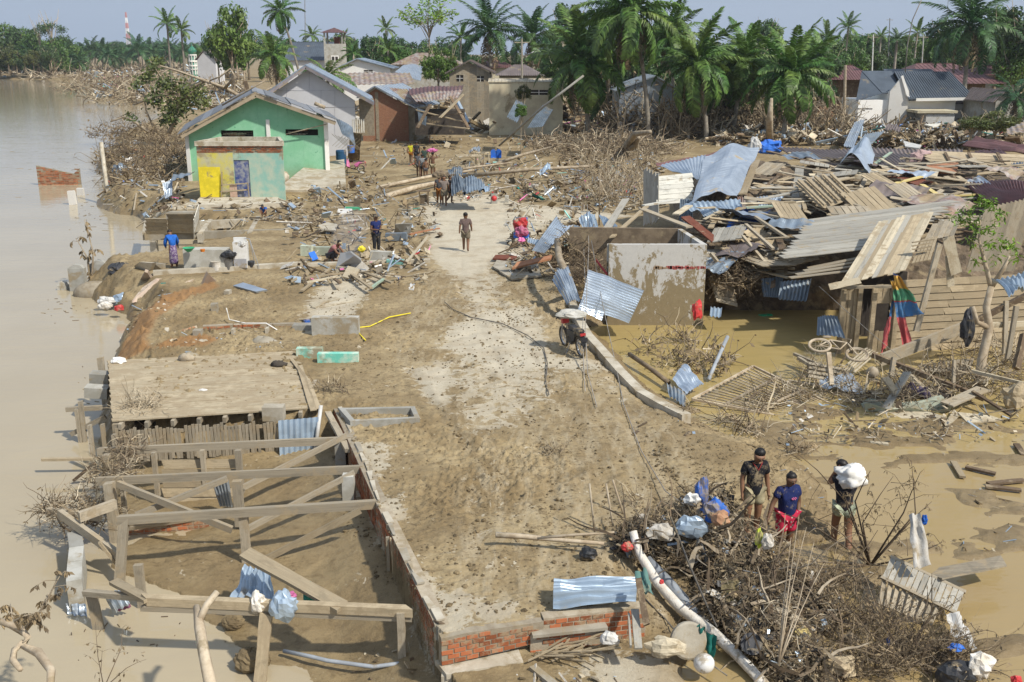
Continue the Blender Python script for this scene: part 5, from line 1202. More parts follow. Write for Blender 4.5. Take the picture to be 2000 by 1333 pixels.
brush('hanging_roots',[(P(1150,560,.2),(.9,.6,1.3)),(P(1110,520,0),(.9,.6,.7)),(P(1135,500,1.0),(.8,.5,.8))],900,.8,.012,['twig','twig_dark','twig_dark'],'roots and plastic heaped against the open left side of the tank',seed=41,leaves=2,leafs=.08)
rod('bent_log',[P(1112,575,.1),Q(1108,540,34),Q(1092,505,36),Q(1088,470,38.5)],[.16,.15,.13,.12],'bark',label='pale bent trunk rising beside the open side of the tank',cat='trunk')
def SH(lab,pts,n,mat='zinc',bend=0,amp=.028,dent=.06,sag=None,nv=8,name='metal_sheet',**k):return sheet(name,[Q(p[0],p[1],p[2]*(1.055 if p[2]<30 else 1))for p in pts],n,amp,mat,nv,bend,dent,label=lab,cat='corrugated sheet',sag=sag,**k)
SH('large bright corrugated sheet leaning in front of the concrete tank',[(1150,526,33.6),(1134,598,32.2),(1228,633,32.6),(1257,570,33.4)],14)
SH('narrower corrugated sheet under the left of the large bright one',[(1140,575,33),(1128,606,32),(1175,628,32),(1185,590,33)],7)
SH('twisted corrugated sheet curving down beside the kerb',[(1078,545,34),(1110,522,34.4),(1138,598,32.6),(1106,592,32.6)],8,bend=.5,dent=.15)
SH('upright folded corrugated sheet left of the tank, its upper half',[(1088,420,41),(1118,440,41),(1078,480,38.6),(1058,462,38.6)],8,bend=-.3)
SH('lower half of the folded corrugated sheet left of the tank',[(1058,462,38.6),(1080,478,38.6),(1062,496,37.4),(1040,488,37.4)],8)
SH('pale bent sheet standing behind the tank corner',[(1130,430,42),(1162,415,42.5),(1170,455,41),(1142,462,41)],6,'zinc_blue',bend=.4,dent=.2)
SH('small triangular sheet right of the pale bent sheet',[(1168,420,42),(1190,428,42),(1206,443,41),(1180,445,41)],6,'zinc_blue')
SH('small flat sheet beside the red loaded cart',[(1032,464,40.5),(1055,470,40),(1052,480,39.6),(1030,474,40)],5,'zinc_blue')
SH('very large pale corrugated roof sheet draped over the left of the heap',[(1376,306,53),(1350,402,42),(1438,384,43.5),(1483,290,55)],26,'zinc',amp=.03,sag=.03,dent=.2,nv=14)
SH('left wing of the draped roof sheet above the white wooden wall',[(1286,324,51),(1378,303,52.8),(1366,350,47.5),(1340,345,48)],12,'zinc')
SH('lower lip of the draped roof sheet with ragged brown edge',[(1330,400,42.2),(1446,390,42.6),(1450,413,41),(1372,421,40.8)],12,'zinc_blue',dent=.15)
SH('maroon edge flashing along the left wing of the draped roof',[(1280,320,53.2),(1400,298,56),(1398,304,55.6),(1284,326,53)],4,'rust')
SH('standing blue grey corrugated strip below the draped roof',[(1328,390,44.5),(1352,390,44.5),(1354,442,43),(1326,438,43)],6,'zinc_dark')
SH('small corrugated piece hanging at the right of the lower lip',[(1440,385,44.5),(1458,384,44.5),(1458,412,43.5),(1444,414,43.5)],4,'rusty_zinc')
SH('dark shiny corrugated sheet lying inside the heap',[(1478,384,45),(1532,382,45),(1520,398,44),(1482,400,44)],8,'zinc',dent=.15)
root=empty('wooden_wall_box',Q(1300,440,46),label='white and grey painted plank wall corner at the left end of the heap',cat='wall');o=root.location.copy()
pl_=plankpanel('left_face',[Q(1258,330,48),Q(1286,345,46.5),Q(1286,432,45),Q(1258,440,46.5)],5,'wood_grey',parent=root,raw=False,gap=.02)
pl_.location=pl_.location-o
pl_=plankpanel('front_face',[Q(1286,345,46.5),Q(1286,400,45.6),Q(1350,396,45.6),Q(1352,338,46.5)],6,'wood_white',parent=root,gap=.06,jitter=.06)
pl_.location=pl_.location-o
for i,(a,b,m,w_)in enumerate((((1256,408),(1322,396),'wood_white',.25),((1255,415),(1345,450),'wood',.4),((1320,425),(1346,408),'wood_pale',.35),((1330,352),(1352,356),'wood_tan',.9),((1338,430),(1398,478),'wood_red',.5),((1180,462),(1222,395),'wood_grey',.35),((1195,470),(1262,410),'wood_tan',.2),((1450,384),(1478,318),'wood_tan',.45),((1552,425),(1562,330),'wood_grey',.55),((1455,405),(1550,400),'wood_tan',.3),((1456,412),(1548,406),'wood_green',.3),((1500,300),(1620,330),'wood_dark',.35),((1540,303),(1660,342),'wood_tan',.3),((1515,440),(1600,437),'wood_tan',.3),((1510,446),(1590,442),'wood_grey',.25),((1465,420),(1560,438),'wood',.25),((1500,465),(1535,415),'wood',.2),((1560,365),(1572,415),'wood_tan',.2),((1708,385),(1765,415),'wood_tan',.25),((1690,440),(1860,415),'wood',.2),((1800,366),(1850,400),'wood_yellow',.28),((1712,380),(1714,340),'wood_grey',.25),((1760,395),(1920,385),'wood_yellow',.15),((1730,350),(1810,340),'wood_dark',.2),((1870,350),(1928,388),'wood_tan',.3),((1790,470),(1905,440),'wood_tan',.18),((1850,430),(1990,428),'wood_pale',.15),((1905,445),(2010,425),'wood_pale',.18),((1668,385),(1800,350),'wood_yellow',.3),((1610,405),(1700,372),'wood_pale',.22),((1950,470),(2010,455),'wood_tan',.15),((1665,308),(1712,328),'wood_dark',.3),((1680,345),(1740,302),'wood_green',.2))):
 plank(T(*a,.7)+V(0,0,.12),T(*b,.7)+V(0,0,.12),w_*.8,.06,m,name='wooden_board',straight=True,label=['white board across the foot of the white wooden wall','bent brown board sweeping under the white wooden wall','short pale board sticking out under the draped roof','tan square panel hung on the white wooden wall','dark red plank sloping down right below the standing strip','grey plank leaning up left of the white wooden wall','tan plank leaning beside the grey leaning plank','broad tan plank propped at the right edge of the draped roof','upright weathered plank standing left of the battened panel','long tan board above the blue tarpaulin','green tinted board just above the blue tarpaulin','dark ridge beam sloping from the back brown roof','tan beam parallel under the dark ridge beam','upper of two pale boards pointing left at the heap centre','lower of two pale boards pointing left at the heap centre','grey board crossing in front of the blue tarpaulin','thin board crossing the blue tarpaulin upwards','upright short board left of the battened panel','tan board lying across the big weathered plank roof','long pole like board over the top of the pale plank roof','greenish yellow board pointing down right in the heap','upright grey board sticking up mid heap','long yellow board behind the small tree','dark thin board near the red panel','tan beam running down the maroon roof','board along the ridge of the pale plank roof','long thin rail to the right of the small tree crown','upper long rail at the right edge above the siding wall','long yellow curved board in the heap centre','white curved board beside the battened panel','short rail at the right edge by the siding wall','dark short board at the back grey tarp','green tinted board beside the back grey tarp'][i],cat='board')
cloth('blue_tarpaulin',[T(1440,408,.4),T(1508,412,.3),T(1462,455,.4),T(1414,452,.5)],'blue_tarp',16,12,.09,2,label='bright blue tarpaulin sagging out from under the draped roof',cat='tarpaulin')
cloth('hanging_cloth',[T(1412,414,.8),T(1455,408,.8),T(1455,422,.9),T(1413,428,.9)],flat('ochre_cloth',(.34,.22,.09)),16,4,.12,5,label='ragged ochre strips hanging under the lower lip sheet',cat='cloth')
def PP(lab,c,n,mat,name='boarded_section',off=0,**k):
 return plankpanel(name,[Q(*p)for p in c],n,mat,label=lab,cat='plank panel',**k)
PP('weathered plank panel with battens facing up left of the heap centre',[(1452,455,38),(1503,503,36.6),(1534,482,37.2),(1475,440,39)],9,'wood_tan',th=.03,gap=.05)
PP('lower weathered plank panel lying toward the dry bush',[(1388,512,37),(1425,560,35.6),(1500,540,36),(1450,478,37.6)],9,'wood_tan',gap=.06)
PP('dark plank panel half sunk behind the dry bush',[(1384,540,36),(1400,590,35.3),(1440,600,35.4),(1430,545,36)],7,'wood',gap=.08)
PP('battened plank panel tipped toward the viewer at the heap centre',[(1552,358,44),(1605,408,41),(1668,386,42.4),(1625,344,46)],8,'wood_tan',gap=.03)
for i,t_ in enumerate((.08,.3,.52,.75,.95)):
 a=Q(1552,358,43.9).lerp(Q(1625,344,45.9),t_)+V(0,-.05,.12);b=Q(1605,408,40.9).lerp(Q(1668,386,42.3),t_)+V(0,-.05,.12);plank(a,b,.12,.08,'wood_tan',straight=True,name='batten',label=('leftmost batten on the tipped battened panel','second batten from the left on the tipped panel','middle batten on the tipped battened panel','fourth batten from the left on the tipped panel','rightmost batten on the tipped battened panel')[i],cat='batten')
for i,(a,b)in enumerate((((1475,440),(1534,480)),((1456,455),(1508,502)),((1450,478),(1500,538)),((1388,512),(1428,562)))):
 plank(T(*a,.9)+V(0,0,.3),T(*b,.9)+V(0,0,.3),.12,.09,'wood',straight=True,name='batten',label=('upper edge batten of the weathered panel left of centre','lower edge batten of the weathered panel left of centre','upper edge batten of the lower weathered panel','left edge batten of the lower weathered panel')[i],cat='batten')
PP('broad grey weathered plank roof sloping toward the pond',[(1592,428,38.5),(1532,505,33.6),(1745,482,34),(1860,392,39)],14,'wood_grey',gap=.07,jitter=.05,th=.03)
PP('mud covered lower edge of the grey plank roof',[(1590,520,33.8),(1540,546,32.4),(1690,530,32.6),(1730,490,33.7)],4,'wood',gap=.05,jitter=.04)
PP('pale plank roof with wide boards hanging over the siding wall',[(1716,436,34.6),(1822,416,35),(1768,527,31),(1644,552,30.8)],12,'wood_pale',mats=['wood_pale','wood_pale','wood_grey','wood_tan'],gap=.05,jitter=.04)
PP('small grey planks right of the pale plank roof',[(1822,440,34.8),(1880,420,35),(1862,460,33.6),(1806,472,33.4)],5,'wood',gap=.05)
PP('row of short vertical boards hanging off the right of the pale roof',[(1800,470,32.8),(1832,462,32.8),(1818,508,31.4),(1780,515,31.4)],5,'wood_tan',gap=.3)
for i in range(6):plank(Q(1782,474+7*i,31.8),Q(1824-3*i,468+7*i,31.8),.07,.03,'wood_tan',name='lath',label='short tan lath in the gap beside the pale plank roof',cat='lath',group='laths beside the pale plank roof')
PP('long narrow plank panel with cross battens at the back right of the heap',[(1804,296,60),(1812,316,58),(2010,334,57),(2010,303,60)],4,'wood_tan',gap=.04)
for i,x in enumerate((1846,1892,1948)):plank(Q(x,299,59.5),Q(x+12,322,57.3),.15,.08,'wood_dark',straight=True,name='batten',label=('leftmost cross batten on the long back panel','middle cross batten on the long back panel','rightmost cross batten on the long back panel')[i],cat='batten')
def SR(lab,pts,mat,n,amp=.05):return sheet('roof_sheet',[Q(*p)for p in pts],n,amp,mat,nv=5,th=.03,dent=.15,label=lab,cat='roof')
SR('long brown corrugated roof lying across the back of the heap',[(1515,291,66),(1880,293,66),(1880,318,60),(1600,330,58)],'brown_roof',44)
SR('maroon corrugated roof at the right end of the back brown roof',[(1878,284,68),(1905,268,71),(2010,285,68),(2010,300,64)],'rust',8)
SR('maroon sheet roof sloping over the vertical board wall at right',[(1868,352,50),(2020,352,50),(2020,392,40),(1966,412,38)],'rust',22)
SR('small maroon roof corner with white stripe above the long panel',[(1890,298,64),(1950,288,67),(1985,318,60),(1930,318,60)],'rust',8)
SR('grey corrugated end piece at the right edge of the long panel',[(1975,318,58),(2020,316,58),(2020,335,56),(1985,334,56)],'zinc_dark',8)
sheet('grey_tarp',[Q(1665,292,62),Q(1710,300,60),Q(1698,346,50),Q(1640,318,54)],2,.05,'zinc',6,.3,.3,label='pale grey plastic sheet draped at the back centre of the heap',cat='plastic sheet')
mb=MB();c=[T(1742,322,.6),T(1734,342,.8),T(1792,362,.9),T(1826,352,.6)];mb.extr(c,(0,.1,-.12));mb.build('tabletop_board',M['wood_red'],label='dark red polished wooden panel lying on the heap',cat='panel')
mb=MB();c=[T(1812,318,.5),T(1806,333,.8),T(1869,337,.8),T(1872,318,.5)];mb.extr(c,(0,.1,-.12));mb.build('cupboard_board',M['wood_orange'],label='orange brown wooden panel with a dark stain behind the red panel',cat='panel')
mb=MB();c=[T(1812,342,.6),T(1818,330,.9),T(1834,334,.9),T(1828,352,.6)];mb.extr(c,(0,.2,-.15));mb.build('wooden_tray',M['wood_pale'],label='small pale drawer lying between red and orange panels',cat='drawer')
crumple('mattress',T(1675,352,.6),(.75,.35,.28),'wood_pale',3,rot=-.3,label='rolled muddy mattress on the heap',cat='mattress')
crumple('clothes',T(1800,308,.5),(.7,.3,.4),flat('pink_print_cloth',(.55,.38,.36)),6,label='pinkish clothes hanging at the end of the long back panel',cat='clothes')
crumple('blue_tarp_scrap',Q(1503,288,68),(.9,.4,.45),'blue',6,label='blue tarp scrap on the mud behind the heap',cat='tarp')
crumple('white_bag',Q(1474,286,60),(.35,.3,.5),'white',8,label='white bag on the top corner of the draped roof sheet',cat='bag')
# standing remains of the plank house on the right
YW=30.9
root=empty('plank_house',Q(1830,690,YW),label='muddy beige plank house wall still standing at right',cat='house');o=root.location.copy()
a,b=Q(1745,540,YW),Q(2060,500,YW+1.2);zlo=-.95;rows=11
for i in range(rows):
 z0=zlo+i*.235;xs=[a.x,a.x+(b.x-a.x)*U(.3,.6),b.x]
 for s,e in zip(xs,xs[1:]):
  f=lambda x:YW+1.2*(x-a.x)/(b.x-a.x)
  plank(V(s,f(s),z0+.12)-o,V(e-.005,f(e),z0+.12)-o,.225,.03,'cream_board' if 0 else 'wood_tan',(0,-1,.12),'plank',root,straight=True)
mb=MB();mb.bar(V(a.x,YW+.12,.2)-o,V(b.x,YW+1.35,.2)-o,.05,2.6);mb.build('plank_gap_shade',M['dark'],root)  # dark sheet painting the shade seen between the planks
for x,zt_ in((1640,1.55),(1672,1.5),(1745,1.5),(1700,1.4)):
 p=Q(x,640,YW+.05);mb=MB();mb.bar(V(p.x,YW-.03,-1.2)-o,V(p.x,YW-.03,zt_)-o,.14,.12,(0,1,0));mb.build('post',M['wood_tan'],root)
for(x0,x1,z0,z1,m)in((1641,1672,-1,1.5,'wood_tan'),(1703,1745,-1,.0,'wood_tan'),(1703,1745,.9,1.5,'wood_tan')):
 p,q=Q(x0,640,YW+.06),Q(x1,640,YW+.06)
 for k in range(3):
  s,e=p.lerp(q,k/3),p.lerp(q,(k+1)/3);c_=(s+e)/2
  plank(V(c_.x,YW+.06,z0)-o,V(c_.x,YW+.06,z1)-o,(e-s).length*.95,.03,m,(0,-1,0),'plank',root,straight=True)
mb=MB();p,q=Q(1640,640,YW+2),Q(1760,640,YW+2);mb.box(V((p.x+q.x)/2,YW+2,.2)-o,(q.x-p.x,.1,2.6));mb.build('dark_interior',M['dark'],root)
for i in range(3):
 x=Q(1676+9*i,600,YW).x;mb=MB();mb.bar(V(x,YW,-.1)-o,V(x,YW,1.0)-o,.03,.03,(0,1,0));mb.build('window_bar',M['dark'],root)
n=12
for i in range(n):
 x0=1925+i*8;pa,pb=Q(x0+4,400,34.5),Q(x0+4,505,33.2);pb.y=34.5;pb.z=1.2;pa.z=3.35+i*.03
 plank(pa-o,pb-o,.15,.03,'wood',(0,-1,0),'plank',root,straight=True)
mb=MB();mb.bar(Q(1740,560,YW-.3)-o,Q(1640,562,YW-.3)-o,.1,.08);mb.build('eave_beam',M['wood'],root)
plank(Q(1835,478,30.2),Q(1790,645,29.8),.16,.12,'wood',(0,-1,0),straight=True,name='post',label='dark post leaning against the siding wall',cat='post')
plank(Q(1852,464,30.2),Q(1868,535,30.1),.34,.03,'wood_pale',(0,-1,0),straight=True,name='board',label='white board hanging down the siding wall',cat='board')
plank(Q(1853,500,30.25),Q(1857,560,30.2),.22,.03,'wood_pale',(0,-1,0),straight=True,name='board',label='second pale board hanging behind the white one',cat='board')
plank(Q(1620,561,30.5),Q(1680,548,30.5),.2,.05,'wood_pale',(0,-1,.5),straight=True,name='board',label='pale board at the eave end of the pale plank roof',cat='board')
bl=NT('striped_blanket');tc=bl.new('TexCoord');sx=bl.new('SeparateXYZ');bl.l.new(bl.wpos(),sx.inputs[0])
n=bl.noise(bl.wpos(),14,4,.7);zz=bl.math('ADD',sx.outputs[2],bl.math('MULTIPLY',n,.12));ztop=1.55
c1=bl.mix(bl.ramp(zz,1.72,1.70),(.62,.36,.08),(.10,.30,.16));c1=bl.mix(bl.ramp(zz,1.40,1.38),c1,(.40,.07,.07));c1=bl.mix(bl.ramp(zz,1.36,1.34),c1,(.08,.20,.38));c1=bl.mix(bl.ramp(zz,.92,.88),c1,(.48,.10,.10))
c1=bl.mix(bl.ramp(zz,2.08,2.1),c1,(.06,.14,.40));c1=bl.mix(bl.math('MULTIPLY',bl.ramp(n,.5,.7),.45),c1,(.33,.25,.16));bl.bump(n,.5,.02);M['blanket']=bl.fin(c1,.95,0,.1)
Yb=29.6
cloth('striped_blanket',[Q(1744,532,Yb+.3),Q(1758,540,Yb+.2),Q(1806,614,Yb-.3),Q(1758,620,Yb)],'blanket',10,14,.06,1,label='orange, green and blue striped blanket hanging from the plank roof',cat='blanket')
cloth('blanket_tail',[Q(1738,545,Yb+.1),Q(1752,560,Yb),Q(1782,676,Yb-.3),Q(1764,682,Yb-.3)],'blanket',6,16,.06,4,label='narrow red tail of cloth twisting down from the striped blanket',cat='blanket')
cloth('blanket_end',[Q(1750,560,Yb+.1),Q(1738,620,Yb),Q(1715,700,Yb-.4),Q(1732,672,Yb-.3)],'blanket',6,10,.05,7,label='orange and green cloth end lying below the striped blanket',cat='blanket')
SH('blue grey curved sheet standing at the corner of the plank house',[(1598,620,31.5),(1636,618,31),(1652,662,30.2),(1596,656,31)],7,'zinc_dark',bend=.5)
SR('zinc awning edge entering at the right side',[(1936,548,24.5),(2040,528,25.5),(2040,572,23),(1968,568,23)],'zinc_blue',10,.03)
# lower tangle of timber by the pond
def QL(x,y,Y):return Q(x,y,Y*(1.055 if Y<30 else 1))
def BB(lab,a,b,w_,h_,mat='wood',up=(0,0,1),name='wooden_beam'):return plank(QL(*a),QL(*b),w_,h_,mat,up,name=name,straight=True,label=lab,cat='beam')
BB('wide plank rising right from the striped cloth end',(1722,703,27),(1886,638,29),.1,.36)
BB('long dark beam running down right across the lower tangle',(1705,694,27),(1920,778,24.6),.12,.14,'wood_dark')
BB('beam below and parallel to the long dark one',(1762,716,26.5),(1860,820,24),.1,.1)
BB('short steep board forming a cross in the tangle',(1722,812,24),(1772,728,25.5),.2,.06,'wood_grey')
BB('short board crossing the steep cross board',(1728,738,25.2),(1754,772,24.7),.24,.06,'wood_tan')
BB('long thin board from the metal grid to the tangle',(1552,692,28),(1640,730,26.8),.1,.08)
BB('second thin board beside the metal grid',(1540,744,26.4),(1600,754,26),.1,.06)
BB('dark beam running up to the right edge behind the small tree',(1880,640,28),(2010,575,28),.14,.16,'wood_dark')
BB('pale rail to the right of the small tree trunk',(1925,636,27.8),(2015,632,28),.08,.16,'wood_pale')
BB('post near the right edge in the water',(1968,700,26.5),(1985,600,26.8),.12,.12,'wood',(0,1,0));BB('post beyond the small tree trunk',(1962,690,27.5),(1965,590,28),.12,.12,'wood',(0,1,0))
BB('dark stub post at the right edge in the water',(1985,720,25),(2000,655,25.5),.16,.16,'wood_dark',(0,1,0))
BB('long pale pole at the lower right edge of the tangle',(1898,725,25.4),(2010,752,24.5),.08,.08,'wood_pale');BB('board pointing down right at the tangle end',(1900,765,24.5),(1975,812,23.4),.1,.05,'wood_dark')
BB('upright pole with root ball on the tangle',(1624,752,25.5),(1618,690,26),.12,.12,'bark',(0,1,0));BB('post under the slatted bed',(1740,735,26.2),(1746,700,26.5),.12,.12,'wood',(0,1,0))
BB('second post under the slatted bed',(1862,752,25.4),(1864,705,25.8),.08,.08,'wood',(0,1,0));BB('board lying on the mud toward the viewer',(1640,768,25.6),(1740,785,25),.14,.05,'wood_tan')
BB('short board at the water edge below the cross',(1560,700,27.8),(1600,725,26.8),.1,.1);BB('wide board flat at the right of the tangle',(1850,790,24),(1920,760,24.8),.4,.04,'wood')
plankpanel('slatted_bed',[QL(1790,715,27.5),QL(1905,700,28.6),QL(1895,725,27),QL(1800,728,26.8)],12,'wood',gap=.5,label='slatted wooden bed frame above the water by the small tree',cat='bed frame')
plankpanel('slat_fan',[QL(1640,722,26.6),QL(1672,728,26.3),QL(1716,690,27.2),QL(1690,680,27.5)],5,'wood_pale',gap=.5,label='fan of five pale slats beside the bicycle wheel',cat='slats')
plankpanel('wooden_crate',[QL(1580,706,27.2),QL(1580,740,26.4),QL(1655,752,26),QL(1655,720,26.8)],4,'wood',gap=.4,label='broken crate of horizontal slats under the bicycle wheel',cat='crate')
root=empty('bicycle',QL(1600,688,26.6),label='mud coated bicycle lying on the broken crate',cat='bicycle');o=root.location.copy()
def wheel(c,r,M3,nm,mat='tyre',parent=None,thick=.035,rimmat='bark'):
 mb=MB();mb.tube([c+M3@V(r*math.cos(a),r*math.sin(a),0)for a in[i*math.pi/10 for i in range(21)]],thick,7,False);w_=mb.build(nm,M[mat],parent,smooth=True)
 m2=MB();m2.tube([c+M3@V(r*.86*math.cos(a),r*.86*math.sin(a),0)for a in[i*math.pi/10 for i in range(21)]],thick*.4,5,False)
 m2.build('rim',M[rimmat],w_,smooth=True)
 m3=MB()
 for i in range(12):m3.tube([c,c+M3@V(r*.86*math.cos(i*math.pi/6),r*.86*math.sin(i*math.pi/6),0)],.006,3)
 m3.build('spokes',M[rimmat],w_,kind='stuff');return w_
Rw=(Matrix.Rotation(.35,3,'X')@Matrix.Rotation(-.1,3,'Y'))
wheel(V(0,0,.2),.3,Rw,'wheel','bark',root);wheel(V(1.0,-.25,.0),.3,Rw,'wheel','bark',root)
mb=MB()
for a,b in(((0,0,.2),(.35,.2,.3)),((.35,.2,.3),(.8,.1,.25)),((.8,.1,.25),(1.,-.25,0)),((.35,.2,.3),(.5,-.25,.15)),((.5,-.25,.15),(.8,.1,.25)),((0,0,.2),(.5,-.25,.15))):mb.tube([a,b],.02,6)
mb.build('frame',M['bark'],root);mb=MB();mb.tube([(.78,.35,.3),(.9,.05,.35),(.8,-.15,.3)],.015,6);mb.build('handlebar',M['bark'],root);mb=MB();mb.ball((.3,.35,.35),(.13,.07,.04));mb.build('saddle',M['bark'],root)
cs=[QL(1352,787,24.6),QL(1471,722,27.2),QL(1622,797,24.8),QL(1545,826,23.8)]
root=empty('metal_grille',sum(cs,Vector())/4,label='large rusty metal window grille lying on the pond edge',cat='grille');o=root.location.copy()
cs=[c-o+V(0,0,.1)for c in cs]
for i in range(4):mb=MB();mb.bar(cs[i],cs[(i+1)%4],.06,.06);mb.build('frame_bar',M['bark'],root)
for i in range(1,17):t_=i/17;mb=MB();mb.bar(cs[0].lerp(cs[1],t_),cs[3].lerp(cs[2],t_),.028,.028);mb.build('bar',M['bark'],root)
for t_ in(.33,.66):mb=MB();mb.bar(cs[0].lerp(cs[3],t_)+V(0,0,.04),cs[1].lerp(cs[2],t_)+V(0,0,.04),.05,.04);mb.build('cross_bar',M['bark'],root)
SH('crumpled silver sheet lying over the kerb end, its top',[(1312,742,25.6),(1336,712,26.6),(1374,752,25.6),(1340,772,25)],7,'zinc',bend=.3,dent=.1)
SH('dark folded side of the crumpled sheet at the kerb end',[(1302,750,25.4),(1340,770,24.9),(1338,798,24.4),(1306,775,24.8)],5,'zinc_dark',bend=.3)
rod('black_pipe',[QL(1229,692,28.2),QL(1270,720,27),QL(1306,748,25.9)],.07,'bark_dark',label='dark mud flecked pipe leaning out of the pond',cat='pipe')
rod('white_pipe',[QL(1421,658,28),QL(1394,718,27),QL(1384,742,26.5)],.06,'pipe',label='pale pipe sticking up out of the pond brush',cat='pipe')
slab('cream_sheet',[QL(1640,800,24.5),QL(1700,790,24.7),QL(1790,798,24.3),QL(1850,815,23.6),QL(1740,818,23.7)],.05,'wood_pale',label='crumpled cream plastic roofing along the water edge',cat='plastic sheet')
M['greenish']=flat('greenish_plastic',(.50,.54,.42),.5,.3)
sheet('plastic_sheet',[QL(1680,792,24.8),QL(1690,810,24.1),QL(1860,806,24),QL(1830,782,24.6)],4,.06,'greenish',10,.1,.25,label='pale greenish wavy plastic sheet under the lower tangle',cat='plastic sheet')
slab('board',[QL(1870,805,23.8),QL(1935,812,23.5),QL(1960,820,23.2),QL(1890,826,23.2)],.04,'wood_pale',label='cream board pieces at the right end of the water edge',cat='board')
slab('board',[QL(1863,800,24),QL(1872,812,23.6),QL(1848,838,22.9),QL(1842,832,23)],.04,'wood_pale',label='narrow cream board dipping into the water',cat='board')
sheet('metal_sheet',[QL(1600,745,26),QL(1660,730,26.5),QL(1690,772,25.3),QL(1600,760,25.6)],3,.04,'zinc',6,.3,.1,label='silvery bent sheet behind the root ball pole',cat='metal sheet')
crumple('plastic_jerrycan',QL(1982,775,24.2),(.35,.25,.33),'wood_tan',3,label='muddy jerrycan at the right edge of the tangle',cat='jerrycan')
blob('muddy_ball',QL(1704,728,25.8),.17,'bark',14,10,.02,label='muddy ball hanging below the slat fan',cat='ball')
crumple('dark_cloth',QL(1890,640,27.4),(.2,.15,.5),'black',4,label='dark wet cloth hung on the small tree stub',cat='cloth')
sheet('purple_cloth',[QL(1765,752,25.2),QL(1810,758,25),QL(1820,782,24.6),QL(1790,770,24.8)],3,.04,flat('purple_cloth',(.12,.09,.14)),6,.3,.2,label='dark purple sheet arched over a hole in the tangle',cat='plastic sheet')
mb=MB();mb.box(QL(1800,780,25.5),(1.5,.8,.5));mb.build('hollow_shade_block',M['dark'],label='dark block painted as the shaded hollow under the purple sheet',cat='crate')  # solid dark box painting the shade of a hollow, no real crate
crumple('red_cloth',QL(1361,606,32),(.18,.12,.3),'red',3,label='red cloth on a branch in front of the tank',cat='cloth')
crumple('plastic_bottle',P(1495,617,POND),(.3,.12,.06),'green_p',3,label='green plastic floating in the pond',cat='litter')
crumple('litter',P(1520,588,POND),(.2,.1,.05),'white',4,label='white scrap floating in the far pond',cat='litter')
sheet('metal_sheet',[Q(1388,600,34),Q(1410,602,34),Q(1408,620,33.4),Q(1386,618,33.5)],3,.03,'zinc_blue',4,label='pale metal scrap at the right foot of the tank',cat='metal scrap')
SH('corrugated sheets under the heap beside the pond',[(1485,545,35.2),(1530,540,35.4),(1520,582,34.8),(1490,580,34.9)],7,'zinc_dark');SH('dark corrugated sheet fan under the grey plank roof',[(1525,550,34.6),(1585,545,34.4),(1575,590,33.8),(1520,584,34)],8,'zinc_dark')
SH('pale long corrugated pile at the left of the trash field',[(1670,240,93),(1690,232,95),(1668,290,72),(1648,285,73)],6,'zinc',amp=.06);SH('grey corrugated pieces leaning in the trash field',[(1690,262,85),(1730,255,86),(1700,285,76),(1668,290,75)],8,'zinc_dark',amp=.05)
SR('brown corrugated scrap on the trash field below the white house',[(1735,243,92),(1762,248,91),(1758,258,87),(1728,250,89)],'brown_roof',6)
slab('white_board',[Q(1764,275,80),Q(1800,284,78),Q(1796,290,76),Q(1768,286,77)],.1,'white',label='white board lying in the trash field',cat='board')
slab('white_board',[Q(1805,243,92),Q(1838,241,93),Q(1832,246,91),Q(1822,248,90)],.1,'wood_white',label='white angular board at the top of the trash field',cat='board')
# palms, trees, brush
def frond_data(name,L,droop,lf,mat,n=30,seed=0,ragged=0.0,w_=.075):
 r=random.Random(seed);mb=MB();pts=[];dirs=[];p=Vector((0,0,0));e=0.0
 ns=12
 for i in range(ns+1):
  pts.append(p.copy());t=i/ns;e=-droop*t**1.4;d=Vector((math.cos(e),0,math.sin(e)));dirs.append(d);p=p+d*L/ns
 mb.tube(pts,[max(.012,.05*(1-i/ns))for i in range(ns+1)],4)
 for side in(-1,1):
  for k in range(n):
   t=.12+.88*(k+r.random()*.5)/n
   if r.random()<ragged:continue
   f=t*ns;i=min(ns-1,int(f));q=pts[i].lerp(pts[i+1],f-i);d=dirs[i]
   l=lf*(math.sin(math.pi*min(1,t*.85+.12))**.7)*r.uniform(.8,1.1)
   v1=(d*.55+Vector((0,side*.85,r.uniform(-.25,.2)))).normalized();v2=(v1*.55+Vector((0,0,-1))*r.uniform(.5,1.0)).normalized()
   a=q+v1*l*.55;b=a+v2*l*.5;wv=d.cross(v1).cross(v1).normalized()*w_
   mb.add([q-wv*.6,q+wv*.6,a+wv,a-wv,b],[(0,1,2,3),(3,2,4)])
 return mb.data(name,M[mat])
FR={'coco':[frond_data('frond',5.0,d,1.05,'leaf_palm',38,i,.02)for i,d in enumerate((.7,1.1,1.5,1.9))],'oil':[frond_data('frond',5.0,d,1.05,'leaf_oil',38,9+i,.02,.06)for i,d in enumerate((.9,1.3,1.7))],'dry':[frond_data('frond',4.2,1.0,.7,'leaf_dry',20,30,.3)]}
def palm_crown(kind,nf,seed,L=1.0,young=.25):
 """one mesh of a whole crown, for palms too far to tell fronds apart"""
 r=random.Random(seed);mb=MB()
 for i in range(nf):
  t=i/nf;el=1.35-1.75*t;az=i*2.39996+r.uniform(-.2,.2);me=FR[kind][min(len(FR[kind])-1,int(t*len(FR[kind])))]
  R_=Matrix.Rotation(az,3,'Z')@Matrix.Rotation(-el,3,'Y')@Matrix.Rotation(r.uniform(-.4,.4),3,'X')
  s_=L*r.uniform(.85,1.1);mb.add([R_@v.co*s_ for v in me.vertices],[tuple(p.vertices)for p in me.polygons])
 return mb.data('crown',M['leaf_palm' if kind=='coco' else 'leaf_oil'])
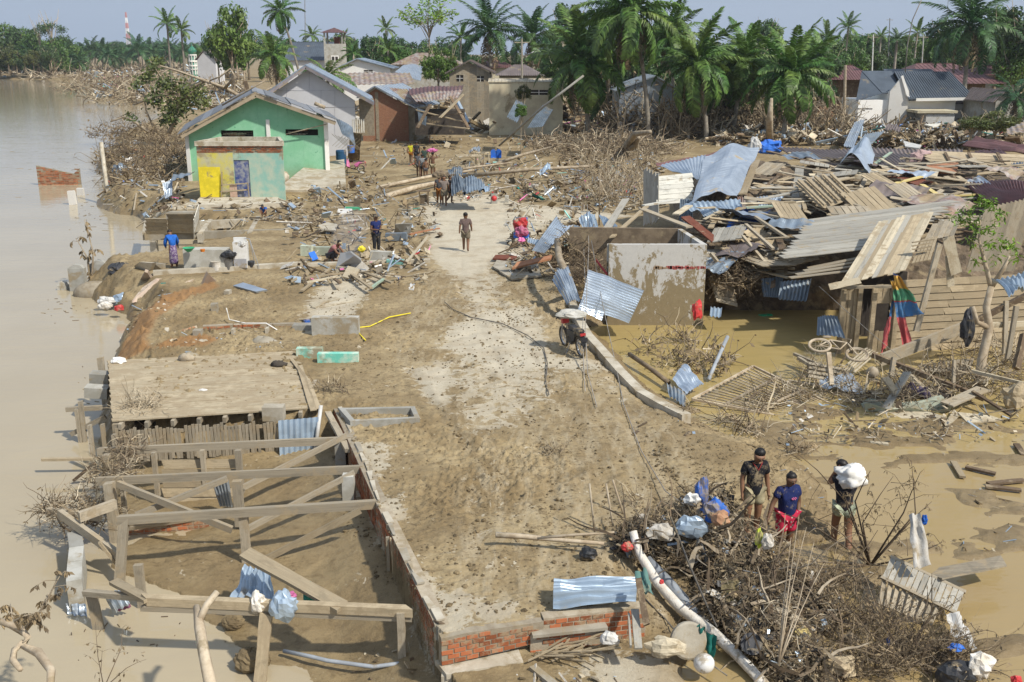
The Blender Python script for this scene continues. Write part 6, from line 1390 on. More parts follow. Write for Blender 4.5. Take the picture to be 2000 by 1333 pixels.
CR={'coco':[palm_crown('coco',15,3),palm_crown('coco',13,5)],'oil':[palm_crown('oil',18,7),palm_crown('oil',16,8)]}
TR={}
def trunk_data(key,r,bend):
 if key not in TR:
  mb=MB();mb.tube([(bend*math.sin(t*1.4),0,t)for t in[i/8 for i in range(9)]],[r*(1.25-.5*i/8)for i in range(9)],7);TR[key]=mb.data('trunk',M['bark_palm'],True)
 return TR[key]
def palm_near(kind,px,py,pbx,Y,lab,scale=1.0,nf=30,fan=2.15,top=1.4,dry=7,zb=-.4,coconuts=True):
 c=Q(px,py,Y);b=Q(pbx,py,Y);root=empty('coconut_palm' if kind=='coco' else 'oil_palm',(b.x,Y,0),label=lab,cat='palm tree');o=root.location.copy()
 mb=MB();k=c-o;n=10
 mb.tube([V(k.x*(i/n)**1.6,0,zb+(k.z-zb)*i/n)for i in range(n+1)],[(.24-.1*i/n)*(1.3 if kind=='oil' else 1)for i in range(n+1)],8);mb.build('trunk',M['bark_palm'],root,smooth=True)
 r=random.Random(px)
 for i in range(nf+dry):
  t=i/nf;el=top-fan*min(1,t)**.85;isd=i>=nf
  az=i*2.39996+r.uniform(-.25,.25);me=FR['dry'][0]if isd else FR[kind][min(len(FR[kind])-1,int(t*len(FR[kind])))]
  q=link('frond',me,root);q.location=k;q.rotation_mode='QUATERNION'
  q.rotation_quaternion=(Matrix.Rotation(az,3,'Z')@Matrix.Rotation(-(el if not isd else-1.0),3,'Y')@Matrix.Rotation(r.uniform(-.4,.4),3,'X')).to_quaternion();s_=scale*r.uniform(.85,1.1);q.scale=(s_,s_,s_)
 if coconuts and kind=='coco':
  mb=MB()
  for i in range(9):a=i*2.4;mb.ball(k+V(.3*math.cos(a),.3*math.sin(a),-.25-.05*(i%3)),.13,8,6)
  mb.build('coconuts',M['leaf_olive'],root,smooth=True,kind='stuff')
 return root
PNEAR=[(1135,108,1152,104,'coconut palm with broad low crown, leftmost of the big row in the centre',1.05),(1236,22,1276,100,'tallest coconut palm with bent trunk and crown touching the top edge',1.15),(1362,112,1388,100,'bushy coconut palm with nuts, middle of the big row',.95),(1456,104,1440,104,'coconut palm between the middle and right big ones',.85),(1546,132,1538,98,'bushy low coconut palm at the right end of the big row',.9),(1425,150,1432,108,'short coconut palm low in the middle of the big row',.7),(1180,70,1195,112,'coconut palm half hidden behind the tallest one',.95),(1310,60,1322,116,'coconut palm half hidden right of the tallest one',.85)]
for a in PNEAR:palm_near('coco',a[0],a[1]+(12 if a[1]>50 else 0),*a[2:5],scale=a[5]*1.15)
palm_near('oil',1893,50,1900,118,'huge dark oil palm crown at the upper right',1.25,30,1.9,1.4)
palm_near('oil',1985,190,1985,100,'low palm crown entering at the right edge',.7,18,1.7,1.2)
palm_near('oil',955,62,960,150,'large dark oil palm in the centre distance, left of two',1.25,26,1.8,1.45)
palm_near('oil',1040,72,1042,160,'large dark oil palm in the centre distance, right of two',1.2,26,1.8,1.45)
palm_near('coco',547,22,585,165,'tall leaning coconut palm at the upper left centre',.8,20,2.0,1.3)
palm_near('coco',532,108,540,150,'low spreading coconut palm behind the green house',.95,20,1.9,1.2)
palm_near('coco',640,148,640,110,'short palm whose fronds show right behind the grey gable house',.75,14,1.6,1.0,dry=1)
def far_palm(kind,px,py,Y,s_,lab,group=None,zg=.6,lean=0):
 c=Q(px,py,Y);root=empty('palm_tree',(c.x,Y,zg),label=lab,cat='palm tree',group=group)
 tr=link('trunk',trunk_data('p%d'%(int(px)%3),.035,.02*(int(px)%3)),root);h=c.z-zg;tr.scale=(max(1,h*.9),max(1,h*.5)*.9,h+.1)
 tr.scale=(6,6,h);q=link('crown',rnd.choice(CR[kind]),root);q.location=(.02*(int(px)%3)*6,0,h);q.scale=(s_,)*3;q.rotation_euler=(0,0,U(0,6));return root
for(k,x,y,Y,s_,lab)in(('coco',325,48,210,.78,'slim coconut palm beside the minaret, left of two'),('coco',354,60,214,.72,'slim coconut palm beside the minaret, right of two'),('coco',608,70,300,.8,'small distant palm left of the mosque tower'),('coco',672,74,280,.6,'small distant palm right of the mosque tower'),('coco',755,98,180,.6,'small pale palm before the distant trees left of centre'),('coco',752,58,330,.9,'small distant palm crown above the treeline left of centre'),('coco',690,105,170,.5,'small yellowish palm behind the white gable house'),('coco',1655,55,260,.9,'distant coconut palm above the right treeline'),('coco',1615,75,260,1.0,'distant pale palm left of the coconut one on the right treeline'),('coco',1790,65,250,.8,'feathery distant palm beside the lamp mast at right'),('oil',1752,80,150,.5,'slim areca palm with two trunks behind the white house'),('coco',1720,72,230,.5,'thin areca palm between the lamp masts'),('coco',900,75,190,.8,'ragged palm left of the large dark oil palms'),('coco',1600,110,140,.8,'palm just right of the big coconut row')):far_palm(k,x,y,Y,s_,lab)
for i in range(26):
 x=128+i*11.5+U(-4,4);far_palm('oil',x,104+U(-9,10),430+U(-30,60),U(1.1,1.6),'dark oil palm in the distant row across the river','oil palms across the river')
for i in range(9):far_palm('oil',10+i*18,112+U(-6,10),380+U(-10,20),U(1,1.4),'dark oil palm low in the forest at the far left bank','oil palms of the left bank forest')
# broadleaf crowns
def crown_data(seed,ncl=26,per=90,leaf=.12,flat_=1.0,airy=1.0,mat='leaf'):
 r=random.Random(seed);mb=MB()
 for c in range(ncl):
  a,z=r.uniform(0,6.28),r.uniform(-.75,1.0);rad=math.sqrt(max(.05,1-z*z*.8))*r.uniform(.35,.95)*airy
  cc=Vector((rad*math.cos(a),rad*math.sin(a),z*.8*flat_));cr=r.uniform(.18,.36)
  for k in range(per):
   d=Vector((r.gauss(0,1),r.gauss(0,1),r.gauss(0,.75))).normalized()*cr*r.uniform(.45,1.1)**.6;p=cc+d
   n=(d.normalized()+Vector((r.gauss(0,.5),r.gauss(0,.5),r.gauss(0,.5)+.4))).normalized();u=n.orthogonal().normalized();v=n.cross(u);q=r.uniform(0,6.28);u2=u*math.cos(q)+v*math.sin(q);v2=n.cross(u2);l=leaf*r.uniform(.5,1.3)
   mb.add([p-u2*l*.5,p+v2*l*.32,p+u2*l*.6,p-v2*l*.32],[(0,1,2,3)])
 return mb.data('crown',M[mat])
CD=[crown_data(i,34+6*(i%3),100,.13)for i in range(5)];CDA=crown_data(77,22,45,.09,.9,1.1);CDF=crown_data(55,20,60,.10,.35,1.15)
def limb_data(seed,n=7):
 r=random.Random(seed);mb=MB();mb.tube([(0,0,-1.6),(.03,0,-.8),(0,.02,-.1)],[.075,.06,.045],7)
 for i in range(n):
  a=i*2.4;e=Vector((math.cos(a)*.7,math.sin(a)*.7,r.uniform(.1,.75)));mb.tube([(0,0,-.7+.08*i),Vector((e.x*.35,e.y*.35,-.25+.08*i)),e],[.03,.022,.008],5)
 return mb.data('trunk',M['bark'],True)
LD=[limb_data(i)for i in range(3)]
def tree(px,ptop,Y,rpx,lab,mat='leaf',group=None,crown=None,rz=None,name='broadleaf_tree',trunkh=None):
 s_=rpx/ppm(Y,5);top=Q(px,ptop,Y).z;zc=top-s_*(rz or 1)*.95
 root=empty(name,(Q(px,ptop,Y).x,Y,0),label=lab,cat='tree',group=group)
 me=crown or rnd.choice(CD);q=link('crown',me,root);q.location=(0,0,zc);q.scale=(s_,s_,s_*(rz or 1));q.rotation_euler=(0,0,U(0,6));q.material_slots[0].link='OBJECT';q.material_slots[0].material=M[mat]
 t_=link('trunk',rnd.choice(LD),root);t_.location=(0,0,zc);t_.scale=(s_,s_,max(s_,zc/1.55));t_.rotation_euler=(0,0,U(0,6));return root
for i in range(13):tree(-70+i*17+U(-5,5),48+i*2.4+U(-12,12),372+U(0,40),U(24,36),'dense dark tree in the forest at the far left bank','leaf_dark' if i%2 else 'leaf','trees of the left bank forest',rz=1.3)
for i in range(9):tree(-40+i*17,92+U(-8,8),362+U(-6,6),U(16,24),'lower bushy tree fronting the forest at the far left bank','leaf_olive' if i%3==0 else 'leaf_dark','lower trees of the left bank forest')
tree(95,26,372,27,'taller umbrella shaped tree standing over the left bank forest','leaf_dark',crown=CDF,rz=1.1);tree(72,40,376,22,'second umbrella shaped tree in the left bank forest','leaf_dark',crown=CDF)
for i in range(22):tree(140+i*13+U(-4,4),86+U(-6,5),540+U(-20,20),U(12,18),'small hazy tree behind the palm row across the river','leaf_dark','hazy trees across the river')
tree(446,12,185,44,'big dense dark green tree at the upper left centre','leaf',rz=1.6);tree(420,55,190,26,'smaller dense tree joined to the big dark green one','leaf_dark',rz=1.3);tree(470,40,188,26,'right lobe tree beside the big dark green one','leaf',rz=1.5)
for i in range(24):tree(400+i*22+U(-8,8),78+U(-12,12),300+U(-20,60),U(20,32),'rounded tree in the distant treeline left of centre','leaf_dark' if i%2 else 'leaf','rounded trees of the left centre treeline')
for i,(x,y,r)in enumerate(((725,72,30),(770,84,26),(690,90,24),(800,95,24),(1110,12,45),(1270,8,50),(1085,60,36),(1220,60,50),(1320,40,40),(1400,80,40),(1490,50,40),(1500,40,30),(1580,90,40))):tree(x,y,170+U(0,60),r,('round dark tree above the white gable house','low round tree right of the round dark one','low tree beside the mosque tower','low tree left of the airy tree','large tree behind the leftmost coconut palm','large tree behind the tallest coconut palm','mid height tree left of the coconut palms','dense tree filling between the two left coconut palms','tree behind the second pair of coconut palms','tree behind the middle coconut palms','bright tree behind the right coconut palms','small bright crown above the right coconut palms','tree right of the big coconut row')[i],'leaf' if i%2 else 'leaf_dark',rz=1.2)
for i in range(26):tree(1095+i*21+U(-6,6),95+U(-15,20),134+U(0,20),U(28,42),'dark tree filling the shade behind the coconut row','leaf_dark','dark trees behind the coconut row')
for i in range(30):tree(1570+i*16+U(-6,6),74+U(-10,12),290+U(-30,30),U(22,34),'rounded tree in the distant treeline at right','leaf' if i%3 else 'leaf_dark','rounded trees of the right treeline')
for i,(x,y,r,Y)in enumerate(((1625,82,36,180),(1665,88,34,175),(1700,96,30,185),(1640,108,30,170),(1760,100,30,175),(1820,85,36,190),(1850,40,40,190),(1960,15,50,150),(2005,10,50,140),(1930,40,40,160),(1850,118,24,160),(1985,90,40,140),(1730,130,20,165))):tree(x,y,Y,r,('olive round tree behind the open maroon roofed house','second olive tree right of the first one','low tree by the lamp mast','low dark tree just above the maroon roof','tree behind the areca palms','tree left of the huge oil palm','tall tree left behind the huge oil palm','tall tree right behind the huge oil palm','tall tree at the top right corner','tree directly behind the huge oil palm','bush below the huge oil palm','tree at the right edge under the corner one','bush between the maroon roofs')[i],'leaf' if i%2 else 'leaf_dark',rz=1.1)
tree(855,92,128,32,'dense dark green tree in front of the striped roof house','leaf',rz=1.15);tree(880,110,132,20,'reddish green bush right of the dense dark tree','leaf_olive')
tree(1018,204,84,14,'small round bright bush by the dark folded sheet','leaf');tree(1022,166,104,16,'bush in front of the cream wall house','leaf_olive')
tree(1950,218,92,44,'fallen leafy crown lying behind the trash field at right','leaf_olive',rz=.5);tree(1900,228,90,36,'brown green fallen crown behind the trash field','leaf_olive',rz=.4)
for i in range(27):tree(1100+i*20+U(-6,6),152+U(-10,12),118+U(0,8),U(20,28),'low shaded tree between the coconut trunks','leaf_dark','low shaded trees between the coconut trunks',rz=1.1)
for i in range(34):tree(640+i*41+U(-12,12),104+U(-6,10),205+U(0,25),U(26,38),'broad low tree closing the gaps under the treeline','leaf_dark','broad low trees under the treeline',rz=.9)
def airy(px,ptop,pbase,Y,rpx,lab,mat='leaf',leafk=14,nb=16,seed=1,trunk='bark',lsz=.22,per=26,rad=.7):
 r=random.Random(seed);b=Q(px,pbase,Y);s_=1/ppm(Y,b.z);root=empty('sparse_tree',(b.x,Y,b.z),label=lab,cat='tree');H=(pbase-ptop)*s_;W=rpx*s_
 mb=MB();lv=MB();mb.tube([(0,0,-.5),(.1,0,H*.3),(0,.1,H*.55)],[H*.018,H*.013,H*.01],6)
 for i in range(nb):
  a=i*2.4;z0=H*r.uniform(.25,.55);e=Vector((math.cos(a)*W*r.uniform(.4,1),math.sin(a)*W*r.uniform(.3,.8),H*r.uniform(.62,1.0)))
  m_=Vector((e.x*.4,e.y*.4,z0+(e.z-z0)*.6));mb.tube([(0,0,z0),m_,e],[H*.008,H*.006,H*.002],5)
  for k in range(3):
   e2=e+Vector((r.gauss(0,W*.12),r.gauss(0,W*.12),r.uniform(-.06,.08)*H));mb.tube([m_.lerp(e,.6),e2],[H*.003,H*.001],3)
   for q in range(per):
    p=e2+Vector((r.gauss(0,rad),r.gauss(0,rad),r.gauss(0,rad*.45)));u=Vector((r.gauss(0,1),r.gauss(0,1),r.gauss(0,.5))).normalized();v=u.orthogonal().normalized();l=lsz*r.uniform(.6,1.3);lv.add([p-u*l,p+v*l*.4,p+u*l,p-v*l*.4],[(0,1,2,3)])
 mb.build('trunk',M[trunk],root,smooth=True);lv.build('crown',M[mat],root);return root
airy(838,8,110,150,48,'airy tree with thin pale branches and sparse leaf tufts','leaf_bright',seed=4,per=12,lsz=.3,rad=.6,nb=20)
root=empty('young_tree',QL(1915,745,26.2),label='young tree with glossy bright leaves in front of the siding wall',cat='tree');o=root.location.copy()
def ql(x,y,Y):return QL(x,y,Y)-o
mb=MB();mb.tube([ql(1912,760,26),ql(1918,700,26.4),ql(1932,640,26.6),ql(1926,600,26.6),ql(1936,560,26.7)],[.17,.13,.12,.10,.09],9);mb.tube([ql(1936,562,26.7),ql(1960,525,26.6),ql(1972,500,26.6)],[.08,.06,.03],7);mb.tube([ql(1936,562,26.7),ql(1925,520,26.8),ql(1912,470,26.9),ql(1915,420,27)],[.08,.06,.035,.02],7);mb.tube([ql(1930,640,26.6),ql(1908,630,26.4),ql(1900,600,26.4)],[.09,.07,.06],7)
for(a,b)in(((1914,440),(1885,430)),((1914,450),(1950,440)),((1915,480),(1890,465)),((1925,520),(1900,505)),((1960,525),(1985,500))):mb.tube([ql(*a,26.9),ql(*b,26.7)],[.02,.008],4)
mb.build('trunk',M['bark'],root,smooth=True)
lv=MB();r=random.Random(5)
for(x,y,n,sp)in((1912,395,60,20),(1890,420,50,16),(1868,428,30,12),(1935,400,50,16),(1955,420,34,14),(1905,440,50,18),(1935,445,40,16),(1895,470,26,14),(1960,470,40,14),(1975,480,40,12),(1930,480,30,14),(1905,510,20,12),(1990,500,24,10),(1945,505,20,14)):
 for k in range(n):
  p=ql(x+r.gauss(0,sp*.55),y+r.gauss(0,sp*.5),26.8+r.gauss(0,.35));u=Vector((r.gauss(0,1),r.gauss(0,1),-abs(r.gauss(.5,.5)))).normalized();v=u.cross(Vector((r.gauss(0,.6),r.gauss(0,.6),1))).normalized();l=r.uniform(.09,.17);n_=u.cross(v)*.015
  lv.add([p,p+u*l*.5+v*l*.24,p+u*l*1.3,p+u*l*.5-v*l*.24,p+u*l*.5+n_],[(0,1,4),(1,2,4),(2,3,4),(3,0,4)])
lv.build('foliage',M['leaf_bright'],root)
root=empty('fallen_tree',Q(340,260,95),label='uprooted tree with olive leaves leaning over the river bank',cat='tree');o=root.location.copy();r=random.Random(8)
mb=MB();lv=MB()
def qf(x,y,Y=95):return Q(x,y,Y)-o
for pts,rr in(([(480,195),(440,172),(400,158),(350,140),(310,128)],.17),([(400,158),(350,180),(300,190),(262,205)],.18),([(290,258),(265,240),(245,228),(215,238)],.16),([(440,172),(460,150),(450,135),(430,150),(410,158)],.15),([(330,260),(345,230),(350,190),(345,160)],.2),([(350,190),(320,160),(300,130)],.12),([(350,200),(390,170),(420,165)],.12),([(480,195),(505,185),(530,172)],.15),([(300,250),(285,215),(280,180)],.1)):
 mb.tube([qf(*p,95+r.uniform(-1,1))for p in pts],[rr*(1-.7*i/len(pts))for i in range(len(pts))],6)
mb.build('trunk',M['bark'],root,smooth=True)
for(x,y,n,sp)in((300,130,120,14),(285,150,160,16),(320,165,260,22),(350,175,260,24),(385,180,240,22),(360,205,240,22),(395,200,180,18),(330,210,160,20),(325,235,160,16),(345,225,160,18),(270,165,90,14),(300,195,140,20),(310,120,80,12),(250,225,30,12),(262,232,30,10)):
 for k in range(n):
  p=qf(x+r.gauss(0,sp*.5),y+r.gauss(0,sp*.42),95+r.gauss(0,1.2));u=Vector((r.gauss(0,1),r.gauss(0,1),r.gauss(0,.6))).normalized();v=u.orthogonal().normalized();l=r.uniform(.08,.24);lv.add([p-u*l,p+v*l*.6,p+u*l,p-v*l*.6],[(0,1,2,3)])
lv.build('crown',M['leaf_olive'],root)
# brush
def cg(x,y,z=0.):return P(x,y,z)
brush('driftwood_tangle',[(cg(x,y,-.6),(s_,s_,s_*.55))for x,y,s_ in((250,270,4),(290,310,4),(300,340,3.4),(250,320,2.6),(330,285,3),(310,370,2),(275,355,2.2),(335,320,2.4))],2200,1.7,.025,['twig','twig_dark','twig_dark','deadleaf'],'tangled driftwood and brush on the river bank left of the annexe',leaves=2,seed=2,leafs=.2)
brush('driftwood_tangle',[(cg(x,y,-.3),(s_,s_*.8,s_*.25))for x,y,s_ in((190,178,9),(230,175,12),(280,178,12),(330,178,10),(230,195,6),(300,190,8),(260,160,14),(420,190,6),(460,203,6))],1300,4,.06,['twig','twig_dark','twig_pale'],'broad driftwood tangle on the far river bend',seed=3,leaves=1,leafs=.5)
brush('driftwood_tangle',[(cg(x,y,-.3),(s_,s_,s_*.09))for x,y,s_ in((20,146,18),(60,145,18),(100,144,20),(140,142,22),(190,141,24),(240,140,24),(300,140,24),(380,138,24),(130,150,12),(95,152,9))],900,6,.11,['twig','twig_dark','twig_pale'],'distant driftwood line along the far river bank',seed=4)
brush('dead_brush',[(P(x,y,0),(s_,s_*.8,s_*.42))for x,y,s_ in((1110,300,3.4),(1150,295,4),(1200,290,4.4),(1240,298,3.6),(1080,285,3),(1170,312,3),(1265,300,3.2))],1700,1.6,.03,['twig_pale','twig','twig','twig_dark'],'big heap of bleached branches on the mud in the middle distance',seed=5,up=.1)
brush('dead_brush',[(P(x,y,0),(s_,s_*.6,s_*1.0))for x,y,s_ in((1210,262,3),(1255,262,3.5),(1300,262,4),(1350,262,3.6),(1400,265,3.5),(1450,265,3.2),(1500,265,3),(1560,262,3.4),(1600,262,3.2),(1635,272,2.4),(1330,270,3))],2200,3.2,.04,['twig','twig_dark','twig_pale'],'grey brown dead undergrowth at the foot of the coconut palms',seed=6,up=.9,curl=.35,leaves=2,leafs=.3)
brush('dead_brush',[(P(x,y,0),(s_,s_*.7,s_*.9))for x,y,s_ in((1190,370,1.6),(1215,360,1.8),(1240,375,1.5),(1180,400,1.4),(1165,340,1.6),(1225,400,1.2),(1270,330,1.2))],620,1.5,.015,['twig','twig_pale'],'thicket of thin dead saplings left of the white wooden wall',seed=7,up=1.3,curl=.3,leaves=1,leafs=.12)
brush('dead_brush',[(P(x,y,-.7),(s_,s_*.6,s_*1.2))for x,y,s_ in((1265,690,.35),(1320,720,.5),(1350,705,.5),(1385,730,.45),(1330,670,.4),(1415,715,.3))],190,1.0,.012,['twig','twig_pale','twig_dark'],'drooping dead brush standing in the pond before the tank',seed=8,up=.9,leaves=3,leafs=.13)
brush('dead_bush',[(P(1440,588,-.5),(.95,.7,2.0)),(P(1435,560,.4),(.8,.6,1.2))],700,.8,.012,['twig','twig_dark'],'round dry bush standing in front of the weathered plank panels',seed=9,leaves=4,leafs=.08)
for i,(x,y,s_)in enumerate(((1560,760,.9),(1650,770,.8),(1500,790,.7),(1800,780,1),(1900,760,1.1),(1960,760,1.2),(1990,720,1.2),(1700,790,.8),(1930,690,1),(1600,740,.7))):
 pass
brush('dead_brush',[(P(x,y,-.75),(s_,s_*.7,s_*.6))for x,y,s_ in((1560,775,.8),(1650,778,.8),(1490,800,.6),(1800,790,1),(1900,770,1.1),(1960,770,1.2),(1995,730,1.2),(1710,795,.8),(1935,700,1),(1600,740,.7),(1465,850,.5),(1420,830,.4),(1850,740,.9),(1760,760,.8))],1500,.95,.011,['twig','twig_dark','twig_pale','twig_pale'],'muddy roots and twigs caught in the lower timber tangle',seed=10,leaves=1,leafs=.08)
brush('root_mass',[(P(x,y,z),(s_,s_*.7,s_))for x,y,z,s_ in((225,930,-.1,.4),(215,945,-.4,.5),(130,1010,-.8,.55),(150,1030,-.9,.4),(250,880,.0,.35),(175,1020,-.9,.4),(200,1000,-.8,.4),(110,1000,-.7,.35),(240,910,-.3,.4))],900,.5,.008,['twig','twig_dark','twig_pale'],'roots and plastic threads wrapped round the left timber posts',seed=11,leaves=1,leafs=.05)
brush('root_mass',[(P(275,790,.05),(.35,.3,.2)),(P(265,830,-.3),(.3,.2,.5)),(P(285,800,0),(.5,.2,.1))],180,.7,.009,['twig_pale'],'thin pale branches caught over the front left corner of the deck',seed=12)
heap=[((1290,1062),-.1,.65,.6),((1360,1080),-.2,.8,.7),((1430,1110),-.35,.9,.7),((1500,1160),-.6,.95,.7),((1560,1210),-.7,.9,.5),((1245,1075),-.1,.45,.5),((1500,1250),-.6,.7,.5),((1385,1010),-.1,.55,.6),((1450,1190),-.5,.8,.5),((1570,1310),-.7,.7,.4)]
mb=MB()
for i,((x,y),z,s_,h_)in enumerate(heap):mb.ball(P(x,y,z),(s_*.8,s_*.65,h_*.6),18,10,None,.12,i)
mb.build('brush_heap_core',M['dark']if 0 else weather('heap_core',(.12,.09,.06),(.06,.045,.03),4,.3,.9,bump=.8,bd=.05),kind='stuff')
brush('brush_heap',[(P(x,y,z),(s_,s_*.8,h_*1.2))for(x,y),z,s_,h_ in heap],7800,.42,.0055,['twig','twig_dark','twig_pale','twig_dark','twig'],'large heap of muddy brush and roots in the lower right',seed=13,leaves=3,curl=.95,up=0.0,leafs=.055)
brush('brush_heap',[(P(x,y,z+.2),(s_,s_*.8,h_))for(x,y),z,s_,h_ in heap],170,.95,.022,['bark','twig_dark','bark_dark'],'thicker bent branches woven through the lower right brush heap',seed=14,curl=.5)
brush('spray_brush',[(P(1640,1150,-.6),(.4,.3,.3)),(P(1700,1230,-.7),(.5,.3,.3)),(P(1780,1280,-.7),(.7,.4,.25)),(P(1850,1300,-.7),(.6,.3,.2)),(P(1700,1310,-.7),(.6,.3,.3))],1100,.85,.005,['twig_dark','twig'],'sprays of thin dark twigs with hanging leaves around the slatted bench',seed=15,up=.6,curl=.35,leaves=3,leafs=.05)
def spray(name,base,tips,r0,mat,lab,sub=5,leaves=6,seed=0,lsz=.05,gmat='deadleaf',wob=.08):
 r=random.Random(seed);mb=MB();lv=MB();b=Vector(base)
 for tp in tips:
  t=Vector(tp);L=(t-b).length;mid=b.lerp(t,.5)+Vector((r.gauss(0,wob),r.gauss(0,wob),abs(r.gauss(0,wob))))*L;pts=[b,b.lerp(mid,.55),mid,mid.lerp(t,.55)+Vector((0,0,.02*L)),t];mb.tube(pts,[r0,r0*.8,r0*.6,r0*.4,r0*.2],5)
  for k in range(sub):
   s_=pts[1].lerp(t,r.random());e=s_+Vector((r.gauss(0,.22),r.gauss(0,.22),r.gauss(.02,.16)))*L*.6;m_=s_.lerp(e,.5)+Vector((0,0,.04*L));mb.tube([s_,m_,e],[r0*.3,r0*.2,r0*.1],3)
   for q in range(leaves):
    p=m_.lerp(e,r.random());u=Vector((r.gauss(0,.5),r.gauss(0,.5),-1)).normalized();v=u.orthogonal().normalized();l=lsz*r.uniform(.6,1.5);lv.add([p,p+u*l*.6+v*l*.25,p+u*l*1.3,p+u*l*.6-v*l*.25],[(0,1,2,3)])
 o=mb.build(name,M[mat],label=lab,cat='branch',smooth=True,origin=b)
 if lv.v:lv.v=[tuple(Vector(p)-b)for p in lv.v];lv.build('dead_leaves',M[gmat],o,kind='stuff')
 return o
spray('dead_branch',Q(1700,1105,17),[Q(1550,880,16.5),Q(1590,1010,16.5),Q(1500,1000,16.8),Q(1640,960,17),Q(1470,1120,16.6)],.022,'twig_dark','long thin branches fanning left over the man with the sack',9,5,1)
spray('dead_branch',Q(1700,1105,17),[Q(1780,900,17),Q(1820,980,17),Q(1840,1060,17),Q(1745,930,17.2),Q(1700,920,17),Q(1790,940,17)],.022,'twig_dark','tangled branches rising right of the man with the sack',12,6,2)
spray('dead_branch',Q(1770,1290,13.9),[Q(1650,1180,14.6),Q(1700,1150,14.6),Q(1880,1170,14.6),Q(1930,1230,14),Q(1820,1120,15),Q(1620,1250,14)],.02,'twig_dark','dark branches spreading below and around the slatted bench',12,7,33)
spray('dead_branch',Q(1560,1110,16.6),[Q(1440,1010,16),Q(1480,1040,16.2),Q(1530,1070,16.5),Q(1400,1080,16)],.018,'twig','short branches reaching to the standing youth',8,6,3)
spray('dead_branch',Q(1520,1300,13.2),[Q(1560,1010,14),Q(1590,1060,14),Q(1545,1050,14),Q(1610,1100,14),Q(1575,1030,14)],.014,'bark','fan of straight pale stems rising from the brush heap',3,0,4,wob=.01)
brush('dead_brush',[(P(1080,885,.02),(.22,.15,.12)),(P(1235,985,.02),(.2,.12,.3)),(P(650,760,.05),(.4,.2,.15)),(P(600,440,.1),(.7,.4,.5)),(P(1560,880,-.6),(.4,.15,.1)),(P(1480,900,-.5),(.3,.2,.12)),(P(1340,800,0),(.2,.1,.1))],420,.45,.007,['twig','twig_dark','twig_pale'],'small knots of twigs and wire lying on the road mud',seed=51,leaves=1,leafs=.05)
spray('dead_branch',Q(45,1240,13.6),[Q(-20,1190,13.6),Q(90,1190,13.4),Q(120,1120,13.6),Q(60,1200,13.2),Q(20,1180,14),Q(100,1150,14)],.025,'bark','dead branch crown poking out of the river at lower left',8,8,5,.07)
rod('bent_branch',[Q(-10,1210,13.6),Q(40,1228,13.5),Q(55,1245,13.4),Q(45,1262,13.4),Q(75,1275,13),Q(100,1310,12.6),Q(98,1345,12.3)],[.05,.055,.05,.045,.07,.06,.05],'bark',label='thick curved pale branch rising from the river at lower left',cat='branch')
rod('bent_branch',[Q(45,1255,13.4),Q(28,1270,13.4),Q(25,1290,13.2),Q(40,1308,12.9)],[.05,.05,.05,.04],'bark',label='short hooked branch beside the thick curved one',cat='branch')
rod('forked_stump',[Q(413,1345,12.3),Q(398,1275,12.8),Q(390,1225,13.2),Q(384,1185,13.6)],[.09,.08,.08,.05],'bark',label='pale forked trunk standing up from the bottom edge',cat='trunk')
rod('fork_branch',[Q(388,1215,13.3),Q(404,1182,13.5),Q(424,1157,13.7)],[.06,.055,.05],'bark',label='right prong of the pale forked trunk',cat='branch')
spray('dead_sapling',Q(203,1345,12.2),[Q(186,1215,13),Q(240,1225,13),Q(286,1288,12.6),Q(200,1270,12.8)],.008,'twig_dark','thin dead sapling with few leaves rising from the river',4,2,6,.05)
rod('fallen_limb',[P(968,1045,.25),P(1020,1048,.2),P(1080,1054,.2),P(1180,1062,.25)],[.055,.05,.04,.03],'bark',label='long pale limb lying over the mud left of the brush heap',cat='branch')
rod('fallen_limb',[P(1050,1052,.2),P(1110,1046,.3),P(1200,1040,.4)],[.03,.025,.02],'bark',label='thin upper fork of the long pale limb',cat='branch')
for i,(a,b,z)in enumerate((((1162,1045),(1155,950),.9),((1200,1045),(1185,945),.9),((1218,1005),(1205,945),.6))):rod('stake',[P(*a,0),Vector(P(*a,0))+V(-.1-.05*i,.25,z)],.02,'bark',label=('thin stake standing in the mud, left of three','thin stake with orange foot in the middle','twisted short stake with bark strips at right')[i],cat='stake')
spray('dead_sapling',Q(315+0,0,50)if 0 else P(178,562,RIVER),[P(178,562,RIVER)+V(.2,0,1.8),P(178,562,RIVER)+V(.05,0,2.9),P(178,562,RIVER)+V(-.5,.2,2.1)],.06,'bark','dead sapling between the two pillar stumps in the river',5,7,9,.16)
rod('pale_trunk',[P(1205,302,0),P(1222,290,.5),P(1232,275,1.4),P(1240,262,2.4),P(1270,258,2.8)],[.32,.4,.3,.22,.15],'bark',label='pale twisted trunk in the bleached branch heap',cat='trunk')
rod('pale_trunk',[P(1222,290,.5),P(1240,285,1.0),P(1248,270,1.8)],[.3,.25,.15],'bark',label='second fork of the pale twisted trunk',cat='trunk')
for i,(a,b,r_,z)in enumerate((((745,387),(880,352),.2,.2),((742,366),(925,333),.14,.3),((905,345),(1155,325),.15,.8),((955,326),(1075,288),.14,.8),((830,345),(1000,318),.1,.9),((1160,700*0+420),(1172,330),.05,0))):
 if i==5:rod('dead_sapling',[P(1170,440,0),Q(1172,330,50)],[.05,.02],'bark',label='straight dead sapling stem right of the red cart',cat='sapling');continue
 rod('log',[P(*a,z*.3),P(*a,z).lerp(P(*b,z),.5)+V(0,0,.1),P(*b,z)],[r_,r_*.85,r_*.6],'bark',label=('thick pale log lying at the left of the road end','thinner log parallel behind the thick pale log','long pale trunk crossing behind the silver sheets','pale log sloping up toward the branch heap','thin pole across the litter behind the silver sheets')[i],cat='log')
